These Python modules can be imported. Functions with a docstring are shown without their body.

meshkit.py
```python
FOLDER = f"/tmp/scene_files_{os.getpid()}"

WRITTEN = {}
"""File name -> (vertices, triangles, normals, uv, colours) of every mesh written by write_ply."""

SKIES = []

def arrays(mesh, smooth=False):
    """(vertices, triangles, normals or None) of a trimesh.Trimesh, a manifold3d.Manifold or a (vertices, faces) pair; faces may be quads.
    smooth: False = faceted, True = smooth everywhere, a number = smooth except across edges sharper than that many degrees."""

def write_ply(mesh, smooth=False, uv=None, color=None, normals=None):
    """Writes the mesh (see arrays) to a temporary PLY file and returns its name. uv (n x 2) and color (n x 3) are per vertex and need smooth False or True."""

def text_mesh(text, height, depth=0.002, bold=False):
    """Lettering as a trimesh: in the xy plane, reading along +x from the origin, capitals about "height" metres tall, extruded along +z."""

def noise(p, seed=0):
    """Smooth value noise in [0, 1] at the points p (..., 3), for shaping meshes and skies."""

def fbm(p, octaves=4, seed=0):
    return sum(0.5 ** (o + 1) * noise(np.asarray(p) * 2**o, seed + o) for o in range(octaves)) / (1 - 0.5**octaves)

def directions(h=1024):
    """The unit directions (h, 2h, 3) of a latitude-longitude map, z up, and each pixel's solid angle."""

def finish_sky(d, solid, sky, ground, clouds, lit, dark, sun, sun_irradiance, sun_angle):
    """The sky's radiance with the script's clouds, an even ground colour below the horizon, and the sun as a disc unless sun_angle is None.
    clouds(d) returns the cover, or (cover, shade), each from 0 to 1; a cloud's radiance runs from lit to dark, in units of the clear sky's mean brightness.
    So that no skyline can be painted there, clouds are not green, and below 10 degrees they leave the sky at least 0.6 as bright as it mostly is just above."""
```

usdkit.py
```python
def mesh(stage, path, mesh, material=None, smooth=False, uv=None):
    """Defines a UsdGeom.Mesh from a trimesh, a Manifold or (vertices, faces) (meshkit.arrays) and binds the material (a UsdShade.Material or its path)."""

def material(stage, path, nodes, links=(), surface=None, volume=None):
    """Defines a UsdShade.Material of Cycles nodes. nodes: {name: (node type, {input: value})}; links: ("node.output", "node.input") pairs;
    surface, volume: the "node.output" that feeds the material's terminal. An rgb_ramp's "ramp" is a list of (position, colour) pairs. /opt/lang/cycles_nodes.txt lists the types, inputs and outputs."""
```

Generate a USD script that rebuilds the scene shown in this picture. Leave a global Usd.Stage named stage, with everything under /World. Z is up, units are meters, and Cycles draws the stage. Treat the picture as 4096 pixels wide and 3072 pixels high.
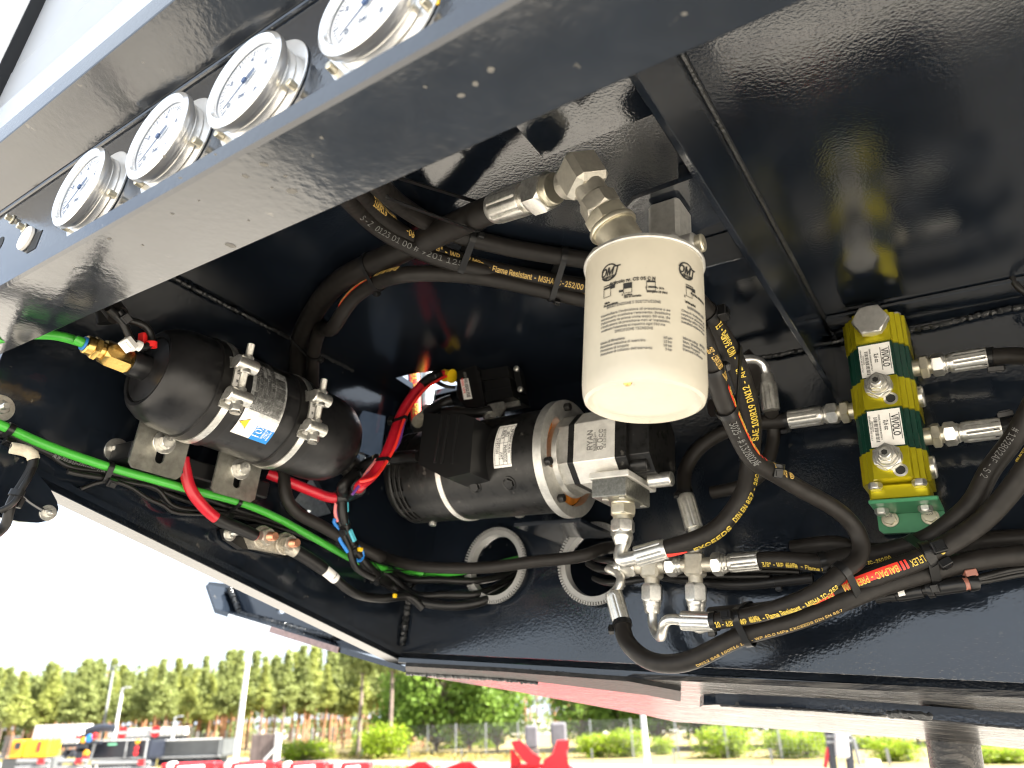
import math, random
import numpy as np, trimesh, shapely
from shapely.geometry import Polygon, Point, LineString, MultiPoint
from shapely import affinity
from scipy.interpolate import CubicSpline
import usdkit, meshkit
from pxr import Usd, UsdGeom, UsdLux, UsdShade, Gf, Sdf, Vt

stage = Usd.Stage.CreateInMemory()
UsdGeom.SetStageUpAxis(stage, UsdGeom.Tokens.z)
UsdGeom.SetStageMetersPerUnit(stage, 1.0)
UsdGeom.Xform.Define(stage, '/World')
UsdGeom.Scope.Define(stage, '/World/Looks')
rng = np.random.default_rng(7)
random.seed(7)

# ---------------------------------------------------------------- camera, sky, sun, exposure
FPX, CX, CY = 2820.0, 2048.0, 1536.0            # the lens, in pixels of a 4096 x 3072 frame
CAM_H = 1.2
UPC = np.array([-202.0, -5953.0, 2820.0]); UPC /= np.linalg.norm(UPC)     # world up seen by the camera (x right, y down, z ahead)
FWC = np.array([0, 0, 1.0]) - UPC * UPC[2]; FWC /= np.linalg.norm(FWC)
RTC = np.cross(FWC, UPC)
RTC = RTC if RTC[0] > 0 else -RTC
CW = np.array([RTC, FWC, UPC])                  # camera (x right, y down, z ahead) -> world
_dx = np.array([-4298, 874, 2820.0]); EX = -_dx / np.linalg.norm(_dx)
_dy = np.array([2114, 1364, 2820.0]); EY = _dy - EX * (EX @ _dy); EY /= np.linalg.norm(EY)
EZ = np.cross(EX, EY); EZ = EZ if EZ[1] < 0 else -EZ
CT = np.array([EX, EY, EZ])                     # camera -> trailer axes (x across, y towards its rear, z up)
TW = CW @ CT.T                                  # trailer axes -> world
CAM = np.array([0, 0, CAM_H])

EXPOSURE = 3.0
SKY = 0.05
SUN = 1.25
SUN_DIR = TW @ np.array([1.20, 0.60, 1.65]); SUN_DIR /= np.linalg.norm(SUN_DIR)

cam = UsdGeom.Camera.Define(stage, '/World/camera')
_r, _u, _b = CW @ np.array([1, 0, 0.]), CW @ np.array([0, -1, 0.]), CW @ np.array([0, 0, -1.])
cam.AddTransformOp().Set(Gf.Matrix4d(*_r, 0, *_u, 0, *_b, 0, *CAM, 1))
cam.CreateHorizontalApertureAttr(36.0); cam.CreateVerticalApertureAttr(27.0)
cam.CreateFocalLengthAttr(36.0 * FPX / 4096)
cam.CreateFStopAttr(7.1); cam.CreateFocusDistanceAttr(0.64)
cam.CreateClippingRangeAttr(Gf.Vec2f(0.02, 3000))
cam.CreateExposureAttr(EXPOSURE)

dome = UsdLux.DomeLight.Define(stage, '/World/sky')
_el, _rot = math.asin(SUN_DIR[2]), math.atan2(SUN_DIR[0], SUN_DIR[1])
_sky = usdkit.material(stage, '/World/Looks/sky', {
    's': ('sky_texture', {'sky_type': 'single_scattering', 'sun_disc': False, 'sun_elevation': _el, 'sun_rotation': _rot, 'aerosol_density': 1.6}),
    'tc': ('texture_coordinate', {}),
    'm': ('mapping', {'scale': (1.2, 1.2, 3.2)}),
    'n': ('noise_texture', {'scale': 1.7, 'detail': 7.0, 'roughness': 0.58}),
    'r': ('rgb_ramp', {'ramp': [(0.27, (0.40, 0.40, 0.40)), (0.52, (0.97, 0.97, 0.97))]}),
    'c': ('color', {'value': (3.7, 4.15, 4.75)}),
    'x': ('mix_color', {}),
    'b': ('background_shader', {'strength': SKY})},
    [('tc.generated', 'm.vector'), ('m.vector', 'n.vector'), ('n.fac', 'r.fac'), ('r.color', 'x.fac'), ('s.color', 'x.a'), ('c.color', 'x.b'), ('x.result', 'b.color')], surface='b.background')
UsdShade.MaterialBindingAPI.Apply(dome.GetPrim()).Bind(_sky)
dome.GetPrim().SetCustomDataByKey('kind', 'structure')
sun = UsdLux.DistantLight.Define(stage, '/World/sun')
_z = SUN_DIR; _x = np.cross([0, 0, 1.0], _z); _x /= np.linalg.norm(_x); _y = np.cross(_z, _x)
sun.AddTransformOp().Set(Gf.Matrix4d(*_x, 0, *_y, 0, *_z, 0, 0, 0, 20, 1))
sun.CreateIntensityAttr(SUN); sun.CreateAngleAttr(0.6); sun.CreateColorAttr(Gf.Vec3f(1.0, 0.95, 0.87))
sun.CreateNormalizeAttr(True)

# ---------------------------------------------------------------- where things are
CROPS = dict(A=(0, 0, 1.508), B=(1300, 400, 1.508), C=(2600, 0, 1.3823), D=(0, 1100, 1.508), E=(1200, 1300, 1.659), F=(2200, 600, 1.3823),
             G=(3000, 1100, 1.3823), H=(2200, 1900, 1.7015), I=(0, 2500, 1.3825), J=(1500, 2500, 1.3825), K=(2700, 2400, 1.5845),
             L=(3300, 1900, 2.765), M=(2700, 1150, 2.0737), N=(600, 1800, 2.011), O=(0, 1500, 2.37), Q=(2200, 1600, 2.552), R=(1400, 1400, 2.2125),
             S=(0, 2800, 2.4578), T=(900, 2750, 2.011), U=(800, 2250, 2.4578), V=(0, 0, 2.766), W=(3200, 2750, 2.4688), X=(1200, 0, 2.765), n=(0, 0, 1.0))
def px(c, x, y):
    ox, oy, s = CROPS[c]
    return ox + x / s, oy + y / s
def rayT(c, x, y):
    u, v = px(c, x, y)
    return CT @ np.array([u - CX, v - CY, FPX])
def at(c, x, y, ax, val):
    """the point of the trailer's space seen there, on the plane ax = val (ax X, Y or Z)"""
    r = rayT(c, x, y)
    return r * (val / r['XYZ'.index(ax)])
def onplane(c, x, y, p0, n):
    r = rayT(c, x, y); n = np.asarray(n, float)
    return r * ((np.asarray(p0) @ n) / (r @ n))
def pts(*a):
    return [at(*p) for p in a]
def proj(P):
    q = np.atleast_2d(P) @ CT
    return np.stack([CX + FPX * q[:, 0] / q[:, 2], CY + FPX * q[:, 1] / q[:, 2]], 1)
def hitcyl(c, x, y, ax, ctr, r):
    """first hit of the ray with a cylinder along axis ax (0 X, 1 Y, 2 Z) through ctr"""
    d = rayT(c, x, y); d = d / np.linalg.norm(d); k = [i for i in range(3) if i != ax]
    o = -np.asarray(ctr)[k]; e = d[k]
    A, B, C_ = e @ e, 2 * o @ e, o @ o - r * r
    disc = max(B * B - 4 * A * C_, 0)
    return d * ((-B - math.sqrt(disc)) / (2 * A))
def bg(x, y, d):
    w = CW @ np.array([x - CX, y - CY, FPX])
    return CAM + w * (d / w[1])
def bgz(x, y, z):
    w = CW @ np.array([x - CX, y - CY, FPX])
    return CAM + w * ((z - CAM_H) / w[2])

# ---------------------------------------------------------------- materials
MAT = {}
def mat(name, base, rough=0.5, metal=0.0, var=0.0, vscale=40.0, bump=0.0, bscale=300.0, bdist=0.001, rvar=0.0, spec=0.5, coat=0.0, detail=4.0, stretch=None, spots=None, extra=None):
    """a principled material with noise in colour, roughness and relief"""
    nodes = {'g': ('geometry', {}), 'p': ('principled_bsdf', {'base_color': base, 'roughness': rough, 'metallic': metal, 'specular_ior_level': spec, 'coat_weight': coat, **(extra or {})})}
    links = []
    vec = 'g.position'
    if stretch:
        nodes['mp'] = ('mapping', {'scale': stretch}); links.append(('g.position', 'mp.vector')); vec = 'mp.vector'
    col = None
    if var:
        nodes['n'] = ('noise_texture', {'scale': vscale, 'detail': detail, 'roughness': 0.62})
        b = np.array(base)
        nodes['r'] = ('rgb_ramp', {'ramp': [(0.28, tuple(b * (1 - var))), (0.72, tuple(np.minimum(b * (1 + var), 1)))]})
        links += [(vec, 'n.vector'), ('n.fac', 'r.fac')]; col = 'r.color'
    if spots:
        sc, lo, hi, c2 = spots
        nodes['sn'] = ('noise_texture', {'scale': sc, 'detail': 3.0, 'roughness': 0.5})
        nodes['sr'] = ('rgb_ramp', {'ramp': [(lo, (0, 0, 0)), (hi, (1, 1, 1))]})
        nodes['sm'] = ('mix_color', {'a': base, 'b': c2})
        links += [(vec, 'sn.vector'), ('sn.fac', 'sr.fac'), ('sr.color', 'sm.fac')]
        if col: links.append((col, 'sm.a'))
        col = 'sm.result'
    if col: links.append((col, 'p.base_color'))
    if rvar:
        nodes['rn'] = ('noise_texture', {'scale': vscale * 1.7, 'detail': 5.0, 'roughness': 0.6})
        nodes['rr'] = ('map_range', {'from_min': 0.3, 'from_max': 0.7, 'to_min': max(rough - rvar, 0.02), 'to_max': rough + rvar, 'clamp': True})
        links += [(vec, 'rn.vector'), ('rn.fac', 'rr.value'), ('rr.result', 'p.roughness')]
    if bump:
        nodes['bn'] = ('noise_texture', {'scale': bscale, 'detail': 2.0, 'roughness': 0.5})
        nodes['b'] = ('bump', {'strength': bump, 'distance': bdist})
        links += [(vec, 'bn.vector'), ('bn.fac', 'b.height'), ('b.normal', 'p.normal')]
    MAT[name] = usdkit.material(stage, '/World/Looks/' + name, nodes, links, surface='p.BSDF')
    return MAT[name]

PAINT = (0.0065, 0.0092, 0.014)
mat('black_paint', PAINT, 0.09, spec=0.9, var=0.3, vscale=9, bump=0.22, bscale=300, bdist=0.0010, rvar=0.04, spots=(55, 0.71, 0.76, (0.03, 0.03, 0.029)))
mat('black_paint_ceiling', PAINT, 0.11, spec=0.9, var=0.3, vscale=9, bump=0.15, bscale=400, bdist=0.0010, rvar=0.04)
mat('black_paint_smooth', PAINT, 0.12, spec=0.9, var=0.3, vscale=15, bump=0.15, bscale=160, bdist=0.0008, rvar=0.04, spots=(70, 0.71, 0.74, (0.06, 0.057, 0.05)))
mat('black_paint_worn', (0.012, 0.012, 0.013), 0.16, var=0.4, vscale=60, bump=0.8, bscale=150, bdist=0.002, rvar=0.1, stretch=(0.25, 2.0, 2.0), spots=(90, 0.62, 0.66, (0.10, 0.095, 0.085)))
mat('weld', (0.02, 0.021, 0.022), 0.22, var=0.5, vscale=200, bump=0.6, bscale=300, bdist=0.002)
mat('white_sheet', (0.25, 0.26, 0.275), 0.32, var=0.05, vscale=12)
mat('white_band', (0.28, 0.30, 0.335), 0.25, var=0.04, vscale=60)
mat('light_post', (0.62, 0.65, 0.68), 0.4, var=0.2, vscale=40, spots=(120, 0.68, 0.7, (0.12, 0.12, 0.12)))
mat('rubber', (0.0125, 0.0108, 0.0095), 0.5, var=0.25, vscale=70, bump=0.25, bscale=900, bdist=0.0004, rvar=0.1, spec=0.24)
mat('cable_rubber', (0.0075, 0.007, 0.0068), 0.38, var=0.25, vscale=70, spec=0.32)
mat('black_plastic', (0.006, 0.006, 0.0062), 0.33, var=0.15, vscale=90, spec=.35)
mat('motor_black', (0.0072, 0.007, 0.0068), 0.36, spec=.36, var=0.35, vscale=45, rvar=0.12, bump=0.1, bscale=500, bdist=0.0005, spots=(60, 0.68, 0.72, (0.05, 0.047, 0.043)))
mat('tank_black', (0.0085, 0.0083, 0.0088), 0.36, spec=.34, var=0.3, vscale=40, rvar=0.1, spots=(95, 0.70, 0.73, (0.004, 0.004, 0.004)))
mat('zinc', (0.62, 0.605, 0.56), 0.30, 0.88, var=0.07, vscale=70, rvar=0.05)
mat('zinc_yellow', (0.57, 0.53, 0.42), 0.36, 0.82, var=0.06, vscale=60, rvar=0.05)
mat('cast_zinc', (0.50, 0.47, 0.40), 0.45, 0.85, var=0.1, vscale=250, rvar=0.1, bump=0.4, bscale=900, bdist=0.0006)
mat('cast_alloy', (0.52, 0.51, 0.48), 0.46, 0.85, var=0.15, vscale=150, bump=0.25, bscale=800, bdist=0.0005)
mat('alloy', (0.74, 0.72, 0.67), 0.45, 0.62, var=0.12, vscale=90, rvar=0.08)
mat('chrome', (0.88, 0.87, 0.85), 0.24, 0.88, var=0.06, vscale=90)
mat('filter_paint', (0.46, 0.425, 0.345), 0.34, var=0.05, vscale=30, rvar=0.06, spots=(170, 0.70, 0.78, (0.36, 0.32, 0.25)))
mat('print_black', (0.02, 0.02, 0.02), 0.5)
mat('print_grey', (0.16, 0.155, 0.145), 0.6)
mat('print_gold', (0.48, 0.32, 0.09), 0.55, var=0.2, vscale=300)
mat('print_yellow', (0.56, 0.41, 0.06), 0.5, var=0.2, vscale=300)
mat('print_ghost', (0.13, 0.13, 0.125), 0.6)
mat('print_red', (0.72, 0.035, 0.02), 0.5, var=0.12, vscale=200)
mat('green_tube', (0.052, 0.36, 0.036), 0.33, var=0.06, vscale=60)
mat('red_cable', (0.44, 0.008, 0.020), 0.34, var=0.12, vscale=60)
mat('red_wire', (0.75, 0.03, 0.02), 0.35)
mat('violet_wire', (0.12, 0.04, 0.22), 0.4)
mat('pink_wire', (0.75, 0.22, 0.22), 0.4)
mat('blue_wire', (0.02, 0.18, 0.55), 0.4)
mat('brown_wire', (0.30, 0.09, 0.04), 0.4)
mat('grey_wire', (0.32, 0.32, 0.33), 0.4)
mat('teal_sleeve', (0.08, 0.42, 0.52), 0.25, spec=0.6)
mat('yellow_plastic', (0.78, 0.50, 0.01), 0.35)
mat('white_plastic', (0.76, 0.74, 0.70), 0.45, var=0.05)
mat('grommet_plastic', (0.27, 0.268, 0.26), 0.4, var=0.06, vscale=90)
mat('red_plastic', (0.70, 0.02, 0.02), 0.35)
mat('brown_plastic', (0.26, 0.10, 0.07), 0.4)
mat('brass', (0.60, 0.39, 0.12), 0.25, 1.0, var=0.10, vscale=90, rvar=0.05)
mat('copper', (0.72, 0.33, 0.20), 0.38, 0.9, var=0.2, vscale=300)
mat('dull_nut', (0.46, 0.42, 0.35), 0.5, 0.7, var=0.35, vscale=200, bump=0.3, bscale=500)
mat('heat_shrink', (0.007, 0.0065, 0.0064), 0.42, spec=.3, var=0.2, vscale=90)
mat('cloth_tape', (0.50, 0.45, 0.34), 0.8, var=0.2, vscale=160, bump=0.4, bscale=900)
mat('yellow_anodised', (0.47, 0.41, 0.012), 0.32, 0.7, var=0.03, vscale=40)
mat('green_enamel', (0.0035, 0.028, 0.018), 0.28, var=0.15, vscale=60)
mat('green_bracket', (0.045, 0.20, 0.095), 0.4, var=0.12, vscale=80)
mat('label_white', (0.80, 0.78, 0.74), 0.42, var=0.06, vscale=120)
mat('label_silver', (0.60, 0.60, 0.58), 0.30, 0.7, var=0.25, vscale=110, rvar=0.1)
mat('label_blue', (0.01, 0.22, 0.62), 0.35)
mat('dial_white', (0.86, 0.86, 0.85), 0.4)
mat('needle_blue', (0.03, 0.06, 0.14), 0.4)
mat('dark_hole', (0.004, 0.004, 0.004), 0.7)
mat('galvanised', (0.50, 0.53, 0.52), 0.42, 0.55, var=0.25, vscale=160, bump=0.3, bscale=500)
mat('orange_winding', (0.60, 0.20, 0.02), 0.4, var=0.3, vscale=90)
mat('plated_dark', (0.34, 0.34, 0.31), 0.34, 0.9, var=0.3, vscale=300, bump=0.2, bscale=600, bdist=0.0005)
mat('plate_zinc', (0.50, 0.485, 0.42), 0.30, 0.92, var=0.07, vscale=40, rvar=0.05)
mat('flange_paint', PAINT, 0.26, spec=0.4, var=.3, vscale=20, bump=.2, bscale=300, spots=(210, 0.64, 0.67, (0.05, 0.045, 0.04)))
mat('dull_black', (0.012, 0.0115, 0.011), 0.55, spec=.3, var=.6, vscale=60, bump=.6, bscale=200, bdist=.002)
mat('dirt', (0.12, 0.115, 0.105), 0.8, var=.3, vscale=300)
mat('reflector_brown', (0.22, 0.15, 0.14), 0.35, var=.3, vscale=120)
MAT['gauge_glass'] = usdkit.material(stage, '/World/Looks/gauge_glass', {'f': ('fresnel', {'IOR': 1.35}), 't': ('transparent_bsdf', {}), 'g': ('glossy_bsdf', {'roughness': 0.03, 'color': (1, 1, 1)}), 'm': ('mix_closure', {})},
    [('f.fac', 'm.fac'), ('t.BSDF', 'm.closure1'), ('g.BSDF', 'm.closure2')], surface='m.closure')
# steel skid plates: paint scraped in long streaks along the trailer's width
_xw, _yw = TW @ np.array([1, 0, 0]), TW @ np.array([0, 1, 0])
_ang = math.atan2(_xw[1], _xw[0])
MAT['scraped'] = usdkit.material(stage, '/World/Looks/scraped', {
    'g': ('geometry', {}), 'mp': ('mapping', {'mapping_type': 'texture', 'rotation': (0, 0, _ang), 'scale': (1.0, 0.09, 0.09)}),
    'n': ('noise_texture', {'scale': 13.0, 'detail': 8.0, 'roughness': 0.7, 'distortion': 0.4}),
    'r': ('rgb_ramp', {'ramp': [(0.44, (0.010, 0.010, 0.011)), (0.50, (0.03, 0.027, 0.024)), (0.56, (0.07, 0.064, 0.056)), (0.75, (0.11, 0.10, 0.088))]}),
    'm': ('map_range', {'from_min': 0.4, 'from_max': 0.6, 'to_min': 0.06, 'to_max': 0.22, 'clamp': True}),
    'b': ('bump', {'strength': 0.8, 'distance': 0.003}),
    'p': ('principled_bsdf', {'metallic': 0.15, 'specular_ior_level': 0.6})},
    [('g.position', 'mp.vector'), ('mp.vector', 'n.vector'), ('n.fac', 'r.fac'), ('r.color', 'p.base_color'), ('n.fac', 'm.value'), ('m.result', 'p.roughness'), ('n.fac', 'b.height'), ('b.normal', 'p.normal')], surface='p.BSDF')
# ---------------------------------------------------------------- naming and placing
_used = {}
def _path(parent, name):
    k = _used.get((parent, name), 0); _used[(parent, name)] = k + 1
    return f'{parent}/{name}' if k == 0 else f'{parent}/{name}_{k:03d}'
def shade(v, f, deg):
    """split the vertices where faces meet more sharply than deg; returns vertices, faces, normals"""
    key = np.round(v * 2e6).astype(np.int64); _, w = np.unique(key, axis=0, return_inverse=True); w = w.ravel()
    fn = np.cross(v[f[:, 1]] - v[f[:, 0]], v[f[:, 2]] - v[f[:, 0]]); ln = np.linalg.norm(fn, axis=1); ok = ln > 1e-16; f, fn, ln = f[ok], fn[ok], ln[ok]; un = fn / ln[:, None]
    cw = w[f].ravel(); cf = np.repeat(np.arange(len(f)), 3); o = np.argsort(cw, kind='stable'); sw = cw[o]
    st = np.r_[0, np.flatnonzero(np.diff(sw)) + 1]; n = np.diff(np.r_[st, len(sw)]); grp = np.repeat(np.arange(len(st)), n)
    rep = n[grp]; a = np.repeat(np.arange(len(sw)), rep); off = np.arange(len(a)) - np.repeat(np.cumsum(rep) - rep, rep); b = st[grp[a]] + off
    fa, fb = cf[o[a]], cf[o[b]]; use = (un[fa] * un[fb]).sum(1) > math.cos(math.radians(deg)); a, fb = a[use], fb[use]
    N = np.stack([np.bincount(a, fn[fb, k], len(sw)) for k in range(3)], 1); N /= np.maximum(np.linalg.norm(N, axis=1, keepdims=True), 1e-30)
    M = np.zeros_like(N); M[o] = N
    q = np.c_[cw, np.round(M * 2000).astype(np.int64)]; _, first, inv = np.unique(q, axis=0, return_index=True, return_inverse=True)
    return v[f.ravel()[first]], inv.reshape(-1, 3), M[first]
def put(path, v, f, m, smooth):
    v, f = np.asarray(v, float), np.asarray(f, int); nr = None
    if smooth: v, f, nr = shade(v, f, 180 if smooth is True else smooth)
    g = usdkit.mesh(stage, path, trimesh.Trimesh(v, f, process=False), MAT[m])
    if nr is not None:
        g.CreateNormalsAttr(Vt.Vec3fArray.FromNumpy(nr.astype(np.float32))); g.SetNormalsInterpolation('vertex')
    return g
class Thing:
    def __init__(s, name, label, cat, base, world=False, group=None, kind=None):
        s.base = np.asarray(base, float); s.world = world
        s.path = _path('/World', name); s.name = name
        x = UsdGeom.Xform.Define(stage, s.path)
        s.op = x.AddTransformOp(); s.op.Set(s.matrix(s.base))
        p = s.prim = x.GetPrim()
        p.SetCustomDataByKey('label', label); p.SetCustomDataByKey('category', cat)
        if group: p.SetCustomDataByKey('group', group)
        if kind: p.SetCustomDataByKey('kind', kind)
    def matrix(s, base):
        if s.world:
            return Gf.Matrix4d(1, 0, 0, 0, 0, 1, 0, 0, 0, 0, 1, 0, *map(float, base), 1)
        w = CAM + TW @ base
        return Gf.Matrix4d(*map(float, TW[:, 0]), 0, *map(float, TW[:, 1]), 0, *map(float, TW[:, 2]), 0, *map(float, w), 1)
    def part(s, name, mesh, m, parent=None, smooth=35, label=None, kind=None):
        if isinstance(mesh, (list,)): mesh = cat(mesh)
        v, f = np.array(mesh.vertices) - s.base, np.array(mesh.faces)
        path = _path(parent or s.path, name)
        g = put(path, v, f, m, smooth)
        if label: g.GetPrim().SetCustomDataByKey('label', label)
        if kind: g.GetPrim().SetCustomDataByKey('kind', kind)
        return path
    def copy(s, base, label, turn=None):
        path = _path('/World', s.name)
        x = UsdGeom.Xform.Define(stage, path); p = x.GetPrim()
        p.GetReferences().AddInternalReference(Sdf.Path(s.path))
        a = p.CreateAttribute('xformOp:transform', Sdf.ValueTypeNames.Matrix4d); mtx = s.matrix(np.asarray(base, float))
        if turn is not None:
            mtx = turn * mtx
        a.Set(mtx)
        p.SetInstanceable(True)
        p.SetCustomDataByKey('label', label)
        return p
def single(name, label, cat, mesh, m, world=True, group=None, kind=None, smooth=35):
    """a thing that is one mesh"""
    if isinstance(mesh, list): mesh = cat_(mesh)
    v = np.array(mesh.vertices)
    if not world: v = CAM + v @ TW.T
    path = _path('/World', name)
    g = put(path, v, np.array(mesh.faces), m, smooth)
    p = g.GetPrim()
    if label: p.SetCustomDataByKey('label', label)
    if cat: p.SetCustomDataByKey('category', cat)
    if group: p.SetCustomDataByKey('group', group)
    if kind: p.SetCustomDataByKey('kind', kind)
    return path

# ---------------------------------------------------------------- shapes
def cat(ms): return trimesh.util.concatenate(ms)
cat_ = cat
def unit(v): v = np.asarray(v, float); return v / np.linalg.norm(v)
def basis(d, ref=None):
    """columns u, v, d: a right-handed frame whose third axis is d"""
    d = unit(d)
    if ref is None: ref = np.array([0, 0, 1.0]) if abs(d[2]) < 0.9 else np.array([1.0, 0, 0])
    u = np.asarray(ref, float) - d * (np.asarray(ref, float) @ d); u = unit(u)
    return np.stack([u, np.cross(d, u), d], 1)
def place(mesh, p, d, ref=None):
    m = mesh.copy(); m.vertices = np.asarray(p) + m.vertices @ basis(d, ref).T
    return m
def box(lo, hi, bev=0.0):
    lo, hi = np.minimum(lo, hi), np.maximum(lo, hi)
    if bev <= 0:
        m = trimesh.creation.box(hi - lo); m.vertices += (lo + hi) / 2; return m
    P = []
    for k in range(3):
        a, b = lo + bev, hi - bev; a[k], b[k] = lo[k], hi[k]
        P += [[(a, b)[i][0], (a, b)[j][1], (a, b)[l][2]] for i in (0, 1) for j in (0, 1) for l in (0, 1)]
    return trimesh.convex.convex_hull(np.array(P))
def obox(p, d, ref, size, bev=0.0):
    """box centred at p with z along d and x along ref"""
    s = np.asarray(size, float) / 2
    return place(box(-s, s, bev), p, d, ref)
def lathe(profile, p, d, n=36):
    """profile: (radius, distance along d) pairs"""
    prof = np.array([(max(r, 1e-6), h) for r, h in profile])
    m = trimesh.creation.revolve(prof, sections=n)
    m.merge_vertices(); m.fix_normals()
    return place(m, p, d)
def cyl(p0, p1, r, n=24, bev=0.0):
    p0, p1 = np.asarray(p0, float), np.asarray(p1, float); L = np.linalg.norm(p1 - p0)
    b = min(bev, r * .4, L * .4)
    prof = [(0, 0), (r - b, 0), (r, b), (r, L - b), (r - b, L), (0, L)] if b > 0 else [(0, 0), (r, 0), (r, L), (0, L)]
    return lathe(prof, p0, p1 - p0, n)
def hexa(p, d, af, L, ch=0.06, rot=0.0, ref=None):
    """hexagon across flats af from p along d, with turned chamfers"""
    R = af / math.sqrt(3); a = np.arange(6) * math.pi / 3 + rot; c = L * 0.16
    P = [[R * math.cos(t), R * math.sin(t), z] for t in a for z in (c, L - c)]
    b = np.arange(24) * math.pi / 12; q = af / 2 * 0.97
    P += [[q * math.cos(t), q * math.sin(t), z] for t in b for z in (0, L)]
    return place(trimesh.convex.convex_hull(np.array(P)), p, d, ref)
def spline(P, step=0.004, closed=False):
    P = np.asarray(P, float)
    t = np.r_[0, np.cumsum(np.linalg.norm(np.diff(P, axis=0), axis=1) ** 0.8)]
    cs = CubicSpline(t, P, bc_type='natural' if len(P) > 2 else 'natural')
    L = np.linalg.norm(np.diff(cs(np.linspace(0, t[-1], 200)), axis=0), axis=1).sum()
    n = max(int(L / step), 4)
    q = cs(np.linspace(0, t[-1], 400)); s = np.r_[0, np.cumsum(np.linalg.norm(np.diff(q, axis=0), axis=1))]
    return np.stack([np.interp(np.linspace(0, s[-1], n + 1), s, q[:, k]) for k in range(3)], 1)
def tangents(P):
    T = np.gradient(P, axis=0); return T / np.linalg.norm(T, axis=1, keepdims=True)
def tube(P, r, n=14, cap=True):
    P = np.asarray(P, float); T = tangents(P); m = len(P)
    r = np.broadcast_to(np.asarray(r, float), (m,))
    u = basis(T[0])[:, 0]; V = []
    a = np.arange(n) * 2 * math.pi / n
    for i in range(m):
        u = unit(u - T[i] * (u @ T[i])); v = np.cross(T[i], u)
        V.append(P[i] + r[i] * (np.cos(a)[:, None] * u + np.sin(a)[:, None] * v))
    V = np.concatenate(V); F = []
    i, j = np.meshgrid(np.arange(m - 1), np.arange(n), indexing='ij'); i, j = i.ravel(), j.ravel(); k = (j + 1) % n
    F = np.concatenate([np.stack([i * n + j, i * n + k, (i + 1) * n + k], 1), np.stack([i * n + j, (i + 1) * n + k, (i + 1) * n + j], 1)])
    if cap:
        V = np.vstack([V, P[0], P[-1]]); c0, c1 = len(V) - 2, len(V) - 1; j = np.arange(n); k = (j + 1) % n
        F = np.vstack([F, np.stack([np.full(n, c0), k, j], 1), np.stack([np.full(n, c1), (m - 1) * n + j, (m - 1) * n + k], 1)])
    return trimesh.Trimesh(V, F, process=False)
def slab(poly2, origin, ux, uy, thick):
    """shapely polygon in the plane (origin, ux, uy), extruded by thick along ux x uy"""
    ux, uy = unit(ux), unit(uy); n = np.cross(ux, uy)
    gs = getattr(poly2, 'geoms', [poly2]); out = []
    for g in gs:
        m = trimesh.creation.extrude_polygon(g, abs(thick), engine='earcut')
        v = np.array(m.vertices)
        if thick < 0: v[:, 2] += thick
        m.vertices = np.asarray(origin) + v[:, :1] * ux + v[:, 1:2] * uy + v[:, 2:] * n
        if np.linalg.det(np.stack([ux, uy, n])) < 0: m.invert()
        out.append(m)
    return cat(out)
def slab_px(pix, p0, n, thick, holes=()):
    """polygon given by what the camera sees on the plane (p0, n); extruded along n by thick"""
    n = unit(n); B = basis(n); o = np.asarray(p0, float)
    def to2(q): return [tuple(((P - o) @ B)[:2]) for P in q]
    poly = Polygon(to2([onplane(c, x, y, p0, n) for c, x, y in pix])).buffer(0)
    for h in holes:
        poly = poly.difference(Polygon(to2([onplane(c, x, y, p0, n) for c, x, y in h])))
    return slab(poly, o, B[:, 0], B[:, 1], thick)
_tc = {}
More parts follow.
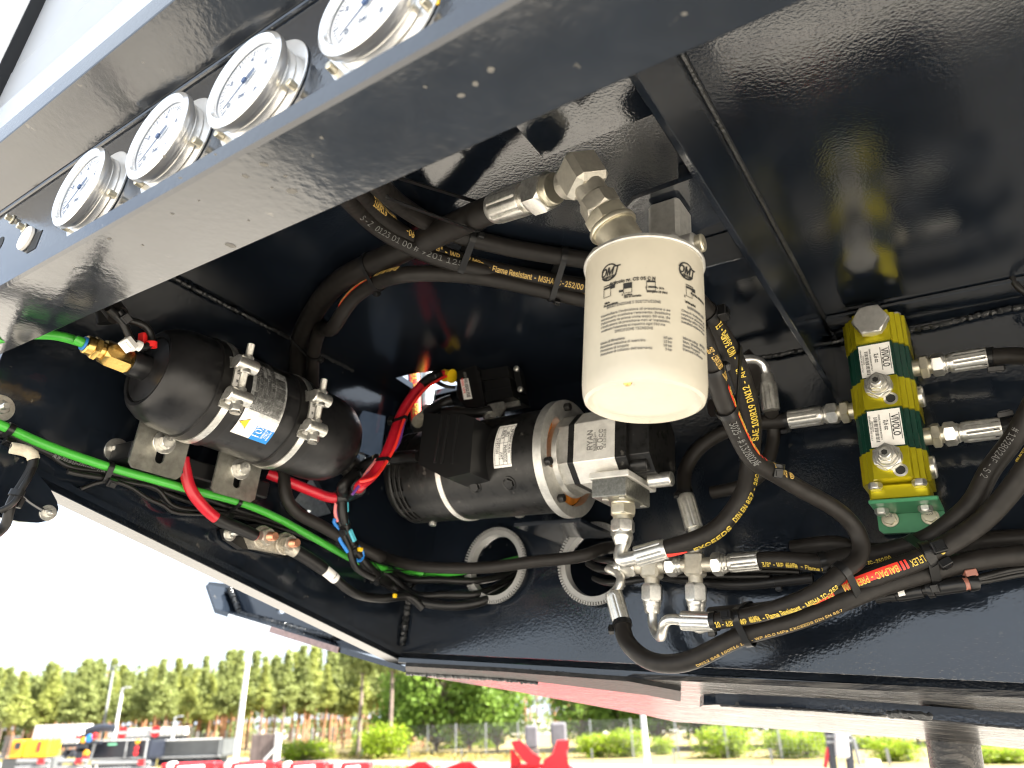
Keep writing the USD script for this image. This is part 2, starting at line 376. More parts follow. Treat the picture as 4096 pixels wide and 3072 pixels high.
def text2(text, h, bold=False, depth=0.0003):
    k = (text, bold)
    if k not in _tc: _tc[k] = meshkit.text_mesh(text, 1.0, 0.05, bold)
    m = _tc[k].copy(); m.vertices = m.vertices * [h, h, depth / 0.05]
    return m
def text_flat(text, p, ux, uy, h, w=None, bold=False, off=0.0003):
    """text from p reading along ux, up along uy; w squeezes it to that length"""
    m = text2(text, h, bold); ux, uy = unit(ux), unit(uy); v = np.array(m.vertices)
    if w: v[:, 0] *= w / v[:, 0].max()
    m.vertices = np.asarray(p) + v[:, :1] * ux + v[:, 1:2] * uy + (v[:, 2:] + off) * np.cross(ux, uy)
    return m
def on_cyl(m, ax, ctr, R, a0, s0, up=1, swap=False, off=0.0003):
    """bend a flat mesh round a cylinder along axis ax. Flat x runs round the surface and y along the axis (swap: the other way about)"""
    v = np.array(m.vertices)
    x, y = (v[:, 0], v[:, 1]) if not swap else (-v[:, 1], v[:, 0])
    if up < 0: x, y = -x, -y
    th = a0 + x / R; r = R + off + v[:, 2]; s = s0 + y
    i, j = [(1, 2), (2, 0), (0, 1)][ax]
    out = np.zeros_like(v); out[:, i] = ctr[i] + r * np.cos(th); out[:, j] = ctr[j] + r * np.sin(th); out[:, ax] = s
    m = m.copy(); m.vertices = out
    return m
def rect(w, h, nx=8, ny=1, t=0.0003):
    """thin plate 0..w, 0..h cut in nx x ny cells so that it can be bent"""
    X, Y = np.meshgrid(np.linspace(0, w, nx + 1), np.linspace(0, h, ny + 1)); V = np.stack([X.ravel(), Y.ravel(), np.full(X.size, t)], 1)
    i, j = np.meshgrid(np.arange(nx), np.arange(ny)); a = (j * (nx + 1) + i).ravel()
    F = np.concatenate([np.stack([a, a + 1, a + nx + 2], 1), np.stack([a, a + nx + 2, a + nx + 1], 1)])
    return trimesh.Trimesh(V, F, process=False)
def bead(P, r, seed=0):
    """a weld bead: overlapping ripples along a line"""
    P = spline(P, 0.0022); g = np.random.default_rng(seed)
    rr = r * (0.75 + 0.35 * np.abs(np.sin(np.arange(len(P)) * 0.9)) + g.uniform(-.15, .15, len(P)))
    return tube(P + g.normal(0, r * .12, P.shape), rr, 8)
def rodthread(p0, p1, r, pitch=0.0013):
    L = np.linalg.norm(np.subtract(p1, p0)); n = int(L / pitch); prof = [(0, 0)]
    for i in range(n):
        prof += [(r * .86, i * pitch), (r, (i + .5) * pitch)]
    prof += [(r * .86, L), (0, L)]
    return lathe(prof, p0, np.subtract(p1, p0), 16)

# ---------------------------------------------------------------- hoses, ties, fittings
class Hose:
    def __init__(s, name, label, cat, P, r, m, group=None, step=0.004, part='tube', n=14):
        s.P = spline(P, step); s.r = r; s.t = tangents(s.P)
        s.th = Thing(name, label, cat, s.P[0], group=group)
        s.th.part(part, tube(s.P, r, n), m, smooth=50)
        s.s = np.r_[0, np.cumsum(np.linalg.norm(np.diff(s.P, axis=0), axis=1))]
        s.pix = proj(s.P)
    def near(s, c, x, y):
        d = np.linalg.norm(s.pix - np.array(px(c, x, y)), axis=1); i = int(d.argmin()); return i
    def arc(s, c, x, y):
        q = np.array(px(c, x, y)); i = s.near(c, x, y); best = (1e9, 0)
        for a in (i - 1, i):
            if 0 <= a < len(s.P) - 1:
                e = s.pix[a + 1] - s.pix[a]; f = np.clip((q - s.pix[a]) @ e / (e @ e), 0, 1)
                dd = np.linalg.norm(s.pix[a] + f * e - q)
                if dd < best[0]: best = (dd, s.s[a] + f * (s.s[a + 1] - s.s[a]))
        return best[1]
    def frame(s, a):
        p = np.stack([np.interp(a, s.s, s.P[:, k]) for k in range(3)], -1)
        t = np.stack([np.interp(a, s.s, s.t[:, k]) for k in range(3)], -1); t /= np.linalg.norm(t, axis=-1, keepdims=True)
        n = -p - t * np.sum(-p * t, -1, keepdims=True); n /= np.linalg.norm(n, axis=-1, keepdims=True)
        return p, t, n, np.cross(n, t)
    def phi(s, c, x, y):
        a = s.arc(c, x, y); p, t, n, b = s.frame(np.array(a))
        d = rayT(c, x, y); hit = d * ((p @ p) / (d @ p))
        return math.asin(np.clip((hit - p) @ b / s.r, -0.97, 0.97))
    def wrap(s, flat, w, c0, c1, off=0.0002):
        """lay a flat mesh (x 0..w, y round its middle 0) along the hose from what is seen at c0 to c1"""
        a0, a1 = s.arc(*c0), s.arc(*c1); f0, f1 = s.phi(*c0), s.phi(*c1)
        v = np.array(flat.vertices); u = v[:, 0] / w
        a = a0 + (a1 - a0) * u; sg = 1.0 if a1 > a0 else -1.0
        p, t, n, b = s.frame(a); f = f0 + (f1 - f0) * u + sg * v[:, 1] / s.r; r = s.r + off + v[:, 2]
        m = flat.copy(); m.vertices = p + (r * np.cos(f))[:, None] * n + (r * np.sin(f))[:, None] * b
        return m
    def text(s, text, c0, c1, h, m, bold=True, off=0.0006):
        q = text2(text, h, bold); q.vertices[:, 1] -= h / 2; w = q.vertices[:, 0].max()
        s.th.part('lettering', s.wrap(q, w, c0, c1, off), m, smooth=False)
    def band(s, c0, c1, h, m, name='stripe', nx=30, off=0.00015):
        q = rect(1.0, h, nx, 10, 0.0001); q.vertices[:, 1] -= h / 2
        s.th.part(name, s.wrap(q, 1.0, c0, c1, off), m)
    def sleeve(s, c0, c1, r, m, name='sleeve', n=16):
        a0, a1 = sorted((s.arc(*c0), s.arc(*c1))); a = np.linspace(a0, a1, max(4, int((a1 - a0) / 0.004)))
        p = s.frame(a)[0]
        rr = np.full(len(p), r); rr[0] = rr[-1] = r * 0.96
        s.th.part(name, tube(p, rr, n), m, smooth=50)
def tie(hoses, c, x, y, w=0.0042, head=0.0, m='black_plastic', name='cable_tie', hs=1.0, owner=None, tail=0.0):
    """a cable tie round the given hoses where the first is seen at that place; belongs to the first"""
    h = hoses[0]; a = h.arc(c, x, y); p, t, n, b = h.frame(np.array(a))
    discs = []
    for g in hoses:
        d = (g.P - p) @ t; ok = np.linalg.norm(g.P - p, axis=1) < 0.09
        if not ok.any(): continue
        idx = np.where(ok)[0]; i = idx[np.abs(d[idx]).argmin()]; q = g.P[i] - p
        discs.append(Point(q @ n, q @ b).buffer(g.r + 0.0003, 10))
    hull = shapely.union_all(discs).convex_hull
    ring = hull.buffer(0.0013).difference(hull)
    parts = [slab(ring, p - t * w / 2, n, b, w)]
    dr = np.array([math.cos(head), math.sin(head)])
    edge = hull.buffer(0.0013).exterior; co = np.array(edge.coords); k = co[(co @ dr).argmax()]
    hp = p + n * k[0] + b * k[1] + (n * dr[0] + b * dr[1]) * 0.0015 * hs
    side = -n * dr[1] + b * dr[0]
    parts.append(obox(hp, n * dr[0] + b * dr[1], t, (0.0072 * hs, 0.0068 * hs, 0.0046 * hs), 0.0007))
    parts.append(obox(hp + (n * dr[0] + b * dr[1]) * 0.0022 * hs, n * dr[0] + b * dr[1], t, (0.0040 * hs, 0.0038 * hs, 0.0018 * hs)))
    if tail: parts.append(obox(hp + side * tail / 2, n * dr[0] + b * dr[1], t, (w * .9, tail, 0.0011)))
    (owner or h.th).part(name, cat(parts), m, smooth=40)
def ferrule(th, p, d, L, r, m='zinc', name='ferrule'):
    """a crimped hose end: flats with grooves between, and a rolled lip"""
    n = 48; a = np.arange(n) * 2 * math.pi / n
    prof = [(0, 0), (r * .93, 0), (r * .97, .04 * L), (r * .97, .1 * L), (r, .14 * L), (r, .93 * L), (r * .985, L), (r * .72, L), (0, L)]
    q = trimesh.creation.revolve(np.array([(max(x, 1e-6), y) for x, y in prof]), sections=n); q.merge_vertices(); q.fix_normals()
    v = np.array(q.vertices); ang = np.arctan2(v[:, 1], v[:, 0]); mid = (v[:, 2] > .12 * L) & (v[:, 2] < .95 * L)
    k = np.where(mid, 1 - 0.085 * np.exp(-((np.abs((ang * 8 / (2 * math.pi)) % 1 - .5)) / .09) ** 2), 1.0)
    v[:, :2] *= k[:, None]; q.vertices = v
    th.part(name, place(q, p, d), m, smooth=40)
def nut(th, p, d, af, L, m='zinc', name='nut', collar=True, rot=0.3):
    ms = [hexa(p, d, af, L * (.62 if collar else 1), rot=rot)]
    if collar:
        q = np.asarray(p) + unit(d) * L * .6
        ms.append(lathe([(0, 0), (af * .47, 0), (af * .47, L * .12), (af * .42, L * .18), (af * .42, L * .3), (af * .36, L * .4), (0, L * .4)], q, d, 28))
    th.part(name, cat(ms), m, smooth=30)
def bolt(p, d, af=0.013, L=0.006, washer=0.011, stud=0.0, rot=0.2):
    """hex head or nut on a washer, from p outwards along d"""
    ms = [cyl(p, np.asarray(p) + unit(d) * 0.0018, washer, 28, 0.0004)] if washer else []
    q = np.asarray(p) + unit(d) * 0.0018
    ms.append(hexa(q, d, af, L, rot=rot))
    if stud: ms.append(rodthread(q + unit(d) * L * .9, q + unit(d) * (L + stud), af * .27))
    return cat(ms)
def washer_bolt(th, name, p, d, m='zinc', **k):
    th.part(name, bolt(p, d, **k), m, smooth=30)
# ================================================================ the trailer: neck compartment seen from below
XL, YB, ZC = -0.832, 0.90, 0.453               # side wall, back wall, ceiling
Xv, Yv, Zv = np.eye(3)
def radius_px(c, w, P): return w / CROPS[c][2] * (np.asarray(P) @ CT)[2] / FPX
def quad(*p): return Polygon(p)
trailer = Thing('trailer', 'glossy black semi trailer neck, its open equipment compartment seen from below', 'trailer', (-0.3, 0.55, ZC))
# ceiling, with an access hole at the far left corner
hole = [at('R', x, y, 'Z', ZC)[:2] for x, y in ((405, 248), (560, 208), (740, 190), (860, 215), (960, 300), (960, 352), (735, 404), (640, 400))]
ceil = Polygon([(XL - .012, .224), (1.6, .224), (1.6, 1.32), (XL - .012, 1.32)]).difference(Polygon(hole).buffer(0))
trailer.part('ceiling_panel', slab(ceil, (0, 0, ZC), Xv, Yv, 0.010), 'black_paint_ceiling')
# back wall with two round cable holes
RING = [(-0.651, 0.166), (-0.480, 0.164)]
bw = quad((XL, .0355), (1.3, .0385), (1.3, ZC), (XL, ZC))
for x, z in RING: bw = bw.difference(Point(x, z).buffer(0.049, 24))
trailer.part('back_wall', slab(bw, (0, YB, 0), Xv, Zv, -0.010), 'black_paint')
trailer.part('inner_wall', box((XL, 1.30, -.005), (1.3, 1.31, ZC)), 'black_paint')
trailer.part('rear_crossmember', box((XL - .02, 1.75, ZC - .05), (1.6, 2.35, ZC + .05), .004), 'black_paint')
# right wall, outside the picture
trailer.part('far_wall', box((1.28, .2, .02), (1.29, 1.3, ZC)), 'black_paint')
# side wall with a sloping lower edge
def zs(y): return 0.2334 - 0.232 * y
sw = quad((.238, zs(.238)), (YB, zs(YB)), (1.3, .0), (1.3, ZC), (.238, ZC))
sh = [at('N', x, y, 'X', XL)[1:] for x, y in ((1318, 190), (1490, 500), (1330, 545), (1165, 405))]
sh2 = [at('N', x, y, 'X', XL)[1:] for x, y in ((1672, 5), (1770, 45), (1700, 110))]
for h in (sh, sh2): sw = sw.difference(Polygon(h))
trailer.part('side_wall', slab(sw, (XL, 0, 0), Yv, Zv, -0.010), 'black_paint_smooth')
# galvanised plate standing outside the side wall's openings
trailer.part('gusset_plate', box((XL - .075, .50, .14), (XL - .07, .90, .40)), 'galvanised')
# flange under the side wall
W_FL = 0.034
P0 = np.array([XL, .24, zs(.24)]); dfl = unit([0, 1, -0.232]); nfl = unit(np.cross(Xv, dfl))
fl0 = at('O', 335, 985, 'X', XL)[1]
a = np.array([XL + .004, fl0, zs(fl0)]); b = np.array([XL + .004, .915, zs(.915)])
Lf = np.linalg.norm(b - a)
trailer.part('side_flange', place(box((-W_FL, -.004, 0), (.004, .004, Lf), 0.0008), a, b - a, Xv), 'flange_paint')
trailer.part('edge_strip', place(box((-.004, -.003, -.4), (.004, .010, Lf)), a + nfl * .007, b - a, Xv), 'black_paint')
# rear outrigger bracket to the left
YO = 0.905
web = [(c, x, y) for c, x, y in (('U', 60, 230), ('U', 90, 188), ('U', 330, 216), ('U', 1750, 900), ('U', 2030, 1020), ('U', 1350, 850), ('U', 400, 520), ('U', 150, 470))]
th_ = [('U', 795 + 44 * math.cos(k * math.pi / 8), 465 + 40 * math.sin(k * math.pi / 8)) for k in range(16)]
trailer.part('outrigger_web', slab_px(web, (0, YO + .05, 0), (0, 1, 0), 0.008, [th_]), 'black_paint_smooth')
lo_edge = pts(*[('U', x, y, 'Y', YO) for x, y in ((152, 478), (275, 515), (700, 640), (1350, 855), (2010, 1050))])
fl = []
for p, q in zip(lo_edge[:-1], lo_edge[1:]):
    d = q - p; fl.append(place(box((-.0, -.004, -.002), (.09, .0045, np.linalg.norm(d) + .002)), p, d, Yv))
trailer.part('outrigger_flange', cat(fl), 'black_paint_smooth')
e0, e1 = at('U', 60, 225, 'Y', YO), at('U', 148, 478, 'Y', YO)
trailer.part('outrigger_end', place(box((0, -.003, 0), (.06, .003, np.linalg.norm(e1 - e0))), e0, e1 - e0, Yv), 'black_paint_smooth')
trailer.part('weld_bead', bead(pts(*[('U', x, y, 'Y', YO + .045) for x, y in ((290, 245), (320, 320), (350, 390), (380, 470), (400, 500))]), .006, 1), 'weld')
trailer.part('weld_bead', bead(pts(*[('U', x, y, 'Y', YO + .045) for x, y in ((400, 500), (560, 545), (800, 610), (1100, 690), (1340, 740))]), .005, 2), 'weld')
# reflector strips along the outrigger's edge
sp, sq = at('U', 275, 532, 'Y', YO - .002), at('U', 1360, 862, 'Y', YO - .002)
mid = sp + (sq - sp) * .42
for p, q, m in ((sp, mid, 'light_post'), (mid, sq, 'reflector_brown')):
    trailer.part('reflector_strip', place(box((-.001, -.005, 0), (.001, .005, np.linalg.norm(q - p))), p, q - p, Yv), m)
# rounded bracket hanging at the front of the side wall
br = [('O', x, y) for x, y in ((-60, 600), (20, 640), (340, 960), (440, 1080), (505, 1200), (521, 1270), (500, 1340), (440, 1385), (330, 1405), (150, 1392), (-60, 1350))]
trailer.part('rounded_bracket', slab_px(br, (XL + .002, 0, 0), (1, 0, 0), 0.008), 'black_paint_smooth')
trailer.part('bracket_rib', tube(spline(pts(('O', 195, 1130, 'X', XL + .012), ('O', 260, 1190, 'X', XL + .012), ('O', 400, 1280, 'X', XL + .012))), .0025, 8), 'black_paint_smooth')
washer_bolt(trailer, 'flange_nut', at('O', 452, 1306, 'X', XL + .010), Xv, washer=.0082, af=.0078, L=.0045, stud=.006)
for c, x, y in (('O', 1105, 716), ('O', -10, 315), ('N', 512, 292)):
    washer_bolt(trailer, 'flange_nut', at(c, x, y, 'X', XL), Xv, washer=.0142, af=.0135, L=.008, stud=.009)
# front beam: hollow section with a lip, gauge panel above it, upper flange over that
YF0, YF1, ZF0, ZF1 = .164, .2275, .266, .2835
XE = -0.835
trailer.part('front_beam', box((XE, YF0, ZF0), (1.3, YF1, ZF1), .0022), 'black_paint_smooth')
trailer.part('beam_web', box((XE, YF1 - .009, ZF1 - .002), (1.3, YF1 - .001, ZC - .001)), 'black_paint')
YG = .189
trailer.part('gauge_panel', box((XE, YG, ZF1 - .001), (1.3, YG + .006, .4245)), 'black_paint')
trailer.part('upper_flange', slab(Polygon([(.1440, .4408), (.189, .4242), (.222, .4242), (.222, .4690), (.1436, .4690), (.1432, .4420)]), (XE, 0, 0), Yv, Zv, 1.3 - XE), 'black_paint_smooth')
trailer.part('seam_bead', tube(spline([(XE, YG - .001, .4215), (0, YG - .001, .4215), (1.2, YG - .001, .4215)], .1), .0022, 8), 'black_paint')
trailer.part('textured_band', box((XE, .1450, .4702), (1.3, .156, .5185), .0008), 'white_band')
trailer.part('headboard_sheet', box((XE, .1480, .5200), (1.3, .156, .592), .0006), 'white_sheet')
trailer.part('headboard_sheet', box((XE, .1485, .5932), (1.3, .156, .80), .0006), 'white_sheet')
trailer.part('corner_post', box((XE - .030, .132, .46), (XE - .0035, .158, .86), .003), 'light_post')
trailer.part('post_seal', box((XE - .0032, .136, .46), (XE - .0002, .156, .86), .0005), 'black_plastic')
# small fixings on the gauge panel
for x, y in ((78, 1325), (150, 1378)):
    trailer.part('panel_bolt', bolt(at('A', x, y, 'Y', YG), -Yv, af=.006, L=.005, washer=.005), 'zinc_yellow', smooth=30)
p = at('A', 172, 1445, 'Y', YG)
trailer.part('cover_disc', place(lathe([(0, 0), (.0115, 0), (.0125, .001), (.0125, .0035), (.0115, .0045), (0, .0045)], (0, 0, 0), (0, 0, 1), 36), p + Yv * 0, -Yv), 'white_plastic')
p = at('A', 232, 1420, 'Y', YG)
trailer.part('panel_slot', place(box((-.012, -.016, 0), (.006, .004, .0004), 0), p, -Yv, Xv), 'dark_hole')
trailer.part('panel_slot', cyl(at('A', -8, 1480, 'Y', YG), at('A', -8, 1480, 'Y', YG) - Yv * .0004, .010), 'dark_hole')
for (xa, ya, xb, yb) in ((1345, 150, 1420, -90), (1400, 130, 1560, -70)):
    pa, pb = at('X', xa, ya, 'Y', YG), at('X', xb, yb, 'Y', YG)
    trailer.part('yellow_sticker', box((pa[0], YG - .0006, pa[2]), (pb[0] - (.004 if xa < 1380 else 0), YG - .0001, pb[2] + .02)), 'yellow_plastic')
ds = []
for c, x, y, r in (('A', 1760, 1152, 34), ('A', 1592, 992, 26), ('A', 1480, 1062, 22), ('A', 1722, 1062, 14), ('A', 1640, 1132, 9), ('A', 1392, 1480, 34), ('A', 1088, 1072, 12), ('A', 992, 942, 16), ('A', 660, 1440, 14), ('A', 1300, 930, 10), ('A', 1940, 830, 14), ('X', 2110, 770, 50), ('X', 1940, 925, 40), ('X', 1785, 1055, 45), ('X', 1385, 960, 22), ('A', 1040, 1290, 12), ('A', 860, 1480, 10), ('A', 1500, 1330, 9), ('C', 190, 75, 16), ('A', 1200, 1210, 8)):
    q = at(c, x, y, 'Z', ZF0); rr = .8 * radius_px(c, r, q); g_ = np.random.default_rng(int(x)); a_ = np.arange(18) * 2 * math.pi / 18; k_ = rr * (g_.uniform(.85, 1.05, 18) + .15 * np.sin(2 * a_ + x))
    ds.append(slab(Polygon(np.c_[k_ * np.cos(a_) * 1.25, k_ * np.sin(a_)]), q - Zv * .0001, unit([.8, .5, 0]), unit([.5, -.8, 0]), .0001))
trailer.part('dirt_spots', cat(ds), 'dirt', kind='stuff')
# ceiling ribs and bracket plates
XR = -0.1435
trailer.part('ceiling_rib', box((XR - .006, YF1, .361), (XR, YB, ZC - .0005), .0008), 'black_paint')
trailer.part('ceiling_rib', box((XR - .135, YF1, .425), (XR - .006, .405, ZC - .0005), .001), 'black_paint_ceiling')
ZP = .3625
plate = [('F', 805, 150), ('F', 992, 382), ('F', 705, 486), ('F', 470, 470), ('F', 380, 370), ('F', 462, 275)]
trailer.part('bracket_plate', slab_px(plate, (0, 0, ZP), (0, 0, 1), .005), 'black_paint_ceiling')
trailer.part('bracket_strut', box((XR - .05, .50, .40), (XR - .006, .53, ZC - .0005), .001), 'black_paint_ceiling')
trailer.part('bracket_strut', box((XR - .075, .62, .415), (XR - .006, .66, ZC - .0005), .001), 'black_paint_ceiling')
trailer.part('bracket_strut', box((XR - .02, .80, .42), (XR - .006, .84, ZC - .0005), .001), 'black_paint_ceiling')
# weld seams
trailer.part('weld_bead', tube(spline([(XR + .001, y, ZC - .001) for y in np.linspace(YF1, YB, 8)], .02), .0030, 8), 'weld')
trailer.part('weld_bead', bead([(x, YB - .005, ZC - .018 + .002 * math.sin(x * 40)) for x in np.linspace(-.28, .6, 12)], .0032, 4), 'weld')
trailer.part('corner_strip', box((XR + .002, YB - .05, ZC - .006), (1.28, YB - .012, ZC - .0006), .001), 'black_paint')
trailer.part('weld_bead', bead([(XL + .003, y, ZC - .003) for y in np.linspace(.24, .70, 9)], .0030, 5), 'weld')
trailer.part('weld_bead', bead([(XL + .004, YB - .004, z) for z in np.linspace(.045, .15, 7)], .0055, 6), 'weld')
trailer.part('weld_bead', bead([at('C', 245, 935, 'Z', .372), at('C', 262, 985, 'Z', .37), at('C', 300, 1040, 'Z', .366)], .0035, 7), 'weld')
# lower rail, skid plates and kingpin
trailer.part('lower_rail', box((XL + .02, .872, .0185), (1.3, YB - .0005, .0275), .0012), 'black_paint')
nS = unit([0, .19, 1.0]); pS = np.array([0, .875, .0165])
trailer.part('skid_plate', slab_px([('J', 165, 236), ('J', 700, 262), ('K', 0, 512), ('K', 2600, 640), ('K', 2600, 990), ('K', 2212, 945), ('K', 1580, 884), ('K', 0, 772), ('J', 1500, 500), ('J', 780, 368), ('J', 300, 290)], pS, nS, .006), 'scraped')
trailer.part('skid_bar', slab_px([('J', 168, 228), ('J', 700, 258), ('J', 1400, 312), ('J', 1690, 366), ('J', 1690, 424), ('J', 1500, 388), ('J', 800, 302), ('J', 172, 274)], pS - nS * .006, nS, .0055), 'dull_black')
trailer.part('weld_bead', bead([onplane('J', x, y, pS - nS * .006, nS) for x, y in ((175, 265), (420, 280), (700, 298), (900, 318))], .0035, 8), 'weld')
pK = pS - nS * .014
kpl = [('K', 160, 682), ('K', 185, 668), ('K', 260, 664), ('K', 400, 670), ('K', 1000, 706), ('K', 1700, 766), ('K', 2600, 845), ('K', 2600, 985), ('K', 1800, 905), ('K', 1000, 826), ('K', 420, 745), ('K', 200, 705), ('K', 165, 694)]
Bk = basis(nS); kpoly = Polygon([tuple(((onplane(*q, pK, nS) - pK) @ Bk)[:2]) for q in kpl]).buffer(0)
trailer.part('kingpin_plate', slab(kpoly, pK, Bk[:, 0], Bk[:, 1], .0130), 'scraped')
trailer.part('plate_edge', slab(kpoly.buffer(.0008).difference(kpoly), pK + nS * .0002, Bk[:, 0], Bk[:, 1], .0126), 'black_paint')
kf = [onplane('K', x, y, pK, nS) for x, y in ((290, 668), (1000, 707), (1700, 768), (2600, 846))]
trailer.part('plate_edge', tube(spline(kf, .01), .0016, 8), 'black_paint_worn')
trailer.part('weld_bead', bead([onplane('W', x, y, pK - nS * .001, nS) for x, y in ((860, 268), (1000, 262), (1150, 268), (1300, 292))], .0035, 9), 'weld')
kc = at('W', 1512, 560, 'Y', 1.045)
rk = .0275
trailer.part('kingpin_collar', lathe([(0, -.02), (rk * .9, -.02), (rk, -.012), (rk, .040), (rk * .93, .045), (0, .045)][::-1] if False else [(0, -.045), (rk * .93, -.045), (rk, -.040), (rk, .012), (rk * .9, .03), (0, .03)], kc, Zv, 40), 'scraped')
trailer.part('kingpin', lathe([(0, -.11), (.0185, -.11), (.0198, -.105), (.0198, -.04), (0, -.04)], kc, Zv, 40), 'scraped')

# ---------------------------------------------------------------- pressure gauges
ga = Thing('pressure_gauge', 'round chrome pressure gauge, leftmost of the row on the panel', 'gauge', (-0.5784, YG, .350), group='pressure gauges on the front panel')
def gauge(t):
    B = t.base; n = -Yv
    t.part('mounting_flange', lathe([(0, 0), (.0435, 0), (.044, .0005), (.044, .0015), (.043, .002), (0, .002)], B + n * .0002, n, 48), 'chrome')
    t.part('case', lathe([(.033, 0), (.0345, .001), (.0345, .006), (.0335, .0065), (.0335, .0075), (.0345, .008), (.0345, .0105), (.033, .0115)], B + n * .002, n, 48), 'chrome')
    t.part('bezel', lathe([(.0345, 0), (.0372, .001), (.0376, .003), (.0372, .0055), (.0345, .0075), (.0315, .0072), (.0300, .0055), (.0298, .0035)], B + n * .0115, n, 56), 'chrome')
    t.part('dial', lathe([(0, 0), (.0308, 0), (.0308, .0008), (0, .0008)], B + n * .0130, n, 48), 'dial_white')
    q = B + n * .0143; u, v = Xv, Zv
    def P(r, a): return q + r * (math.cos(a) * u + math.sin(a) * v)
    tk = []
    for i in range(41):
        a = math.radians(225 - i * 270 / 40); big = i % 5 == 0
        c, rr = P(.0262 - (.001 if big else 0), a), (.0022 if big else .0011)
        tk.append(obox(c, n, math.cos(a) * u + math.sin(a) * v, (rr * 2, .0007 if big else .00035, .0002)))
    for i in range(0, 9, 2):
        a = math.radians(225 - i * 270 / 8)
        tk.append(text_flat(str(i), P(.0195, a) - u * .0014 - v * .0018, u, v, .0036, bold=True))
    tk.append(text_flat('bar', q - u * .004 - v * .013, u, v, .0034))
    t.part('scale_marks', cat(tk), 'needle_blue', smooth=False)
    a = math.radians(222); d = math.cos(a) * u + math.sin(a) * v; e = np.cross(n, d)
    prof = Polygon([(-.010, .0015), (-.0105, -.0015), (-.004, -.0022), (.002, -.0008), (.0235, -.0003), (.0235, .0003), (.002, .0008), (-.004, .0022)])
    t.part('needle', cat([slab(prof, q + n * .001, d, e, .0005), cyl(q + n * .0009, q + n * .0026, .0022, 16)]), 'needle_blue')
    a_ = np.arange(48) * 2 * math.pi / 48; gv = np.vstack([B + n * .0162, B + n * .0162 + .0303 * (np.cos(a_)[:, None] * Xv + np.sin(a_)[:, None] * Zv)]); i_ = np.arange(48)
    t.part('glass', trimesh.Trimesh(gv, np.stack([np.zeros(48, int), i_ + 1, (i_ + 1) % 48 + 1], 1), process=False), 'gauge_glass', smooth=False)
    for a in (-.35, math.pi + .55):
        t.part('screw', cyl(B + n * .002 + .0405 * (math.cos(a) * u + math.sin(a) * v), B + n * .008 + .0405 * (math.cos(a) * u + math.sin(a) * v), .0028, 14, .0006), 'zinc_yellow')
gauge(ga)
for x, l in ((-.4619, 'round chrome pressure gauge, second from the left on the panel'), (-.3600, 'round chrome pressure gauge, third from the left on the panel'), (-.2490, 'round chrome pressure gauge cut by the picture top, nearest the yellow sticker')):
    ga.copy((x, YG, .350), l)
# ================================================================ spin-on filter with head and elbow
FC = np.array([0.0, 0.0, 0.0]); 
_c = at('F', 518, 680, 'Y', 0.41); FC = np.array([_c[0], .41, 0])
FR = .0423
def fz(y): return at('F', 518 + (y - 680) * .012, y, 'Y', .41 - FR * .9)[2]
ZT, ZB = fz(478) + .002, at('F', 528, 1526, 'Y', .41 + FR * .9)[2]
fil = Thing('oil_filter', 'cream white spin-on oil filter with printed text under its metal head', 'oil filter', (FC[0], FC[1], ZT))
H_ = ZT - ZB
can = [(0, .0042), (FR * .80, .0042), (FR * .845, .0034), (FR * .90, .0006), (FR * .955, .0018), (FR * .985, .006), (FR, .013), (FR, H_ - .003), (0, H_ - .003)]
fil.part('canister', lathe(can, (FC[0], FC[1], ZB), Zv, 72), 'filter_paint', smooth=40)
fil.part('seam_rim', lathe([(0, 0), (FR + .0008, 0), (FR + .0016, .0008), (FR + .0016, .0028), (FR, .0042), (0, .0042)], (FC[0], FC[1], ZT - .0035), Zv, 72), 'cast_alloy')
fil.part('drip', lathe([(0, -.002), (.002, -.0016), (.003, 0), (.0028, .001), (0, .001)], np.array([FC[0], FC[1], ZB]) + np.array([.004, -FR * .80, .0022]), Zv, 16), 'brass')
cc = (FC[0], FC[1], 0)
def fhit(x, y):
    p = hitcyl('F', x, y, 2, cc, FR); return math.atan2(p[1] - FC[1], p[0] - FC[0]), p[2]
def ftext(s, x0, x1, y, h, bold=False, m='print_black', yfix=None):
    a0, z = fhit(x0, y); a1, _ = fhit(x1, y); q = text2(s, h, bold)
    w = q.vertices[:, 0].max(); q.vertices[:, 0] *= (a1 - a0) * FR / w
    return on_cyl(q, 2, cc, FR, a0, (yfix if yfix is not None else z))
def fl(x, y): return fhit(x, y)
T_ = []
lh = .0017
left = [(285, 664, 'Controllare l\'indicatore di pressione e se', 905), (285, 664, 'necessario sostituire l\'elemento. Sostituire', 930), (285, 664, 'l\'elemento la prima volta dopo 50 ore. Se', 955), (285, 664, 'l\'indicatore di pressione non e\' installato,', 980), (285, 636, 'sostituire l\'elemento al massimo ogni 250 ore', 1003)]
a_l, _ = fhit(285, 920); a_r, _ = fhit(664, 890); a_m, zt = fhit(480, 848)
zrow = lambda y: fhit(480, y)[1]
T_.append(ftext('MANUTENZIONE E SOSTITUZIONE', 316, 612, 848, .0020, yfix=zrow(848)))
for i, (x0, x1, s, y) in enumerate(left):
    T_.append(ftext(s, x0, x1, y, lh, yfix=zrow(886 + i * 21)))
T_.append(ftext('SPECIFICHE TECNICHE', 358, 570, 995, .0020, yfix=zrow(995)))
for i, (s, v, xe) in enumerate((('Grado di filtrazione:', '60 \u03bcm', 415), ('Pressione massima di esercizio', '12 bar', 528), ('Pressione di scoppio', '18 bar', 436), ('Pressione di collasso dell\'elemento', '5 bar', 565))):
    T_.append(ftext(s, 282, xe, 1050 + i * 20, .0018, yfix=zrow(1040 + i * 21)))
    T_.append(ftext(v, 626 if i < 3 else 636, 674, 1040 + i * 20, .0018, yfix=zrow(1040 + i * 21)))
fil.part('lettering', cat(T_), 'print_grey', smooth=False)
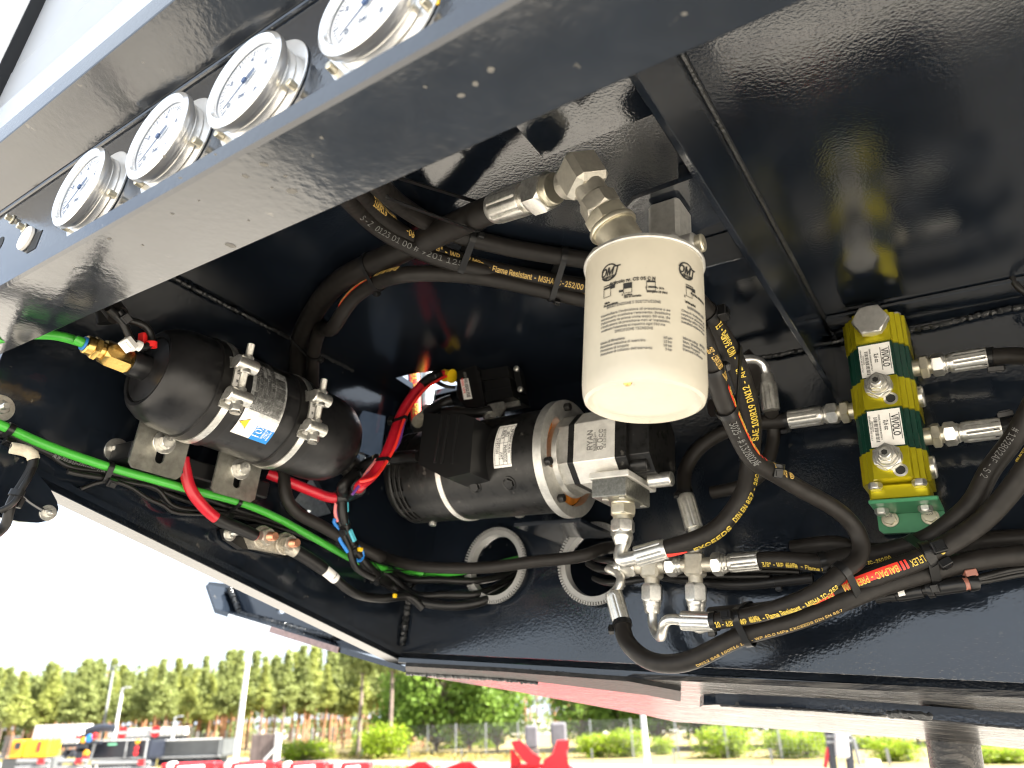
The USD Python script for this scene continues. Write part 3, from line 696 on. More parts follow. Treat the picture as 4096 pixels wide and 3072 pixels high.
T_ = [ftext('Articolo nr. CS 05 C N', 332, 582, 712, .0024, True, yfix=zrow(722))]
for s, x0, x1, y in (('Oliare', 305, 332, 812), ('la guarnizione', 305, 376, 826), ('Avvitare', 410, 455, 795), ('fino al contatto', 410, 505, 806), ('Stringere 25 (Nm)', 534, 648, 785), ('1', 299, 305, 826), ('2', 397, 404, 790), ('3', 527, 534, 764), ('+ 3/4', 586, 630, 764)):
    T_.append(ftext(s, x0, x1, y, .0014, True, yfix=zrow(y + 6)))
for s, x0, x1, y in (('Part No. CS 05 C N', 776, 842, 770), ('Oil the gasket', 745, 800, 830), ('1', 740, 746, 800)):
    T_.append(ftext(s, x0, x1, y, .0016, True, yfix=zrow(y - 18)))
fil.part('lettering', cat(T_), 'print_black', smooth=False)
T_ = [ftext('MAINTENANCE AND', 757, 842, 870, .0019, yfix=zrow(840))]
for i, s in enumerate(('Check indicator at', 'replace element if', 'initially after first 50', 'installed replace elem')):
    T_.append(ftext(s, 724, 846, 890 + i * 22, .0017, yfix=zrow(868 + i * 21)))
for i, s in enumerate(('Micron rating', 'Max. Working Press', 'Burst Pressure', 'Element Collapse')):
    T_.append(ftext(s, 733, (812, 850, 824, 838)[i], 1040 + i * 21, .0018, yfix=zrow(1020 + i * 21)))
T_.append(ftext('SPECIF', 824, 850, 1070, .0018, yfix=zrow(1015)))
fil.part('lettering', cat(T_), 'print_grey', smooth=False)
# round emblems: two arcs, letters, the word below
def emblem(xc, yc, rx):
    a0, z0 = fhit(xc, yc); R = .0068; out = []
    for lo, hi, th in ((35, 165, .0011), (205, 335, .0014)):
        a = np.radians(np.linspace(lo, hi, 26)); o = np.stack([np.cos(a), np.sin(a)], 1)
        V = np.vstack([np.c_[o * R, np.full(26, .0002)], np.c_[o * (R - th), np.full(26, .0002)]])
        F = np.array([(i, i + 1, 26 + i) for i in range(25)] + [(i + 1, 27 + i, 26 + i) for i in range(25)])
        out.append(trimesh.Trimesh(V, F[:, ::-1], process=False))
    q = text2('OMT', .0058, True); w = q.vertices[:, 0].max(); q.vertices[:, 0] = (q.vertices[:, 0] / w - .5) * .0148; q.vertices[:, 0] += q.vertices[:, 1] * .25; q.vertices[:, 1] -= .0022; out.append(q)
    q = text2('GROUP', .0019, True); w = q.vertices[:, 0].max(); q.vertices[:, 0] = (q.vertices[:, 0] / w - .5) * .0080; q.vertices[:, 1] -= .0048; out.append(q)
    return on_cyl(cat(out), 2, cc, FR, a0, z0)
for e_ in ((328, 678), (753, 672)): fil.part('emblem', emblem(*e_, 0), 'print_black', smooth=False)
def picto(xc, yc, k):
    a0, z0 = fhit(xc, yc); o = []
    def r_(x0, y0, x1, y1, f=True):
        q = rect(x1 - x0, y1 - y0, 6, 1, .0002); q.vertices += [x0, y0, 0]; o.append(q)
    r_(-.003, .002, .003, .0035); 
    for e in (-.003, .0026): r_(e, -.004, e + .0004, .002)
    r_(-.003, -.0044, .003, -.004)
    if k == 1: r_(-.003, .0042, .004, .0050); r_(.003, .001, .0062, .0040)
    if k == 2: r_(-.0028, -.001, .0028, .002); r_(-.006, -.003, -.0028, -.0012)
    if k == 3: r_(-.0018, -.0022, .0036, -.0008)
    return on_cyl(cat(o), 2, cc, FR, a0, z0)
fil.part('pictogram', cat([picto(318, 785, 1), picto(430, 760, 2), picto(558, 748, 3), picto(768, 785, 1)]), 'print_black', smooth=False)
# head
hz0, hz1 = ZT - .001, ZP - .001
fil.part('filter_head', cat([box((FC[0] - .034, FC[1] - .022, hz0), (FC[0] + .012, FC[1] + .034, hz0 + .017), .003), box((FC[0] - .010, FC[1] + .002, hz0 + .001), (FC[0] + .026, FC[1] + .034, hz0 + .031), .006), box((FC[0] - .006, FC[1] + .020, hz0 + .02), (FC[0] + .02, FC[1] + .05, hz1), .003), cyl((FC[0] + .012, FC[1] + .014, hz0 + .018), (FC[0] + .036, FC[1] + .014, hz0 + .018), .0095, 28, .002)]), 'cast_alloy')
fil.part('stamped_letter', text_flat('I', (FC[0] + .006, FC[1] + .0017, hz0 + .016), Xv, Zv, .008, bold=True), 'print_black', smooth=False)
pp = np.array([FC[0] + .0372, FC[1] + .014, hz0 + .018])
fil.part('plug', cat([cyl(pp - Xv * .002, pp + Xv * .004, .0068, 24, .001), cyl(pp + Xv * .004, pp + Xv * .0043, .0032, 6)]), 'zinc_yellow')
# fittings from the head's left port up to the elbow block
e_c = at('B', 1558, 470, 'Y', .385)                # elbow block
port = np.array([FC[0] - .012, FC[1] - .006, hz0 + .018])
dp = unit(e_c - port); Lp = np.linalg.norm(e_c - port)
fil.part('port_washer', lathe([(0, 0), (.0185, 0), (.019, .001), (.019, .003), (.0185, .004), (0, .004)], port + dp * (Lp * .26), dp, 36), 'zinc_yellow')
fil.part('adapter', cat([cyl(port, port + dp * Lp * .3, .0165, 30), hexa(port + dp * Lp * .26 + dp * .004, dp, .031, Lp * .16), cyl(port + dp * Lp * .4, port + dp * Lp * .62, .0125, 28)]), 'zinc_yellow')
fil.part('nut', hexa(port + dp * Lp * .5, dp, .027, Lp * .2, rot=.5), 'cast_zinc')
# cast elbow: turned body with a rounded block at the corner
suc_end = at('B', 1040, 650, 'Z', .405)
suc_fer = at('B', 1255, 575, 'Z', .398)
d2 = unit(suc_fer - e_c)
ref = d2 - dp * (d2 @ dp)
fil.part('elbow_body', cat([obox(e_c + dp * .003, dp, ref, (.030, .030, .030), .0045), cyl(e_c - dp * .022, e_c, .0125, 28), cyl(e_c, e_c + d2 * .024, .0130, 28)]), 'cast_zinc')

# ================================================================ black accumulator tank on the side wall
TC = np.array([-0.73, 0, 0.284]); TR = .0585
tank = Thing('accumulator_tank', 'matt black cylindrical pressure tank held by two clamp bands on the left wall', 'pressure tank', (TC[0], .46, TC[2]))
tank.part('shell', lathe([(0, .336), (.016, .336), (.036, .3395), (.0375, .342), (.0385, .3385), (.042, .338), (.0475, .342), (.0535, .352), (.0575, .367), (TR, .385), (TR, .570), (.0575, .585), (.0535, .600), (.0465, .612), (.036, .622), (.018, .628), (0, .6285)], (TC[0], 0, TC[2]), Yv, 72), 'tank_black', smooth=40)
tank.part('port_neck', lathe([(0, .318), (.0135, .318), (.0145, .320), (.0145, .337), (0, .337)], (TC[0], 0, TC[2]), Yv, 32), 'tank_black')
tank.part('end_valve', lathe([(0, .628), (.007, .628), (.007, .636), (.004, .638), (.004, .644), (0, .644)], (TC[0], 0, TC[2]), Yv, 24), 'zinc')
for y0 in (.405, .512):
    A = np.linspace(0, 2 * math.pi, 73)
    tank.part('rubber_liner', lathe([(TR, -.0165), (TR + .0022, -.0155), (TR + .0022, .0155), (TR, .0165)], (TC[0], y0, TC[2]), Yv, 72), 'heat_shrink')
    bnd = tank.part('clamp_band', lathe([(TR + .0020, -.0042), (TR + .0036, -.0040), (TR + .0036, .0040), (TR + .0020, .0042)], (TC[0], y0, TC[2]), Yv, 72), 'zinc')
    q = on_cyl(rect(.042, .0072, 14), 1, TC, TR + .0036, math.radians(62), y0 - .0036)
    tank.part('band_sticker', q, 'label_white', bnd)
    ms = []
    for k, (s, ln) in enumerate((('DON', 0), ('09', 1), ('17', 2), ('W', 3))):
        z = text2(s, .0026, True)
        ms.append(on_cyl(z, 1, TC, TR + .0042, math.radians(64 + ln * 9), y0 + .002, swap=False, up=-1))
    tank.part('sticker_print', cat(ms), 'print_black', bnd, smooth=False)
    # clamp bolt: two barrels, a threaded rod and a hexagon head
    xr = TC[0] + TR + .016
    zt_, zb_ = .3015, .2640
    for zz, ln in ((zt_, .026), (zb_, .028)):
        p = np.array([xr, y0 - ln / 2, zz])
        bar = tank.part('barrel', cyl(p, p + Yv * ln, .0082, 28, .0012), 'zinc')
        tank.part('barrel_collar', cyl(np.array([xr, y0, zz - .0105]), np.array([xr, y0, zz + .0105]), .0064, 20, .001), 'zinc', bar)
        tank.part('lug', cat([box((xr - .020, y0 - .0095, zz - .004), (xr + .004, y0 - .0078, zz + .009 if zz > .28 else zz + .004), .0006), box((xr - .020, y0 + .0078, zz - .004), (xr + .004, y0 + .0095, zz + .004), .0006), box((xr - .021, y0 - .0095, zz - (.002 if zz > .28 else .011)), (xr - .0180, y0 + .0095, zz + (.011 if zz > .28 else .002)), .0006)]), 'zinc')
    tank.part('threaded_rod', rodthread((xr, y0, .258), (xr, y0, .327), .0042), 'zinc')
    tank.part('bolt_head', cat([hexa((xr, y0, .247), Zv, .0125, .0075), cyl((xr, y0, .2445), (xr, y0, .247), .0055, 20)]), 'zinc')
    # foot plate with slot and bolt
    cx_ = -.776
    c0 = {.405: ('D', 968, 1040), .512: ('D', 1430, 1195)}[y0]
    pc = at(*c0, 'X', cx_)
    poly = Polygon([(-.031, .034), (.031, .034), (.031, -.026), (.026, -.031), (-.026, -.031), (-.031, -.026)]).difference(LineString([(.001, -.014), (.001, -.004)]).buffer(.0052))
    fp = tank.part('foot_plate', slab(poly, pc, Yv, Zv, .003), 'plate_zinc')
    bp = at(*{.405: ('D', 990, 1010), .512: ('D', 1450, 1170)}[y0], 'X', cx_ + .003)
    tank.part('foot_bolt', bolt(bp, Xv, af=.0150, L=.0085, washer=.0135), 'zinc', fp, smooth=30)
    tank.part('bolt_mark', text_flat('8.8', bp + Xv * .0103 - Yv * .0035 + Zv * .001, Yv, Zv, .0034, bold=True), 'print_grey', fp, smooth=False)
tank.part('mounting_rail', box((XL + .001, .372, .200), (-.786, .560, .222), .002), 'black_plastic')
# warning label round the tank's flank
def thit(x, y):
    p = hitcyl('D', x, y, 1, TC, TR); return math.atan2(p[0] - TC[0], p[2] - TC[2]), p[1]
aTop, _ = thit(1640, 580); aBot, _ = thit(1520, 990); _, yL = thit(1420, 900); _, yR = thit(1690, 880)
LW, LH = yR - yL, (aBot - aTop) * TR
lab = on_cyl(rect(LH, LW, 24, 2), 1, TC, TR, aTop, yL, off=.0002)
lb = tank.part('warning_label', lab, 'label_silver')
tank.part('label_white_end', on_cyl(rect(LH * .30, LW, 10, 2), 1, TC, TR, aTop + (aBot - aTop) * .70, yL, off=.0005), 'label_white', lb)
tank.part('label_blue_box', on_cyl(rect(LH * .19, LW * .50, 8, 2), 1, TC, TR, aTop + (aBot - aTop) * .81, yL + LW * .5, off=.0008), 'label_blue', lb)
def ltext(s, u, v, h, w=None, bold=False):
    """u along the label's height from its bottom (0..1), v across from its left: reads upward round the tank"""
    q = text2(s, h, bold); q = q.copy()
    if w: q.vertices[:, 0] *= w / q.vertices[:, 0].max()
    q.vertices[:, 0] += u * LH; q.vertices[:, 1] += 0
    return on_cyl(q, 1, TC, TR, aTop + (aBot - aTop) * 1.0, yL + v * LW, up=-1, off=.0008)
L_ = []
for i, s in enumerate(('ATTENZIONE ACCUMULATORE SOTTO PRESSIONE', 'CAUTION PRESSURE ACCUMULATOR', 'ACHTUNG DRUCKSPEICHER', 'VARNING TRYCKACKUMULATOR', 'ATTENTION ACCUMULATEUR SOUS PRESSION')):
    L_.append(ltext(s, .34, .16 + i * .115, .0034, len(s) * .00205, True))
for i in range(7):
    L_.append(ltext('PRECARICA AZOTO PREGONFLAGE PRESSIONE', .34, .70 + i * .04, .0016, .05))
for i in range(5):
    L_.append(ltext('SCARICARE PRIMA DI OGNI INTERVENTO SUL CIRCUITO', .34, .19 + i * .115, .0013, .07))
tank.part('lettering', cat(L_), 'print_black', lb, smooth=False)
tank.part('lettering', cat([ltext('FOX', .05, .70, .0088, .0165, True), ltext('OPERA MI', .05, .80, .0026, .014, True), ltext('ITALY', .07, .87, .0026, .009, True), ltext('www.fox.it', .05, .94, .0024, .014, True)]), 'label_white', lb, smooth=False)
tri = Polygon([(0, 0), (.0135, .0), (.0067, .012)]); tm = trimesh.creation.extrude_polygon(tri, .0003, engine='earcut')
def tri_at(k, m, off, c):
    q = tm.copy(); q.vertices = (q.vertices - [.0067, .0045, 0]) * [k, k, 1] + [.0067, .0045, 0]; q.vertices[:, 0] += LH * .10
    tank.part('warning_triangle', on_cyl(q, 1, TC, TR, aBot, yL + LW * .26, up=-1, off=off), m, lb)
tri_at(1.0, 'print_black', .0006, 0); tri_at(.84, 'yellow_plastic', .0010, 0)

# ================================================================ DC motor and gear pump
_m0, _m1 = at('E', 1700, 872, 'Y', .76), at('E', 560, 1062, 'Y', .76)
MC = np.array([0, .76, (_m0[2] + _m1[2]) / 2]); MR = .0685
def mx(c, x, y): return hitcyl(c, x, y, 0, MC, MR)[0]
x_l, x_r = mx('R', 262, 1150), mx('R', 1660, 1050)
x_band = mx('R', 790, 1180)
motor = Thing('electric_motor', 'black electric motor with silver end flange mounted along the back wall', 'motor', (x_r, MC[1], MC[2]))
motor.part('body', lathe([(0, 0), (MR, 0), (MR, x_r - x_band), (0, x_r - x_band)], (x_band, MC[1], MC[2]), Xv, 72), 'motor_black', smooth=40)
capl = x_band - x_l
# brush cover with slots (real openings)
th = np.linspace(0, 2 * math.pi, 121); 
cov = Polygon([(0, 0), (2 * math.pi * MR * .985, 0), (2 * math.pi * MR * .985, capl - .012), (0, capl - .012)])
for k in range(16):
    a0 = k * 2 * math.pi / 16 * MR * .985
    if k % 4 == 3: continue
    for j in range(3):
        s0 = .010 + j * .0085
        cov = cov.difference(LineString([(a0 + .005, s0), (a0 + .0205, s0)]).buffer(.0021, 4))
cm = trimesh.creation.extrude_polygon(cov, .003, engine='earcut')
v_, f_ = trimesh.remesh.subdivide_to_size(np.array(cm.vertices), np.array(cm.faces), .006)
cm = on_cyl(trimesh.Trimesh(v_, f_, process=False), 0, MC, MR * .985 - .003, 0.1, x_l + .012, off=0)
cv = motor.part('brush_cover', cm, 'motor_black', smooth=30)
motor.part('cover_end', lathe([(0, 0), (MR * .80, 0), (MR * .92, .003), (MR * .985, .0125), (MR * .95, .0125), (0, .006)], (x_l, MC[1], MC[2]), Xv, 72), 'motor_black', cv)
motor.part('commutator', lathe([(0, 0), (MR * .80, 0), (MR * .80, capl - .01), (0, capl - .01)], (x_l + .006, MC[1], MC[2]), Xv, 48), 'dark_hole')
motor.part('clamp_ring', lathe([(MR - .002, -.004), (MR + .0012, -.004), (MR + .0012, .004), (MR - .002, .004)], (x_band, MC[1], MC[2]), Xv, 72), 'alloy')
for x, y in ((1105, 1210), (1408, 1182)):
    p = hitcyl('R', x, y, 0, MC, MR); d = unit([0, p[1] - MC[1], p[2] - MC[2]])
    motor.part('cover_screw', cat([hexa(p - d * .001, d, .0125, .004), lathe([(.008, 0), (.0098, 0), (.0098, .0012), (.008, .0016)], p - d * .0005, d, 30)]), 'motor_black')
# name plate round the body
def mhit(x, y): p = hitcyl('R', x, y, 0, MC, MR); return math.atan2(p[2] - MC[2], p[1] - MC[1]), p[0]
a_t, xa = mhit(1375, 672); a_b, xb = mhit(1350, 1040); _, xl_ = mhit(1275, 870); _, xr_ = mhit(1430, 860)
if a_b < a_t: a_b += 2 * math.pi
NL, NW = (a_b - a_t) * MR, xr_ - xl_
npl = motor.part('name_plate', on_cyl(rect(NL, NW, 20, 2), 0, MC, MR, a_t, xl_, off=.0002), 'label_white')
def ntext(s, u, v, h, w):
    q = text2(s, h, False); q.vertices[:, 0] *= w / q.vertices[:, 0].max(); q.vertices[:, 0] += u * NL
    return on_cyl(q, 0, MC, MR, a_b, xl_ + v * NW, up=-1, off=.0006)
N_ = [ntext('HY62019', .30, .30, .0046, .021), ntext('24V', .16, .52, .0046, .010), ntext('4.5KW', .62, .52, .0046, .014), ntext('2000RPM', .10, .75, .0046, .022), ntext('CW', .66, .75, .0046, .008), ntext('www.olesa.es', .28, .95, .0044, .034)]
for k in (.08, .33, .55, .78, .985): 
    q = rect(NL * .88, .0005, 18); q.vertices[:, 0] += NL * .06; N_.append(on_cyl(q, 0, MC, MR, a_t, xl_ + k * NW - .0003, off=.0005))
for u in (.06, .47, .94):
    q = rect(.0005, NW * .9, 1); q.vertices[:, 0] += NL * u; N_.append(on_cyl(q, 0, MC, MR, a_t, xl_ + NW * .05, off=.00055))
motor.part('lettering', cat(N_), 'print_black', npl, smooth=False)
# slotted end flange
FRd = .0765
ring = Point(0, 0).buffer(FRd, 36)
for a in (50, 170, 290):
    aa = np.radians(np.linspace(a - 30, a + 30, 13)); ring = ring.difference(LineString(np.c_[.0545 * np.cos(aa), .0545 * np.sin(aa)]).buffer(.0078, 8))
motor.part('end_flange', slab(ring, (x_r, MC[1], MC[2]), Yv, Zv, .012), 'cast_alloy')
motor.part('windings', lathe([(0, 0), (.061, 0), (.061, .001), (0, .001)], (x_r - .0005, MC[1], MC[2]), Xv, 40), 'orange_winding')
for a in (20, 110, 200, 245, 335):
    p = np.array([x_r + .012, MC[1] + .0665 * math.cos(math.radians(a)), MC[2] + .0665 * math.sin(math.radians(a))])
    motor.part('socket_screw', cat([cyl(p, p + Xv * .008, .0053, 22, .0008), cyl(p + Xv * .008, p + Xv * .0082, .0026, 6)]), 'motor_black')
# terminal cover box on top front of the motor, a truncated block
tb = [at('R', x, y, 'Y', MC[1] - MR - .030) for x, y in ((655, 560), (1010, 568), (1095, 600), (1062, 1085), (850, 1135), (602, 1010))]
cbz = np.mean(tb, 0)
P_ = [p for p in tb] + [p + Yv * .050 for p in tb]
boxm = trimesh.convex.convex_hull(np.array(P_))
tcov = motor.part('terminal_cover', boxm, 'black_plastic', smooth=25)
for x0, y0, x1, y1 in ((822, 580, 752, 1000), (880, 580, 812, 1005), (960, 580, 905, 1010)):
    p, q = at('R', x0, y0, 'Y', MC[1] - MR - .0302), at('R', x1, y1, 'Y', MC[1] - MR - .0302)
    motor.part('cover_ridge', tube(spline([p, (p + q) / 2, q], .02), .0022, 8), 'black_plastic', tcov)
motor.part('foot_bolt', cyl(at('R', 735, 1480, 'Y', .775), at('R', 730, 1555, 'Y', .775), .0055, 20, .001), 'zinc')
motor.part('foot_bolt', cyl(at('R', 1500, 1440, 'Y', .79), at('R', 1502, 1475, 'Y', .79), .008, 20, .002), 'zinc')
motor.part('foot_rail', box((x_r - .10, .80, MC[2] - MR - .006), (x_r + .005, .90, MC[2] - MR - .001)), 'black_paint')

# pump
def qx(x, y): return at('Q', x, y, 'Y', .735)[0]
X1, X2, X3, X4, X5 = x_r + .012, qx(262, 560), qx(320, 560), qx(735, 500), qx(850, 480)
X6 = X5 + .026
pump = Thing('gear_pump', 'silver and black gear pump bolted to the motor flange below the filter', 'pump', (X3, MC[1], MC[2]))
zt_, zb_ = at('Q', 560, 195, 'Y', MC[1])[2], at('Q', 560, 800, 'Y', MC[1] - .03)[2]
zc_ = (zt_ + zb_) / 2; hh = (zt_ - zb_) / 2
def prof_(k, dz=0, wid=.043):
    return Polygon([(-wid * k, -hh * .55 * k), (-wid * k, hh * .55 * k), (-wid * .55 * k, hh * k), (wid * .55 * k, hh * k), (wid * k, hh * .55 * k), (wid * k, -hh * .55 * k), (wid * .55 * k, -hh * k), (-wid * .55 * k, -hh * k)]).buffer(.008, 6).buffer(-.006, 6)
pump.part('adapter_flange', cat([slab(prof_(.97), (X1, MC[1], zc_), Yv, Zv, X2 - X1), lathe([(0, 0), (.052, 0), (.050, .006), (0, .006)], (X1, MC[1], MC[2]), Xv, 48)]), 'cast_alloy', smooth=40)
pump.part('front_cover', slab(prof_(1.0), (X2, MC[1], zc_), Yv, Zv, X3 - X2), 'motor_black', smooth=40)
pb = pump.part('pump_body', slab(prof_(1.0), (X3 + .0002, MC[1], zc_), Yv, Zv, X4 - X3), 'alloy', smooth=40)
pump.part('rear_cover', slab(prof_(1.0), (X4 + .0004, MC[1], zc_), Yv, Zv, X5 - X4), 'motor_black', smooth=40)
pump.part('rear_boss', slab(prof_(.86), (X5 + .0006, MC[1], zc_), Yv, Zv, X6 - X5), 'motor_black', smooth=40)
for (c, x, y, L, m) in (('Q', 940, 655, .018, 'motor_black'), ('Q', 1160, 360, .016, 'motor_black'), ('Q', 1150, 812, .024, 'zinc')):
    e = at(c, x, y, 'Y', .735 if m == 'zinc' else .74); e[0] = X6 + .002 if m != 'zinc' else X6 + .012
    e = rayT(c, x, y); s_ = (X5 + .012 + (.016 if m == 'zinc' else 0)) / e[0]; e = e * s_
    pump.part('cover_bolt', cat([cyl(e - Xv * L * .7, e + Xv * L * .5, .0088, 24, .0012), cyl(e + Xv * L * .5, e + Xv * (L * .5 + .0003), .0045, 6)]), m)
yf = MC[1] - .043
def ptext(s, x, y, h, w, bold=False, m=None):
    p = at('Q', x, y, 'Y', yf - .0022); return text_flat(s, p, Zv, -Xv, h, w, bold)
pump.part('lettering', cat([ptext('RYAN', 432, 515, .0072, .026, True), ptext('8.0cc', 538, 512, .0076, .027), ptext('MADE FOR 24V', 462, 520, .0026, .024), ptext('ASSEMBLY', 480, 520, .0026, .020), ptext('CE 12903B', 570, 490, .0030, .024)]), 'print_grey', pb, smooth=False)
# outlet block below with a fitting and a bend
blk0, blk1 = at('Q', 425, 830, 'Y', yf - .001), at('Q', 775, 965, 'Y', yf - .001)
pump.part('port_flange', box((blk0[0] - .004, yf - .002, zb_ - .004), (blk1[0] + .003, MC[1] + .035, zb_ + .004), .0012), 'alloy')
pump.part('outlet_block', box((blk0[0], yf - .001, blk1[2]), (blk1[0], MC[1] + .022, zb_ - .004), .0012), 'plated_dark')
oc = np.array([(blk0[0] + blk1[0]) / 2 + .003, MC[1] - .012, blk1[2]])
for dx_, dy_ in ((-.013, -.020), (.010, -.022), (.016, .022), (-.014, .020)):
    pump.part('block_screw', cyl(oc + [dx_, dy_, 0], oc + [dx_, dy_, -.0018], .0042, 18, .0006), 'zinc')
# ================================================================ solenoid contactor above the motor
def ry(c, x, y, Y): return at(c, x, y, 'Y', Y)
YS = .745
sol = Thing('solenoid', 'small black contactor with white label bracketed on top of the motor', 'contactor', ry('R', 1160, 320, YS))
def face(c, q, Y, depth, bev=.002):
    a = [at(c, x, y, 'Y', Y) for x, y in q]; return trimesh.convex.convex_hull(np.array(a + [p + Yv * depth for p in a]))
sol.part('front_body', face('R', ((945, 190), (1100, 140), (1175, 500), (1020, 515), (945, 405)), YS, .045), 'black_plastic', smooth=25)
sol.part('frame_plate', cat([face('R', ((1100, 140), (1118, 140), (1195, 505), (1172, 505)), YS - .003, .052), face('R', ((1125, 185), (1143, 182), (1192, 465), (1175, 470)), YS - .004, .052)]), 'tank_black', smooth=25)
sol.part('rear_body', cat([face('R', ((1135, 182), (1392, 140), (1408, 230), (1152, 272)), YS, .045), face('R', ((1152, 276), (1408, 233), (1424, 322), (1170, 366)), YS + .004, .045), face('R', ((1170, 368), (1422, 325), (1443, 412), (1192, 462)), YS, .045)]), 'black_plastic', smooth=25)
sol.part('end_plate', face('R', ((1440, 170), (1480, 145), (1500, 190), (1460, 215), (1470, 300), (1525, 330), (1525, 370), (1485, 375)), YS + .012, .012), 'black_plastic', smooth=25)
for x, y in ((1477, 168), (1512, 352)):
    p = ry('R', x, y, YS + .012); sol.part('screw', cat([cyl(p + Yv * .001, p - Yv * .004, .0042, 18, .001), obox(p - Yv * .0042, Yv, Xv, (.005, .0012, .0006)), obox(p - Yv * .0042, Yv, Xv, (.0012, .005, .0006))]), 'zinc')
lq = [ry('R', x, y, YS - .0005) for x, y in ((975, 262), (1045, 250), (1082, 432), (1008, 440))]
lbl = sol.part('label', trimesh.Trimesh(np.array(lq), [[0, 3, 2], [0, 2, 1]], process=False), 'label_white')
lux, luy = unit(lq[0] - lq[3]), None
nl = -Yv; luy = unit(np.cross(nl, lux))
if luy @ (lq[0] - lq[1]) < 0: pass
def st(s, u, v, h, w, m):
    p = lq[3] + (lq[0] - lq[3]) * u + (lq[2] - lq[3]) * v; sol.part('lettering', text_flat(s, p + nl * .0002, lux, luy, h, w, True), m, lbl, smooth=False)
st('contactor' if False else '24V 200A', .30, .36, .0034, .028, 'print_red')
for i in range(4): st('IP66 24VDC 200A 6.12', .1, .56 + .11 * i, .0016, .045 if i else .03, 'print_grey')
sol.part('foot_bracket', cat([face('R', ((1200, 485), (1355, 455), (1372, 515), (1215, 532)), YS + .004, .003), face('R', ((1365, 440), (1490, 420), (1502, 485), (1378, 510)), YS + .015, .003), face('R', ((1215, 528), (1372, 512), (1318, 590), (1310, 592)), YS + .006, .003)]), 'zinc')
p = ry('R', 1252, 640, YS + .004)
sol.part('bracket_bolt', cat([rodthread(p, ry('R', 1222, 535, YS + .004), .0052), hexa(ry('R', 1248, 620, YS + .004), unit(ry('R', 1222, 535, YS) - ry('R', 1252, 640, YS)), .016, .007), cyl(ry('R', 1238, 590, YS + .004), ry('R', 1234, 578, YS + .004), .010, 24)]), 'zinc')
sol.part('terminal_boot', tube(spline([ry('R', 905, 232, YS), ry('R', 870, 228, YS), ry('R', 835, 225, YS)], .003), np.interp(np.linspace(0, 1, len(spline([ry('R', 905, 232, YS), ry('R', 870, 228, YS), ry('R', 835, 225, YS)], .003))), [0, .5, 1], [.011, .009, .010]), 14), 'yellow_plastic')
sol.part('boot_lead', tube(spline([ry('R', 760, 285, YS - .005), ry('R', 840, 325, YS), ry('R', 930, 335, YS + .01)]), .0018, 8), 'cable_rubber')
sol.part('boot_lead', tube(spline([ry('R', 770, 270, YS - .005), ry('R', 860, 318, YS), ry('R', 930, 325, YS + .01)]), .0018, 8), 'cable_rubber')
# thick leads from the contactor to the motor terminals
for lab_, P, r, m, cw in (
    ('thick black taped lead curving from the contactor behind the motor cover', [('R', 900, 445, .765), ('R', 830, 470, .76), ('R', 740, 520, .765), ('R', 650, 590, .775), ('R', 590, 680, .79), ('R', 640, 730, .80)], .0092, 'heat_shrink', 1),
    ('black lead lying between the contactor and the motor cover top', [('R', 830, 545, .735), ('R', 960, 540, .735), ('R', 1090, 560, .74), ('R', 1200, 545, .745), ('R', 1240, 530, .75)], .0072, 'heat_shrink', 0)):
    h = Hose('motor_lead', lab_, 'cable', pts(*[(c, x, y, 'Y', v) for c, x, y, v in P]), r, m, part='sleeve')
    if cw: h.sleeve(('R', 690, 560), ('R', 600, 650), r * 1.06, 'cloth_tape', 'tape_wrap')
# pipe and hose seen through the access hole
pip = single('steel_pipe', 'pale upright pipe seen through the hole above the contactor', 'pipe', tube(spline(pts(('R', 690, 100, 'X', XL + .02), ('R', 690, 300, 'X', XL + .035), ('R', 688, 520, 'X', XL + .05)), .01), .0125, 20), 'galvanised', world=False)
h = Hose('warning_hose', 'hose with red lettered band passing down through the ceiling hole', 'hose', pts(('R', 560, 60, 'X', XL + .02), ('R', 575, 300, 'X', XL + .03), ('R', 582, 480, 'X', XL + .035), ('R', 590, 690, 'X', XL + .04)), .0115, 'rubber')
h.band(('R', 562, 120), ('R', 590, 690), .019, 'print_red'); h.text('BALPAC - PREM', ('R', 565, 222), ('R', 588, 640), .010, 'print_yellow')

# ================================================================ cable hole edging
def edging(i, label):
    x, z = RING[i]; r = .049
    t = Thing('hole_edging', label, 'edging', (x, YB - .010, z), group='toothed edging rings in the back wall')
    t.part('ring', lathe([(r - .004, .014), (r - .004, .002), (r - .0035, 0), (r + .004, 0), (r + .0045, .001), (r + .0045, .004), (r + .001, .004), (r + .001, .014)], t.base - Yv * .0045, Yv, 64), 'grommet_plastic')
    ms = []
    for k in range(84):
        a = k * 2 * math.pi / 84; d = np.array([math.cos(a), 0, math.sin(a)]); ms.append(obox(t.base - Yv * .003 + d * (r + .006), d, Yv, (.0050, .0021, .0048)))
    t.part('teeth', cat(ms), 'grommet_plastic', kind='stuff')
edging(0, 'white toothed edging ring of the hole below the motor, left of the other ring')
edging(1, 'white toothed edging ring of the hole behind the elbow fittings')

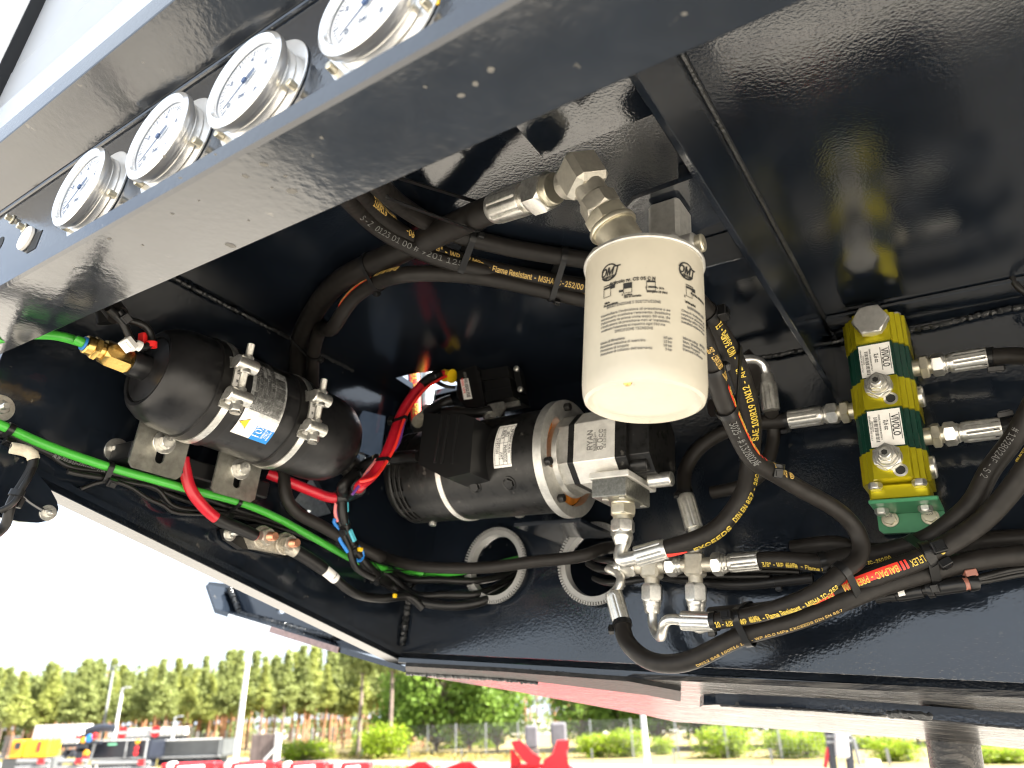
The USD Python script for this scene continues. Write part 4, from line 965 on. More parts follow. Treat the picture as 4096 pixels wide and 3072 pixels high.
# ================================================================ flow divider on the back wall
GY = .818
g0, g1 = at('G', 688, 255, 'Y', GY), at('G', 780, 1130, 'Y', GY)
gx = -0.0878
def gz(x, y): return at('G', x, y, 'Y', GY)[2]
zs_ = [gz(680, 205), gz(685, 372), gz(705, 565), gz(725, 735), gz(745, 955), gz(780, 1125)]
div = Thing('flow_divider', 'stacked hydraulic flow divider with yellow ends and green middles on a green bracket', 'flow divider', (gx, .86, zs_[5]))
hw = .0325
def gprof(k, fw):
    """section across: raised flat front, fluted shoulders"""
    P = [(-fw, 0), (fw, 0), (fw + .001, .008), (hw * .72, .010), (hw * .74, .014), (hw * .88, .016), (hw * .90, .021), (hw, .024), (hw, .070), (-hw, .070), (-hw, .024), (-hw * .90, .021), (-hw * .88, .016), (-hw * .74, .014), (-hw * .72, .010), (-fw - .001, .008)]
    return Polygon([(x * k, y) for x, y in P]).buffer(.0008, 3)
for i, (m, nm, k, off) in enumerate((('yellow_anodised', 'end_block', 1.0, 0), ('green_enamel', 'gear_section', .97, .0025), ('yellow_anodised', 'middle_block', 1.0, 0), ('green_enamel', 'gear_section', .97, .0025), ('yellow_anodised', 'end_block', 1.0, 0))):
    za, zb2 = zs_[i], zs_[i + 1]
    div.part(nm, slab(gprof(k, .0178), (gx, GY + off, zb2 + .0002), Xv, Yv, za - zb2 - .0004), m, smooth=35)
ze = zs_[5]
div.part('base_block', cat([box((gx - .0275, GY + .018, ze - .0180), (gx + .0305, .885, ze - .0005), .002)]), 'yellow_anodised')
# stickers
for i, (ya, yb, z0i) in enumerate(((375, 555, 1), (745, 940, 3))):
    za, zb2 = zs_[z0i] - .002, zs_[z0i + 1] + .002
    fy = GY + .0025 - .0008
    q = box((gx - .0165, fy - .0006, zb2), (gx + .0160, fy, za)); s = div.part('sticker', q, 'label_white')
    ux, uy = -Zv, Xv
    def gt(t, x, z, h, w, b=False): return text_flat(t, (gx + x, fy - .0007, za - z), ux, uy, h, w, b)
    hgt = za - zb2
    G_ = [gt('ViVOLO', .0068, .007, .0066, hgt * .58, True), gt('2,6 cc', -.001, .012, .0040, hgt * .28, True), gt('VIVOIL.COM MADE IN ITALY', -.0060, .005, .0016, hgt * .7), gt('100.6300.A INT KIT CC2.6', -.0155, .005, .0016, hgt * .7), gt('25039HS1' if i == 0 else '25039H32', -.0132, .012, .0014, hgt * .3)]
    for e in (.0053, .0143): G_.append(box((gx + e, fy - .0010, zb2 + hgt * .16), (gx + e + .0006, fy - .0007, za - .005)))
    zz = za - .008
    for k in range(22):
        w_ = .0004 if (k * 7) % 3 else .0009; G_.append(box((gx - .0110, fy - .0010, zz - w_), (gx - .0072, fy - .0007, zz))); zz -= w_ + (.0006 if k % 4 else .0011)
    div.part('lettering', cat(G_), 'print_black', s, smooth=False)
# big plug, relief valves, holes
p = at('G', 672, 268, 'Y', GY - .001)
div.part('top_plug', cat([cyl(p + Yv * .002, p - Yv * .003, .0165, 32), hexa(p - Yv * .002, -Yv, .034, .011, rot=.5)]), 'cast_alloy', smooth=30)
for c, x, y in (('G', 712, 618), ('G', 762, 1012)):
    p = at(c, x, y, 'Y', GY - .001)
    v = div.part('relief_valve', cat([lathe([(0, 0), (.0145, 0), (.0145, .003), (0, .003)], p, -Yv, 30), hexa(p - Yv * .003, -Yv, .026, .006), lathe([(0, 0), (.0115, 0), (.0105, .004), (0, .004)], p - Yv * .009, -Yv, 30)]), 'zinc', smooth=30)
    div.part('lock_nut', cat([hexa(p - Yv * .013, -Yv, .0165, .005, rot=.4), cyl(p - Yv * .018, p - Yv * .0225, .0062, 24, .0008)]), 'zinc', v, smooth=30)
    div.part('socket', cyl(p - Yv * .0225, p - Yv * .0228, .0032, 6), 'dark_hole', v)
for c, x, y in (('G', 778, 682), ('G', 832, 1078)):
    p = at(c, x, y, 'Y', GY - .0009); div.part('port_hole', cat([lathe([(.0048, 0), (.0072, 0), (.0072, .0004), (.0048, .0006)], p, -Yv, 30)]), 'zinc'); div.part('port_recess', cyl(p + Yv * .001, p - Yv * .0003, .0050, 24), 'dark_hole')
for c, x, y in (('G', 945, 672), ('G', 1008, 1062)):
    p = at(c, x, y, 'Y', GY + .045); p[0] = gx + hw; div.part('side_plug', cyl(p - Xv * .002, p + Xv * .006, .0125, 28, .0015), 'zinc')
for c, x, y in (('G', 570, 258), ('G', 800, 214)):
    p = at(c, x, y, 'Y', GY + .025); div.part('tie_bolt', hexa((p[0], GY + .025, zs_[0]), Zv, .011, .005), 'zinc')
for dx_ in (-.0205, .0215):
    for zz, yy, dn in ((ze - .0003, GY + .0125, 0), (ze - .0225, GY + .036, 1)):
        div.part('tie_bolt', cat([hexa((gx + dx_ + .001, yy, zz), -Zv, .0125, .0065), cyl((gx + dx_ + .001, yy, zz - .0065), (gx + dx_ + .001, yy, zz - .0078), .0055, 24)]), 'zinc', smooth=30)
div.part('bracket', cat([box((gx - .0285, GY + .012, ze - .0225), (gx + .0375, .889, ze - .0182), .0010), slab(Polygon([(-.0285, -.0228), (.0375, -.0228), (.0375, -.0405), (.0335, -.0440), (-.0245, -.0440), (-.0285, -.0400)]), (gx, .889, ze), Xv, Zv, .006)]), 'green_bracket')
for x, y in ((775, 1352), (998, 1338)):
    p = at('G', x, y, 'Y', .882); b_ = div.part('bracket_bolt', bolt(p, -Yv, af=.0125, L=.0055, washer=.0088), 'zinc_yellow', smooth=30)
    div.part('bolt_mark', text_flat('8.8', p - Yv * .0075 - Xv * .004 + Zv * .001, Xv, Zv, .0036, bold=True), 'print_grey', b_, smooth=False)
    div.part('bracket_slot', cyl(at('G', x, y - 36, 'Y', .8828), at('G', x, y - 36, 'Y', .8824), .0048, 18), 'dark_hole')

# ================================================================ hydraulic hoses
def hz_(c, x, y, z): return (c, x, y, 'Z', z)
def hy(c, x, y, v): return (c, x, y, 'Y', v)
def hx(c, x, y, v): return (c, x, y, 'X', v)
def radius(c, w, Pt):
    """hose radius from its width in a crop's pixels, at a point"""
    return .5 * w / CROPS[c][2] * (np.asarray(Pt) @ CT)[2] / FPX
def endfit(h, first, L, r, m='zinc', name='ferrule', inset=.006):
    """a ferrule over the hose's end, pointing outwards; returns its outer end and direction"""
    i, j = (0, 3) if first else (-1, -4)
    d = unit(h.P[i] - h.P[j]); p = h.P[i] - d * inset
    ferrule(h.th, p, d, L, r, m); return p + d * L, d
# suction hose from the filter elbow round to the left
hs = Hose('suction_hose', 'thick black suction hose curving from the filter elbow to the left corner', 'hose',
    pts(hz_('B', 1050, 647, .405), hz_('B', 930, 690, .413), hz_('B', 780, 760, .424), hz_('B', 560, 865, .430), hz_('B', 330, 970, .432), hy('B', 140, 1060, .47), hy('B', 10, 1170, .49), hy('D', 1850, 300, .53), hy('D', 1812, 420, .555), hy('D', 1805, 560, .575), hy('D', 1815, 720, .60)), .0136, 'rubber', n=20)
d_ = unit(hs.P[0] - hs.P[3]); p0 = hs.P[0] - d_ * .006
ferrule(hs.th, p0, d_, .047, .0152)
p1 = p0 + d_ * .047
hs.th.part('ferrule_neck', cyl(p1 - d_ * .002, p1 + d_ * .010, .0128, 28, .001), 'zinc')
nut(hs.th, p1 + d_ * .007, d_, .0315, .022, 'zinc', collar=False)
hs.th.part('nut_collar', cyl(p1 + d_ * .027, p1 + d_ * .036, .0135, 28, .001), 'zinc_yellow')
# pressure hoses of the upper bundle
t1 = Hose('hydraulic_hose', 'black hose lettered in gold along the ceiling, passing behind the filter', 'hose',
    pts(hz_('B', 110, 400, .36), hz_('B', 230, 585, .405), hz_('B', 400, 755, .424), hz_('B', 600, 880, .430), hz_('B', 850, 975, .430), hz_('B', 1200, 1055, .430), hz_('B', 1620, 1130, .428), hz_('B', 1900, 1180, .42)), .0088, 'rubber', group='black hydraulic hoses')
t1.text('C / ISO 11237', ('B', 285, 555), ('B', 430, 700), .0060, 'print_gold')
t1.text('100R16', ('B', 262, 580), ('B', 345, 660), .0056, 'print_gold')
t1.text('-06 DN10 3/8" - WP', ('B', 462, 765), ('B', 800, 945), .0062, 'print_gold')
t1.text('40 MPa', ('B', 826, 938), ('B', 946, 988), .0042, 'print_gold'); t1.text('5800 PSI', ('B', 818, 962), ('B', 938, 1008), .0040, 'print_gold')
t1.text('- Flame Resistant - MSHA IC-252/00', ('B', 970, 1005), ('B', 1552, 1128), .0058, 'print_gold')
t2 = Hose('hydraulic_hose', 'plain black hose topmost of the ceiling bundle left of the filter', 'hose',
    pts(hz_('B', 200, 380, .37), hz_('B', 350, 540, .405), hz_('B', 540, 690, .432), hz_('B', 740, 790, .440), hz_('B', 1000, 865, .440), hz_('B', 1300, 925, .440), hz_('B', 1640, 975, .438), hz_('B', 1900, 1020, .43)), .0098, 'rubber', group='black hydraulic hoses')
t3 = Hose('hydraulic_hose', 'black hose with faint ghost lettering below the gold lettered one', 'hose',
    pts(hz_('B', 30, 480, .36), hz_('B', 170, 635, .395), hz_('B', 330, 780, .414), hz_('B', 520, 890, .420), hz_('B', 760, 985, .420), hz_('B', 960, 1030, .424), hz_('B', 1250, 1110, .436), hz_('B', 1640, 1180, .436)), .0085, 'rubber', group='black hydraulic hoses')
t3.text('S - Z   0123 01 00 # 9201 125', ('B', 185, 665), ('B', 820, 985), .0055, 'print_ghost', bold=False)
t4 = Hose('hydraulic_hose', 'black hose with red lettered band bending down beside the suction hose', 'hose',
    pts(hz_('B', 1640, 1222, .418), hz_('B', 1300, 1145, .420), hz_('B', 1000, 1080, .418), hz_('B', 740, 1050, .412), hz_('B', 520, 1050, .404), hy('B', 330, 1095, .475), hy('B', 150, 1220, .49), hy('B', 40, 1380, .51), hy('D', 1935, 330, .535), hy('D', 1895, 450, .555), hy('D', 1885, 600, .58), hy('D', 1890, 740, .61)), .0090, 'rubber', group='black hydraulic hoses')
t4.text('MSHA IC-252/00', ('B', 1372, 1112), ('B', 1596, 1168), .0064, 'print_gold')
t4.text('BALFLEX', ('B', 460, 1012), ('B', 310, 1040), .0068, 'print_gold')
t4.band(('B', 295, 1060), ('B', 40, 1200), .0065, 'print_red'); t4.text('BALPAC - PREMIUM', ('B', 285, 1062), ('B', 60, 1192), .0046, 'print_gold')
tie([t1, t2, t3], 'B', 860, 965, head=.5, w=.007, tail=.0); tie([hs, t2], 'B', 880, 700, w=.006, head=-1.6)
tie([t1, t2, t3, t4], 'B', 1420, 1095, w=.0065, head=-.9)
tie([hs, t4], 'B', 260, 1000, w=.0055, head=1.2); tie([hs, t4], 'D', 1812, 390, w=.0042, head=1.2)
# hoses behind the filter's right edge
ha = Hose('hydraulic_hose', 'thick hose with yellow lettering running from behind the filter down to the pump elbow', 'hose',
    pts(hy('M', 100, 40, .52), hy('M', 230, 180, .55), hy('M', 350, 350, .585), hy('M', 470, 560, .62), hy('M', 560, 780, .66), hy('M', 618, 1000, .70), hy('M', 640, 1200, .735), hy('M', 622, 1420, .76), hy('H', 1330, 90, .765), hy('H', 1250, 240, .765), hy('H', 1120, 375, .76), hy('H', 950, 455, .755), hy('H', 755, 512, .75)), .0100, 'rubber', n=20)
ha.text('- WD 36MPa - FI', ('M', 470, 545), ('M', 318, 245), .0066, 'print_yellow')
ha.text('SAE 100R19 DN12 - A/2', ('M', 668, 1220), ('M', 500, 610), .0062, 'print_yellow')
ha.text('EXCEEDS', ('H', 975, 510), ('H', 1225, 355), .0068, 'print_yellow'); ha.text('DIN EN 857 - 2SC /', ('H', 1245, 320), ('H', 1412, -30), .0066, 'print_yellow')
ha.band(('H', 770, 552), ('H', 935, 530), .006, 'print_red')
tie([ha], 'M', 330, 200, w=.006, head=1.1, hs=1.7)
fe, fd = endfit(ha, False, .035, .0120)
# bend up to the pump block
elp = [fe - fd * .004, fe + fd * .012]
pz = oc.copy()
corner = np.array([pz[0], pz[1], fe[2]])
bend = spline([fe - fd * .002, fe + fd * .010, (fe + fd * .022) * .55 + corner * .45 + np.array([0, 0, .002]), corner + np.array([.004, 0, .022]), np.array([pz[0], pz[1], pz[2] - .052]), np.array([pz[0], pz[1], pz[2] - .040])], .003)
ha.th.part('elbow_pipe', tube(bend, .0076, 18), 'zinc', smooth=60)
ha.th.part('elbow_cone', lathe([(.0076, 0), (.0122, .010), (.0122, .014), (0, .014)], (pz[0], pz[1], pz[2] - .053), Zv, 28), 'zinc')
nut(ha.th, (pz[0], pz[1], pz[2] - .021), -Zv, .0250, .024, 'zinc')
pump.part('outlet_adapter', cat([lathe([(0, 0), (.0135, 0), (.0142, .0015), (.0135, .003), (0, .003)], pz, -Zv, 32), hexa(pz - Zv * .003, -Zv, .0275, .013), cyl(pz - Zv * .016, pz - Zv * .022, .0115, 28)]), 'zinc_yellow', smooth=30)
hb = Hose('hydraulic_hose', 'hose with red band from behind the filter looping right to the lower tee fitting', 'hose',
    pts(hy('M', 190, 330, .50), hy('M', 270, 520, .525), hy('M', 340, 760, .555), hy('M', 430, 1010, .59), hy('M', 530, 1240, .625), hy('M', 640, 1420, .655), hy('M', 800, 1530, .69), hy('G', 300, 1195, .735), hy('G', 460, 1285, .765), hy('G', 570, 1385, .785), hy('G', 615, 1490, .79), hy('G', 590, 1580, .785), hy('H', 2010, 640, .775), hy('H', 1850, 770, .765), hy('H', 1600, 890, .765), hy('H', 1350, 960, .77), hy('H', 1085, 1000, .775)), .0086, 'rubber', group='black hydraulic hoses', n=18)
hb.band(('M', 452, 790), ('M', 720, 1340), .0056, 'print_red'); hb.text('BALPAC - PREMIUM R16-6K', ('M', 712, 1335), ('M', 462, 815), .0048, 'print_yellow')
for a, b in ((('M', 716, 1362), ('M', 722, 1372)), (('M', 738, 1392), ('M', 746, 1404))): hb.band(a, b, .0056, 'print_red', nx=3)
hb.text('3025 - # 132802AF', ('M', 455, 1065), ('M', 650, 1425), .0066, 'print_ghost', bold=False)
hb.text('BALFLI', ('M', 892, 1530), ('M', 792, 1455), .0062, 'print_gold'); hb.text('@', ('M', 955, 1555), ('M', 910, 1538), .006, 'print_gold')
hb.text('EXCEEDS DIN EN 857 - 2SC', ('M', 425, 745), ('M', 255, 450), .0052, 'print_gold')
hb.text('DN10 - 3/8" - WP', ('H', 1100, 1020), ('H', 1355, 990), .0054, 'print_yellow'); hb.text('40 MPa', ('H', 1372, 975), ('H', 1440, 962), .0036, 'print_yellow'); hb.text('5800 PSI', ('H', 1374, 990), ('H', 1446, 977), .0032, 'print_yellow')
hb.text('- Flame Resistant - MSHA IC-252', ('H', 1458, 968), ('H', 1945, 765), .0056, 'print_yellow')
tie([hb], 'M', 330, 700, w=.0048, head=1.9); tie([ha, hb], 'M', 470, 560, w=.0065, head=-2.2)
tie([ha, hb], 'M', 600, 1465, w=.0055, head=.3, hs=1.3)
# dark hose with a swept elbow between filter and divider
hd = Hose('hydraulic_hose', 'dark hose bowed behind the yellow lettered one, half hidden beside the filter', 'hose',
    pts(hy('M', 300, 1000, .80), hy('M', 440, 985, .815), hy('M', 570, 930, .83), hy('M', 640, 800, .84), hy('M', 640, 660, .84), hy('M', 560, 560, .83)), .0112, 'rubber', group='black hydraulic hoses')
el = Hose('hydraulic_hose', 'hose dropping from a swept chrome elbow behind the left port of the divider', 'hose',
    pts(hy('M', 802, 1040, .85), hy('M', 815, 1120, .865), hy('M', 815, 1250, .872), hy('M', 790, 1380, .87), hy('M', 700, 1560, .865), hy('H', 1100, 120, .865)), .0082, 'rubber', group='black hydraulic hoses')
ep = spline(pts(hy('M', 560, 600, .82), hy('M', 620, 592, .825), hy('M', 700, 612, .835), hy('M', 748, 670, .842), hy('M', 758, 740, .845)), .004)
el.th.part('elbow_pipe', tube(ep, .0058, 18), 'chrome', smooth=60)
fa, fb = at('M', 762, 745, 'Y', .845), at('M', 798, 1035, 'Y', .85)
el.th.part('ferrule_neck', cyl(fa - unit(fb - fa) * .004, fa + unit(fb - fa) * .010, .0082, 28, .001), 'zinc')
ferrule(el.th, fa + unit(fb - fa) * .008, unit(fb - fa), np.linalg.norm(fb - fa) - .010, .0108)
# flow divider's left port hose down to the upper tee
Zp1 = at('G', 565, 752, 'Y', .86)[2]
pl = np.array([gx - hw, .86, at('G', 560, 752, 'Y', .86)[2]])
def port_train(th, p, d, e, nutr=.0245, ad='zinc', owner=None):
    """adapter, swivel nut and ferrule from port p along d to point e"""
    L = np.linalg.norm(e - p); d = unit(e - p)
    div.part('port_adapter', cat([cyl(p - d * .003, p + d * .012, .0098, 28), hexa(p + d * L * .10, d, nutr, L * .12), cyl(p + d * L * .2, p + d * L * .3, .0092, 24)]), 'zinc_yellow', smooth=30)
    nut(th, p + d * L * .26, d, nutr * .95, L * .27, 'zinc')
    ferrule(th, p + d * L * .50, d, L * .50, .0117)
    return e
le = at('G', 218, 800, 'Y', .86)
he = Hose('hydraulic_hose', 'hose from the divider left port curving left and down behind the pump', 'hose',
    [le + unit(pl - le) * .006] + pts(hy('M', 850, 1110, .86), hy('M', 660, 1125, .86), hy('M', 480, 1170, .855), hy('M', 300, 1255, .85), hy('M', 150, 1390, .845), hy('M', 78, 1540, .84), hy('H', 912, 60, .835), hy('H', 920, 170, .83)), .0093, 'rubber', group='black hydraulic hoses', n=18)
port_train(he.th, pl, None, le)
tie([he], 'G', 178, 810, w=.007, head=1.9, hs=1.2); tie([he], 'G', 200, 810, w=.004, head=1.9)
# tee fittings: everything on the trailer's own axes
YT = .83
t2c = at('H', 988, 612, 'Y', YT); t1c = at('H', 694, 642, 'Y', YT); t1c = np.array([t1c[0], YT, t2c[2]]) ; zT = t2c[2]
tees = Thing('tee_fitting', 'pair of joined zinc tee fittings at the second hole edging', 'pipe fitting', t1c)
def block(c, L, R_, U, D, w=.0112):
    ms = [box(c - np.array([w * 1.05, w, w * 1.35]), c + np.array([w * 1.05, w, w * 1.35]), .003)]
    if L: ms.append(cyl(c - Xv * L, c, w * .82, 24))
    if R_: ms.append(cyl(c + Xv * R_, c, w * .82, 24))
    if U: ms.append(cyl(c + Zv * U, c, w * .82, 24))
    if D: ms.append(cyl(c - Zv * D, c, w * .82, 24))
    return cat(ms)
dX = t2c[0] - t1c[0]
tees.part('tee_body', block(t1c, .022, .018, 0, .026), 'cast_zinc', smooth=30)
tees.part('tee_body', block(t2c, .018, .024, .026, .026, .0105), 'cast_zinc', smooth=30)
nut(tees, t1c + Xv * dX * .36, Xv, .0232, dX * .36, 'zinc')
# hose e's end into the top of the second tee
fe2 = t2c + Zv * .026
dv = unit(fe2 + Zv * .05 - he.P[-1])
top_ = he.P[-1] + np.array([0, 0, .006])
ferrule(he.th, top_, unit(np.array([fe2[0], fe2[1], fe2[2] + .018]) - top_), np.linalg.norm(np.array([fe2[0], fe2[1], fe2[2] + .018]) - top_), .0113)
he.th.part('neck', cyl(fe2 - Zv * .004, fe2 + Zv * .022, .0076, 24), 'zinc')
tie([he], 'H', 918, 152, w=.005, head=-1.0)
# right port of the second tee: hose along the wall and up past the divider
re = at('H', 1425, 583, 'Y', YT)
hh_ = Hose('hydraulic_hose', 'yellow lettered hose from the tee fitting right port rising past the divider bracket', 'hose',
    [re - Xv * .004] + pts(hy('H', 1600, 577, .83), hy('H', 1900, 585, .835), hy('L', 200, 905, .84), hy('L', 500, 880, .845), hy('L', 850, 800, .842), hy('L', 1150, 690, .835), hy('L', 1420, 500, .83), hy('L', 1650, 270, .825), hy('G', 1320, 1090, .82), hy('G', 1440, 930, .815), hy('G', 1530, 780, .81), hy('G', 1620, 600, .80)), .0096, 'rubber', group='black hydraulic hoses', n=18)
pr = t2c + Xv * .022; L = np.linalg.norm(re - pr); dr = unit(re - pr)
nut(hh_.th, pr, dr, .0245, L * .34, 'zinc'); ferrule(hh_.th, pr + dr * L * .36, dr, L * .64, .0112)
hh_.text('3/8" - WP', ('H', 1455, 607), ('H', 1598, 612), .0050, 'print_yellow'); hh_.text('40 MPa', ('H', 1612, 606), ('H', 1688, 612), .0034, 'print_yellow'); hh_.text('5800 PSI', ('H', 1612, 618), ('H', 1692, 624), .003, 'print_yellow')
hh_.text('- Flame Resistant -', ('H', 1708, 618), ('H', 2010, 628), .0050, 'print_yellow'); hh_.text('MSHA IC-252/00', ('L', 300, 985), ('L', 735, 905), .0054, 'print_yellow')
hh_.text('# 132802AF - S 2', ('G', 1470, 850), ('G', 1290, 1120), .006, 'print_ghost', bold=False)
tie([hh_], 'H', 1895, 585, w=.0062, head=-1.2, hs=1.5)
# lower U loop from the first tee's elbow
ul0 = at('H', 490, 1015, 'Y', .815)
hu = Hose('hydraulic_hose', 'lowest hose making a deep U below the tee fittings and running right', 'hose',
    [ul0 + Zv * .004] + pts(hy('H', 505, 1090, .81), hy('H', 560, 1180, .80), hy('H', 660, 1255, .795), hy('H', 800, 1285, .79), hy('H', 960, 1260, .785), hy('H', 1150, 1170, .785), hy('H', 1350, 1080, .79), hy('H', 1600, 1010, .795), hy('H', 1850, 920, .80), hy('L', 300, 1350, .80), hy('L', 700, 1200, .815), hy('L', 1200, 1060, .83), hy('L', 1700, 940, .84), hy('L', 2201, 885, .85), hy('L', 2600, 860, .85)), .0102, 'rubber', n=20)
hu.text('DN12 SAE 100R16 1/2" - WP 40.0 MPa EXCEEDS DIN EN 857', ('H', 1010, 1290), ('H', 1990, 915), .0030, 'print_gold', bold=False)
pel = t1c - Xv * .024
nut(hu.th, pel + Xv * .004, -Xv, .0232, .030, 'zinc')
uf = at('H', 432, 800, 'Y', .815)
ue = spline([pel - Xv * .022, pel - Xv * .036 - Zv * .001, np.array([uf[0] + .006, (YT + .815) / 2, pel[2] - .014]), np.array([uf[0], .817, pel[2] - .034]), uf - Zv * .002], .003)
hu.th.part('elbow_pipe', tube(ue, .0058, 18), 'zinc', smooth=60)
ferrule(hu.th, uf, unit(ul0 - uf), np.linalg.norm(ul0 - uf), .0112)
tie([hu], 'H', 488, 1045, w=.006, head=-1.5, hs=1.3)
# hb's end: elbow under the first tee
fb0 = hb.P[-1]; fdb = unit(hb.P[-1] - hb.P[-4])
be = at('H', 888, 990, 'Y', .775); ferrule(hb.th, fb0 + unit(fb0 - be) * .006, unit(be - fb0), np.linalg.norm(be - fb0) + .004, .0104)
pd = t1c - Zv * .026
nut(hb.th, pd + Zv * .004, -Zv, .0232, .034, 'zinc')
dn = np.array([pd[0], pd[1], pd[2] - .028])
hb.th.part('elbow_pipe', tube(spline([dn, dn - Zv * .016 + Xv * .001, (dn - Zv * .036) * .7 + be * .3, be - unit(fb0 - be) * .014, be + unit(fb0 - be) * .004], .003), .0058, 18), 'zinc', smooth=60)
tie([hb], 'H', 1078, 990, w=.006, head=1.7, hs=1.1)
# hose i: second tee's lower port, red lettered, right
pd2 = t2c - Zv * .026
hi = Hose('hydraulic_hose', 'hose with big red lettered band crossing under the divider bracket to the right edge', 'hose',
    pts(hy('H', 1100, 960, .815), hy('H', 1300, 945, .805), hy('H', 1550, 915, .80), hy('H', 1800, 850, .80), hy('L', 0, 1330, .80), hy('L', 350, 1190, .80), hy('L', 700, 1060, .802), hy('L', 1050, 930, .808), hy('L', 1350, 770, .812), hy('L', 1650, 580, .815), hy('L', 1900, 350, .81), hy('L', 2120, 80, .80), hy('L', 2350, -250, .79)), .0101, 'rubber', group='black hydraulic hoses', n=18)
nut(hi.th, pd2 + Zv * .004, -Zv, .0232, .034, 'zinc')
hi.th.part('elbow_pipe', tube(spline([pd2 - Zv * .026, pd2 - Zv * .045, hi.P[0] * .5 + (pd2 - Zv * .055) * .5, hi.P[0]], .003), .0060, 16), 'zinc', smooth=60)
hi.band(('L', 810, 1010), ('L', 205, 1230), .0088, 'print_red'); hi.text('BALPAC - PREMIUM', ('L', 800, 1035), ('L', 215, 1250), .0062, 'print_yellow')
hi.band(('L', 100, 1290), ('L', -130, 1400), .0085, 'print_red'); hi.text('R16-6K', ('L', 95, 1300), ('L', -120, 1398), .0058, 'print_yellow')
for a, b in ((('L', 855, 1000), ('L', 830, 1012)), (('L', 895, 985), ('L', 872, 995))): hi.band(a, b, .0090, 'print_red', nx=3)
hi.text('BALFLEX', ('L', 1150, 890), ('L', 930, 990), .0060, 'print_yellow'); hi.text('@', ('L', 1300, 830), ('L', 1235, 855), .008, 'print_yellow'); hi.text('BALFLEX 2SC', ('G', 1560, 900), ('G', 1460, 1010), .0062, 'print_yellow')
tie([hi, hh_], 'L', 1215, 835, w=.0085, head=-1.3, hs=1.6)
tie([hb, hi, hu], 'H', 1960, 700, w=.0075, head=-2.6, hs=1.2)
tie([hb, hu, hi], 'H', 1240, 980, w=.0075, head=-.35, hs=1.5)
tie([hu, hi], 'L', 1270, 1020, w=.009, head=.2, hs=1.7)
# hose k1 behind
hk = Hose('hydraulic_hose', 'plain hose along the wall behind, level with the divider bracket bottom', 'hose',
    pts(hy('H', 1650, 500, .872), hy('H', 2000, 480, .872), hy('L', 250, 800, .875), hy('L', 700, 850, .875), hy('L', 1200, 830, .875), hy('L', 1700, 740, .875), hy('L', 2201, 700, .875), hy('L', 2600, 690, .875)), .0095, 'rubber', group='black hydraulic hoses')
# divider right ports
for (x0, y0, x1, y1, lab, P) in ((915, 515, 1312, 455, 'hose from the divider upper right port leaving at the right edge', [hy('G', 1420, 447, .855), hy('G', 1530, 450, .85), hy('G', 1700, 470, .84)]),
                           (965, 895, 1392, 845, 'hose from the divider lower right port turning up behind the rising hose', [hy('G', 1440, 835, .858), hy('G', 1520, 815, .858), hy('G', 1640, 790, .855)])):
    p = np.array([gx + hw, .86, at('G', x0, y0, 'Y', .86)[2]]); e = at('G', x1, y1, 'Y', .858)
    h = Hose('hydraulic_hose', lab, 'hose', [e - unit(e - p) * .006] + pts(*P), .0093, 'rubber', group='black hydraulic hoses')
    port_train(h.th, p, None, e)
    q = P[0]; tie([h], 'G', x1 + 22, y1 - 3, w=.0075, head=1.6 if y0 > 700 else -1.6, hs=1.3); tie([h], 'G', x1 + 62, y1 - 5, w=.0075, head=1.6 if y0 > 700 else -1.6, hs=1.3)
# electric cables with inline connectors under the right hoses
for k, (dy, r) in enumerate(((0, .0032), (26, .0028), (58, .0028))):
    h = Hose('electric_cable', ('upper', 'middle', 'lower')[k] + ' thin black cable at the right edge under the hoses', 'cable',
        pts(hy('L', 1560, 1170 + dy * .5, .84), hy('L', 1800, 1110 + dy, .85), hy('L', 2000, 1060 + dy * 1.2, .86), hy('L', 2300, 1020 + dy, .865)), r, 'cable_rubber')
cn = Hose('cable_connector', 'black cylindrical cable connector with white paint smear under the red lettered hose', 'connector',
    pts(hy('L', 560, 1370, .845), hy('L', 720, 1340, .842), hy('L', 950, 1300, .838), hy('L', 1300, 1240, .835), hy('L', 1600, 1195, .835), hy('L', 1690, 1180, .838)), .0050, 'cable_rubber', n=20)
cn.sleeve(('L', 720, 1335), ('L', 790, 1330), .0064, 'black_plastic', 'locking_ring'); cn.sleeve(('L', 800, 1325), ('L', 1080, 1275), .0074, 'black_plastic', 'plug_body')
cn.sleeve(('L', 1130, 1270), ('L', 1200, 1260), .0088, 'black_plastic', 'flange_ring'); cn.sleeve(('L', 1205, 1255), ('L', 1570, 1200), .0076, 'black_plastic', 'socket_body'); cn.sleeve(('L', 1580, 1200), ('L', 1670, 1182), .0082, 'black_plastic', 'locking_ring')
cn.band(('L', 835, 1300), ('L', 905, 1285), .006, 'white_plastic', 'paint_smear', off=.0027)
tie([cn], 'L', 1230, 1250, w=.006, head=0, hs=1.1, name='cable_tie')
tie([cn], 'L', 1640, 1185, w=.0065, head=1.6, hs=1.5, m='brown_plastic')
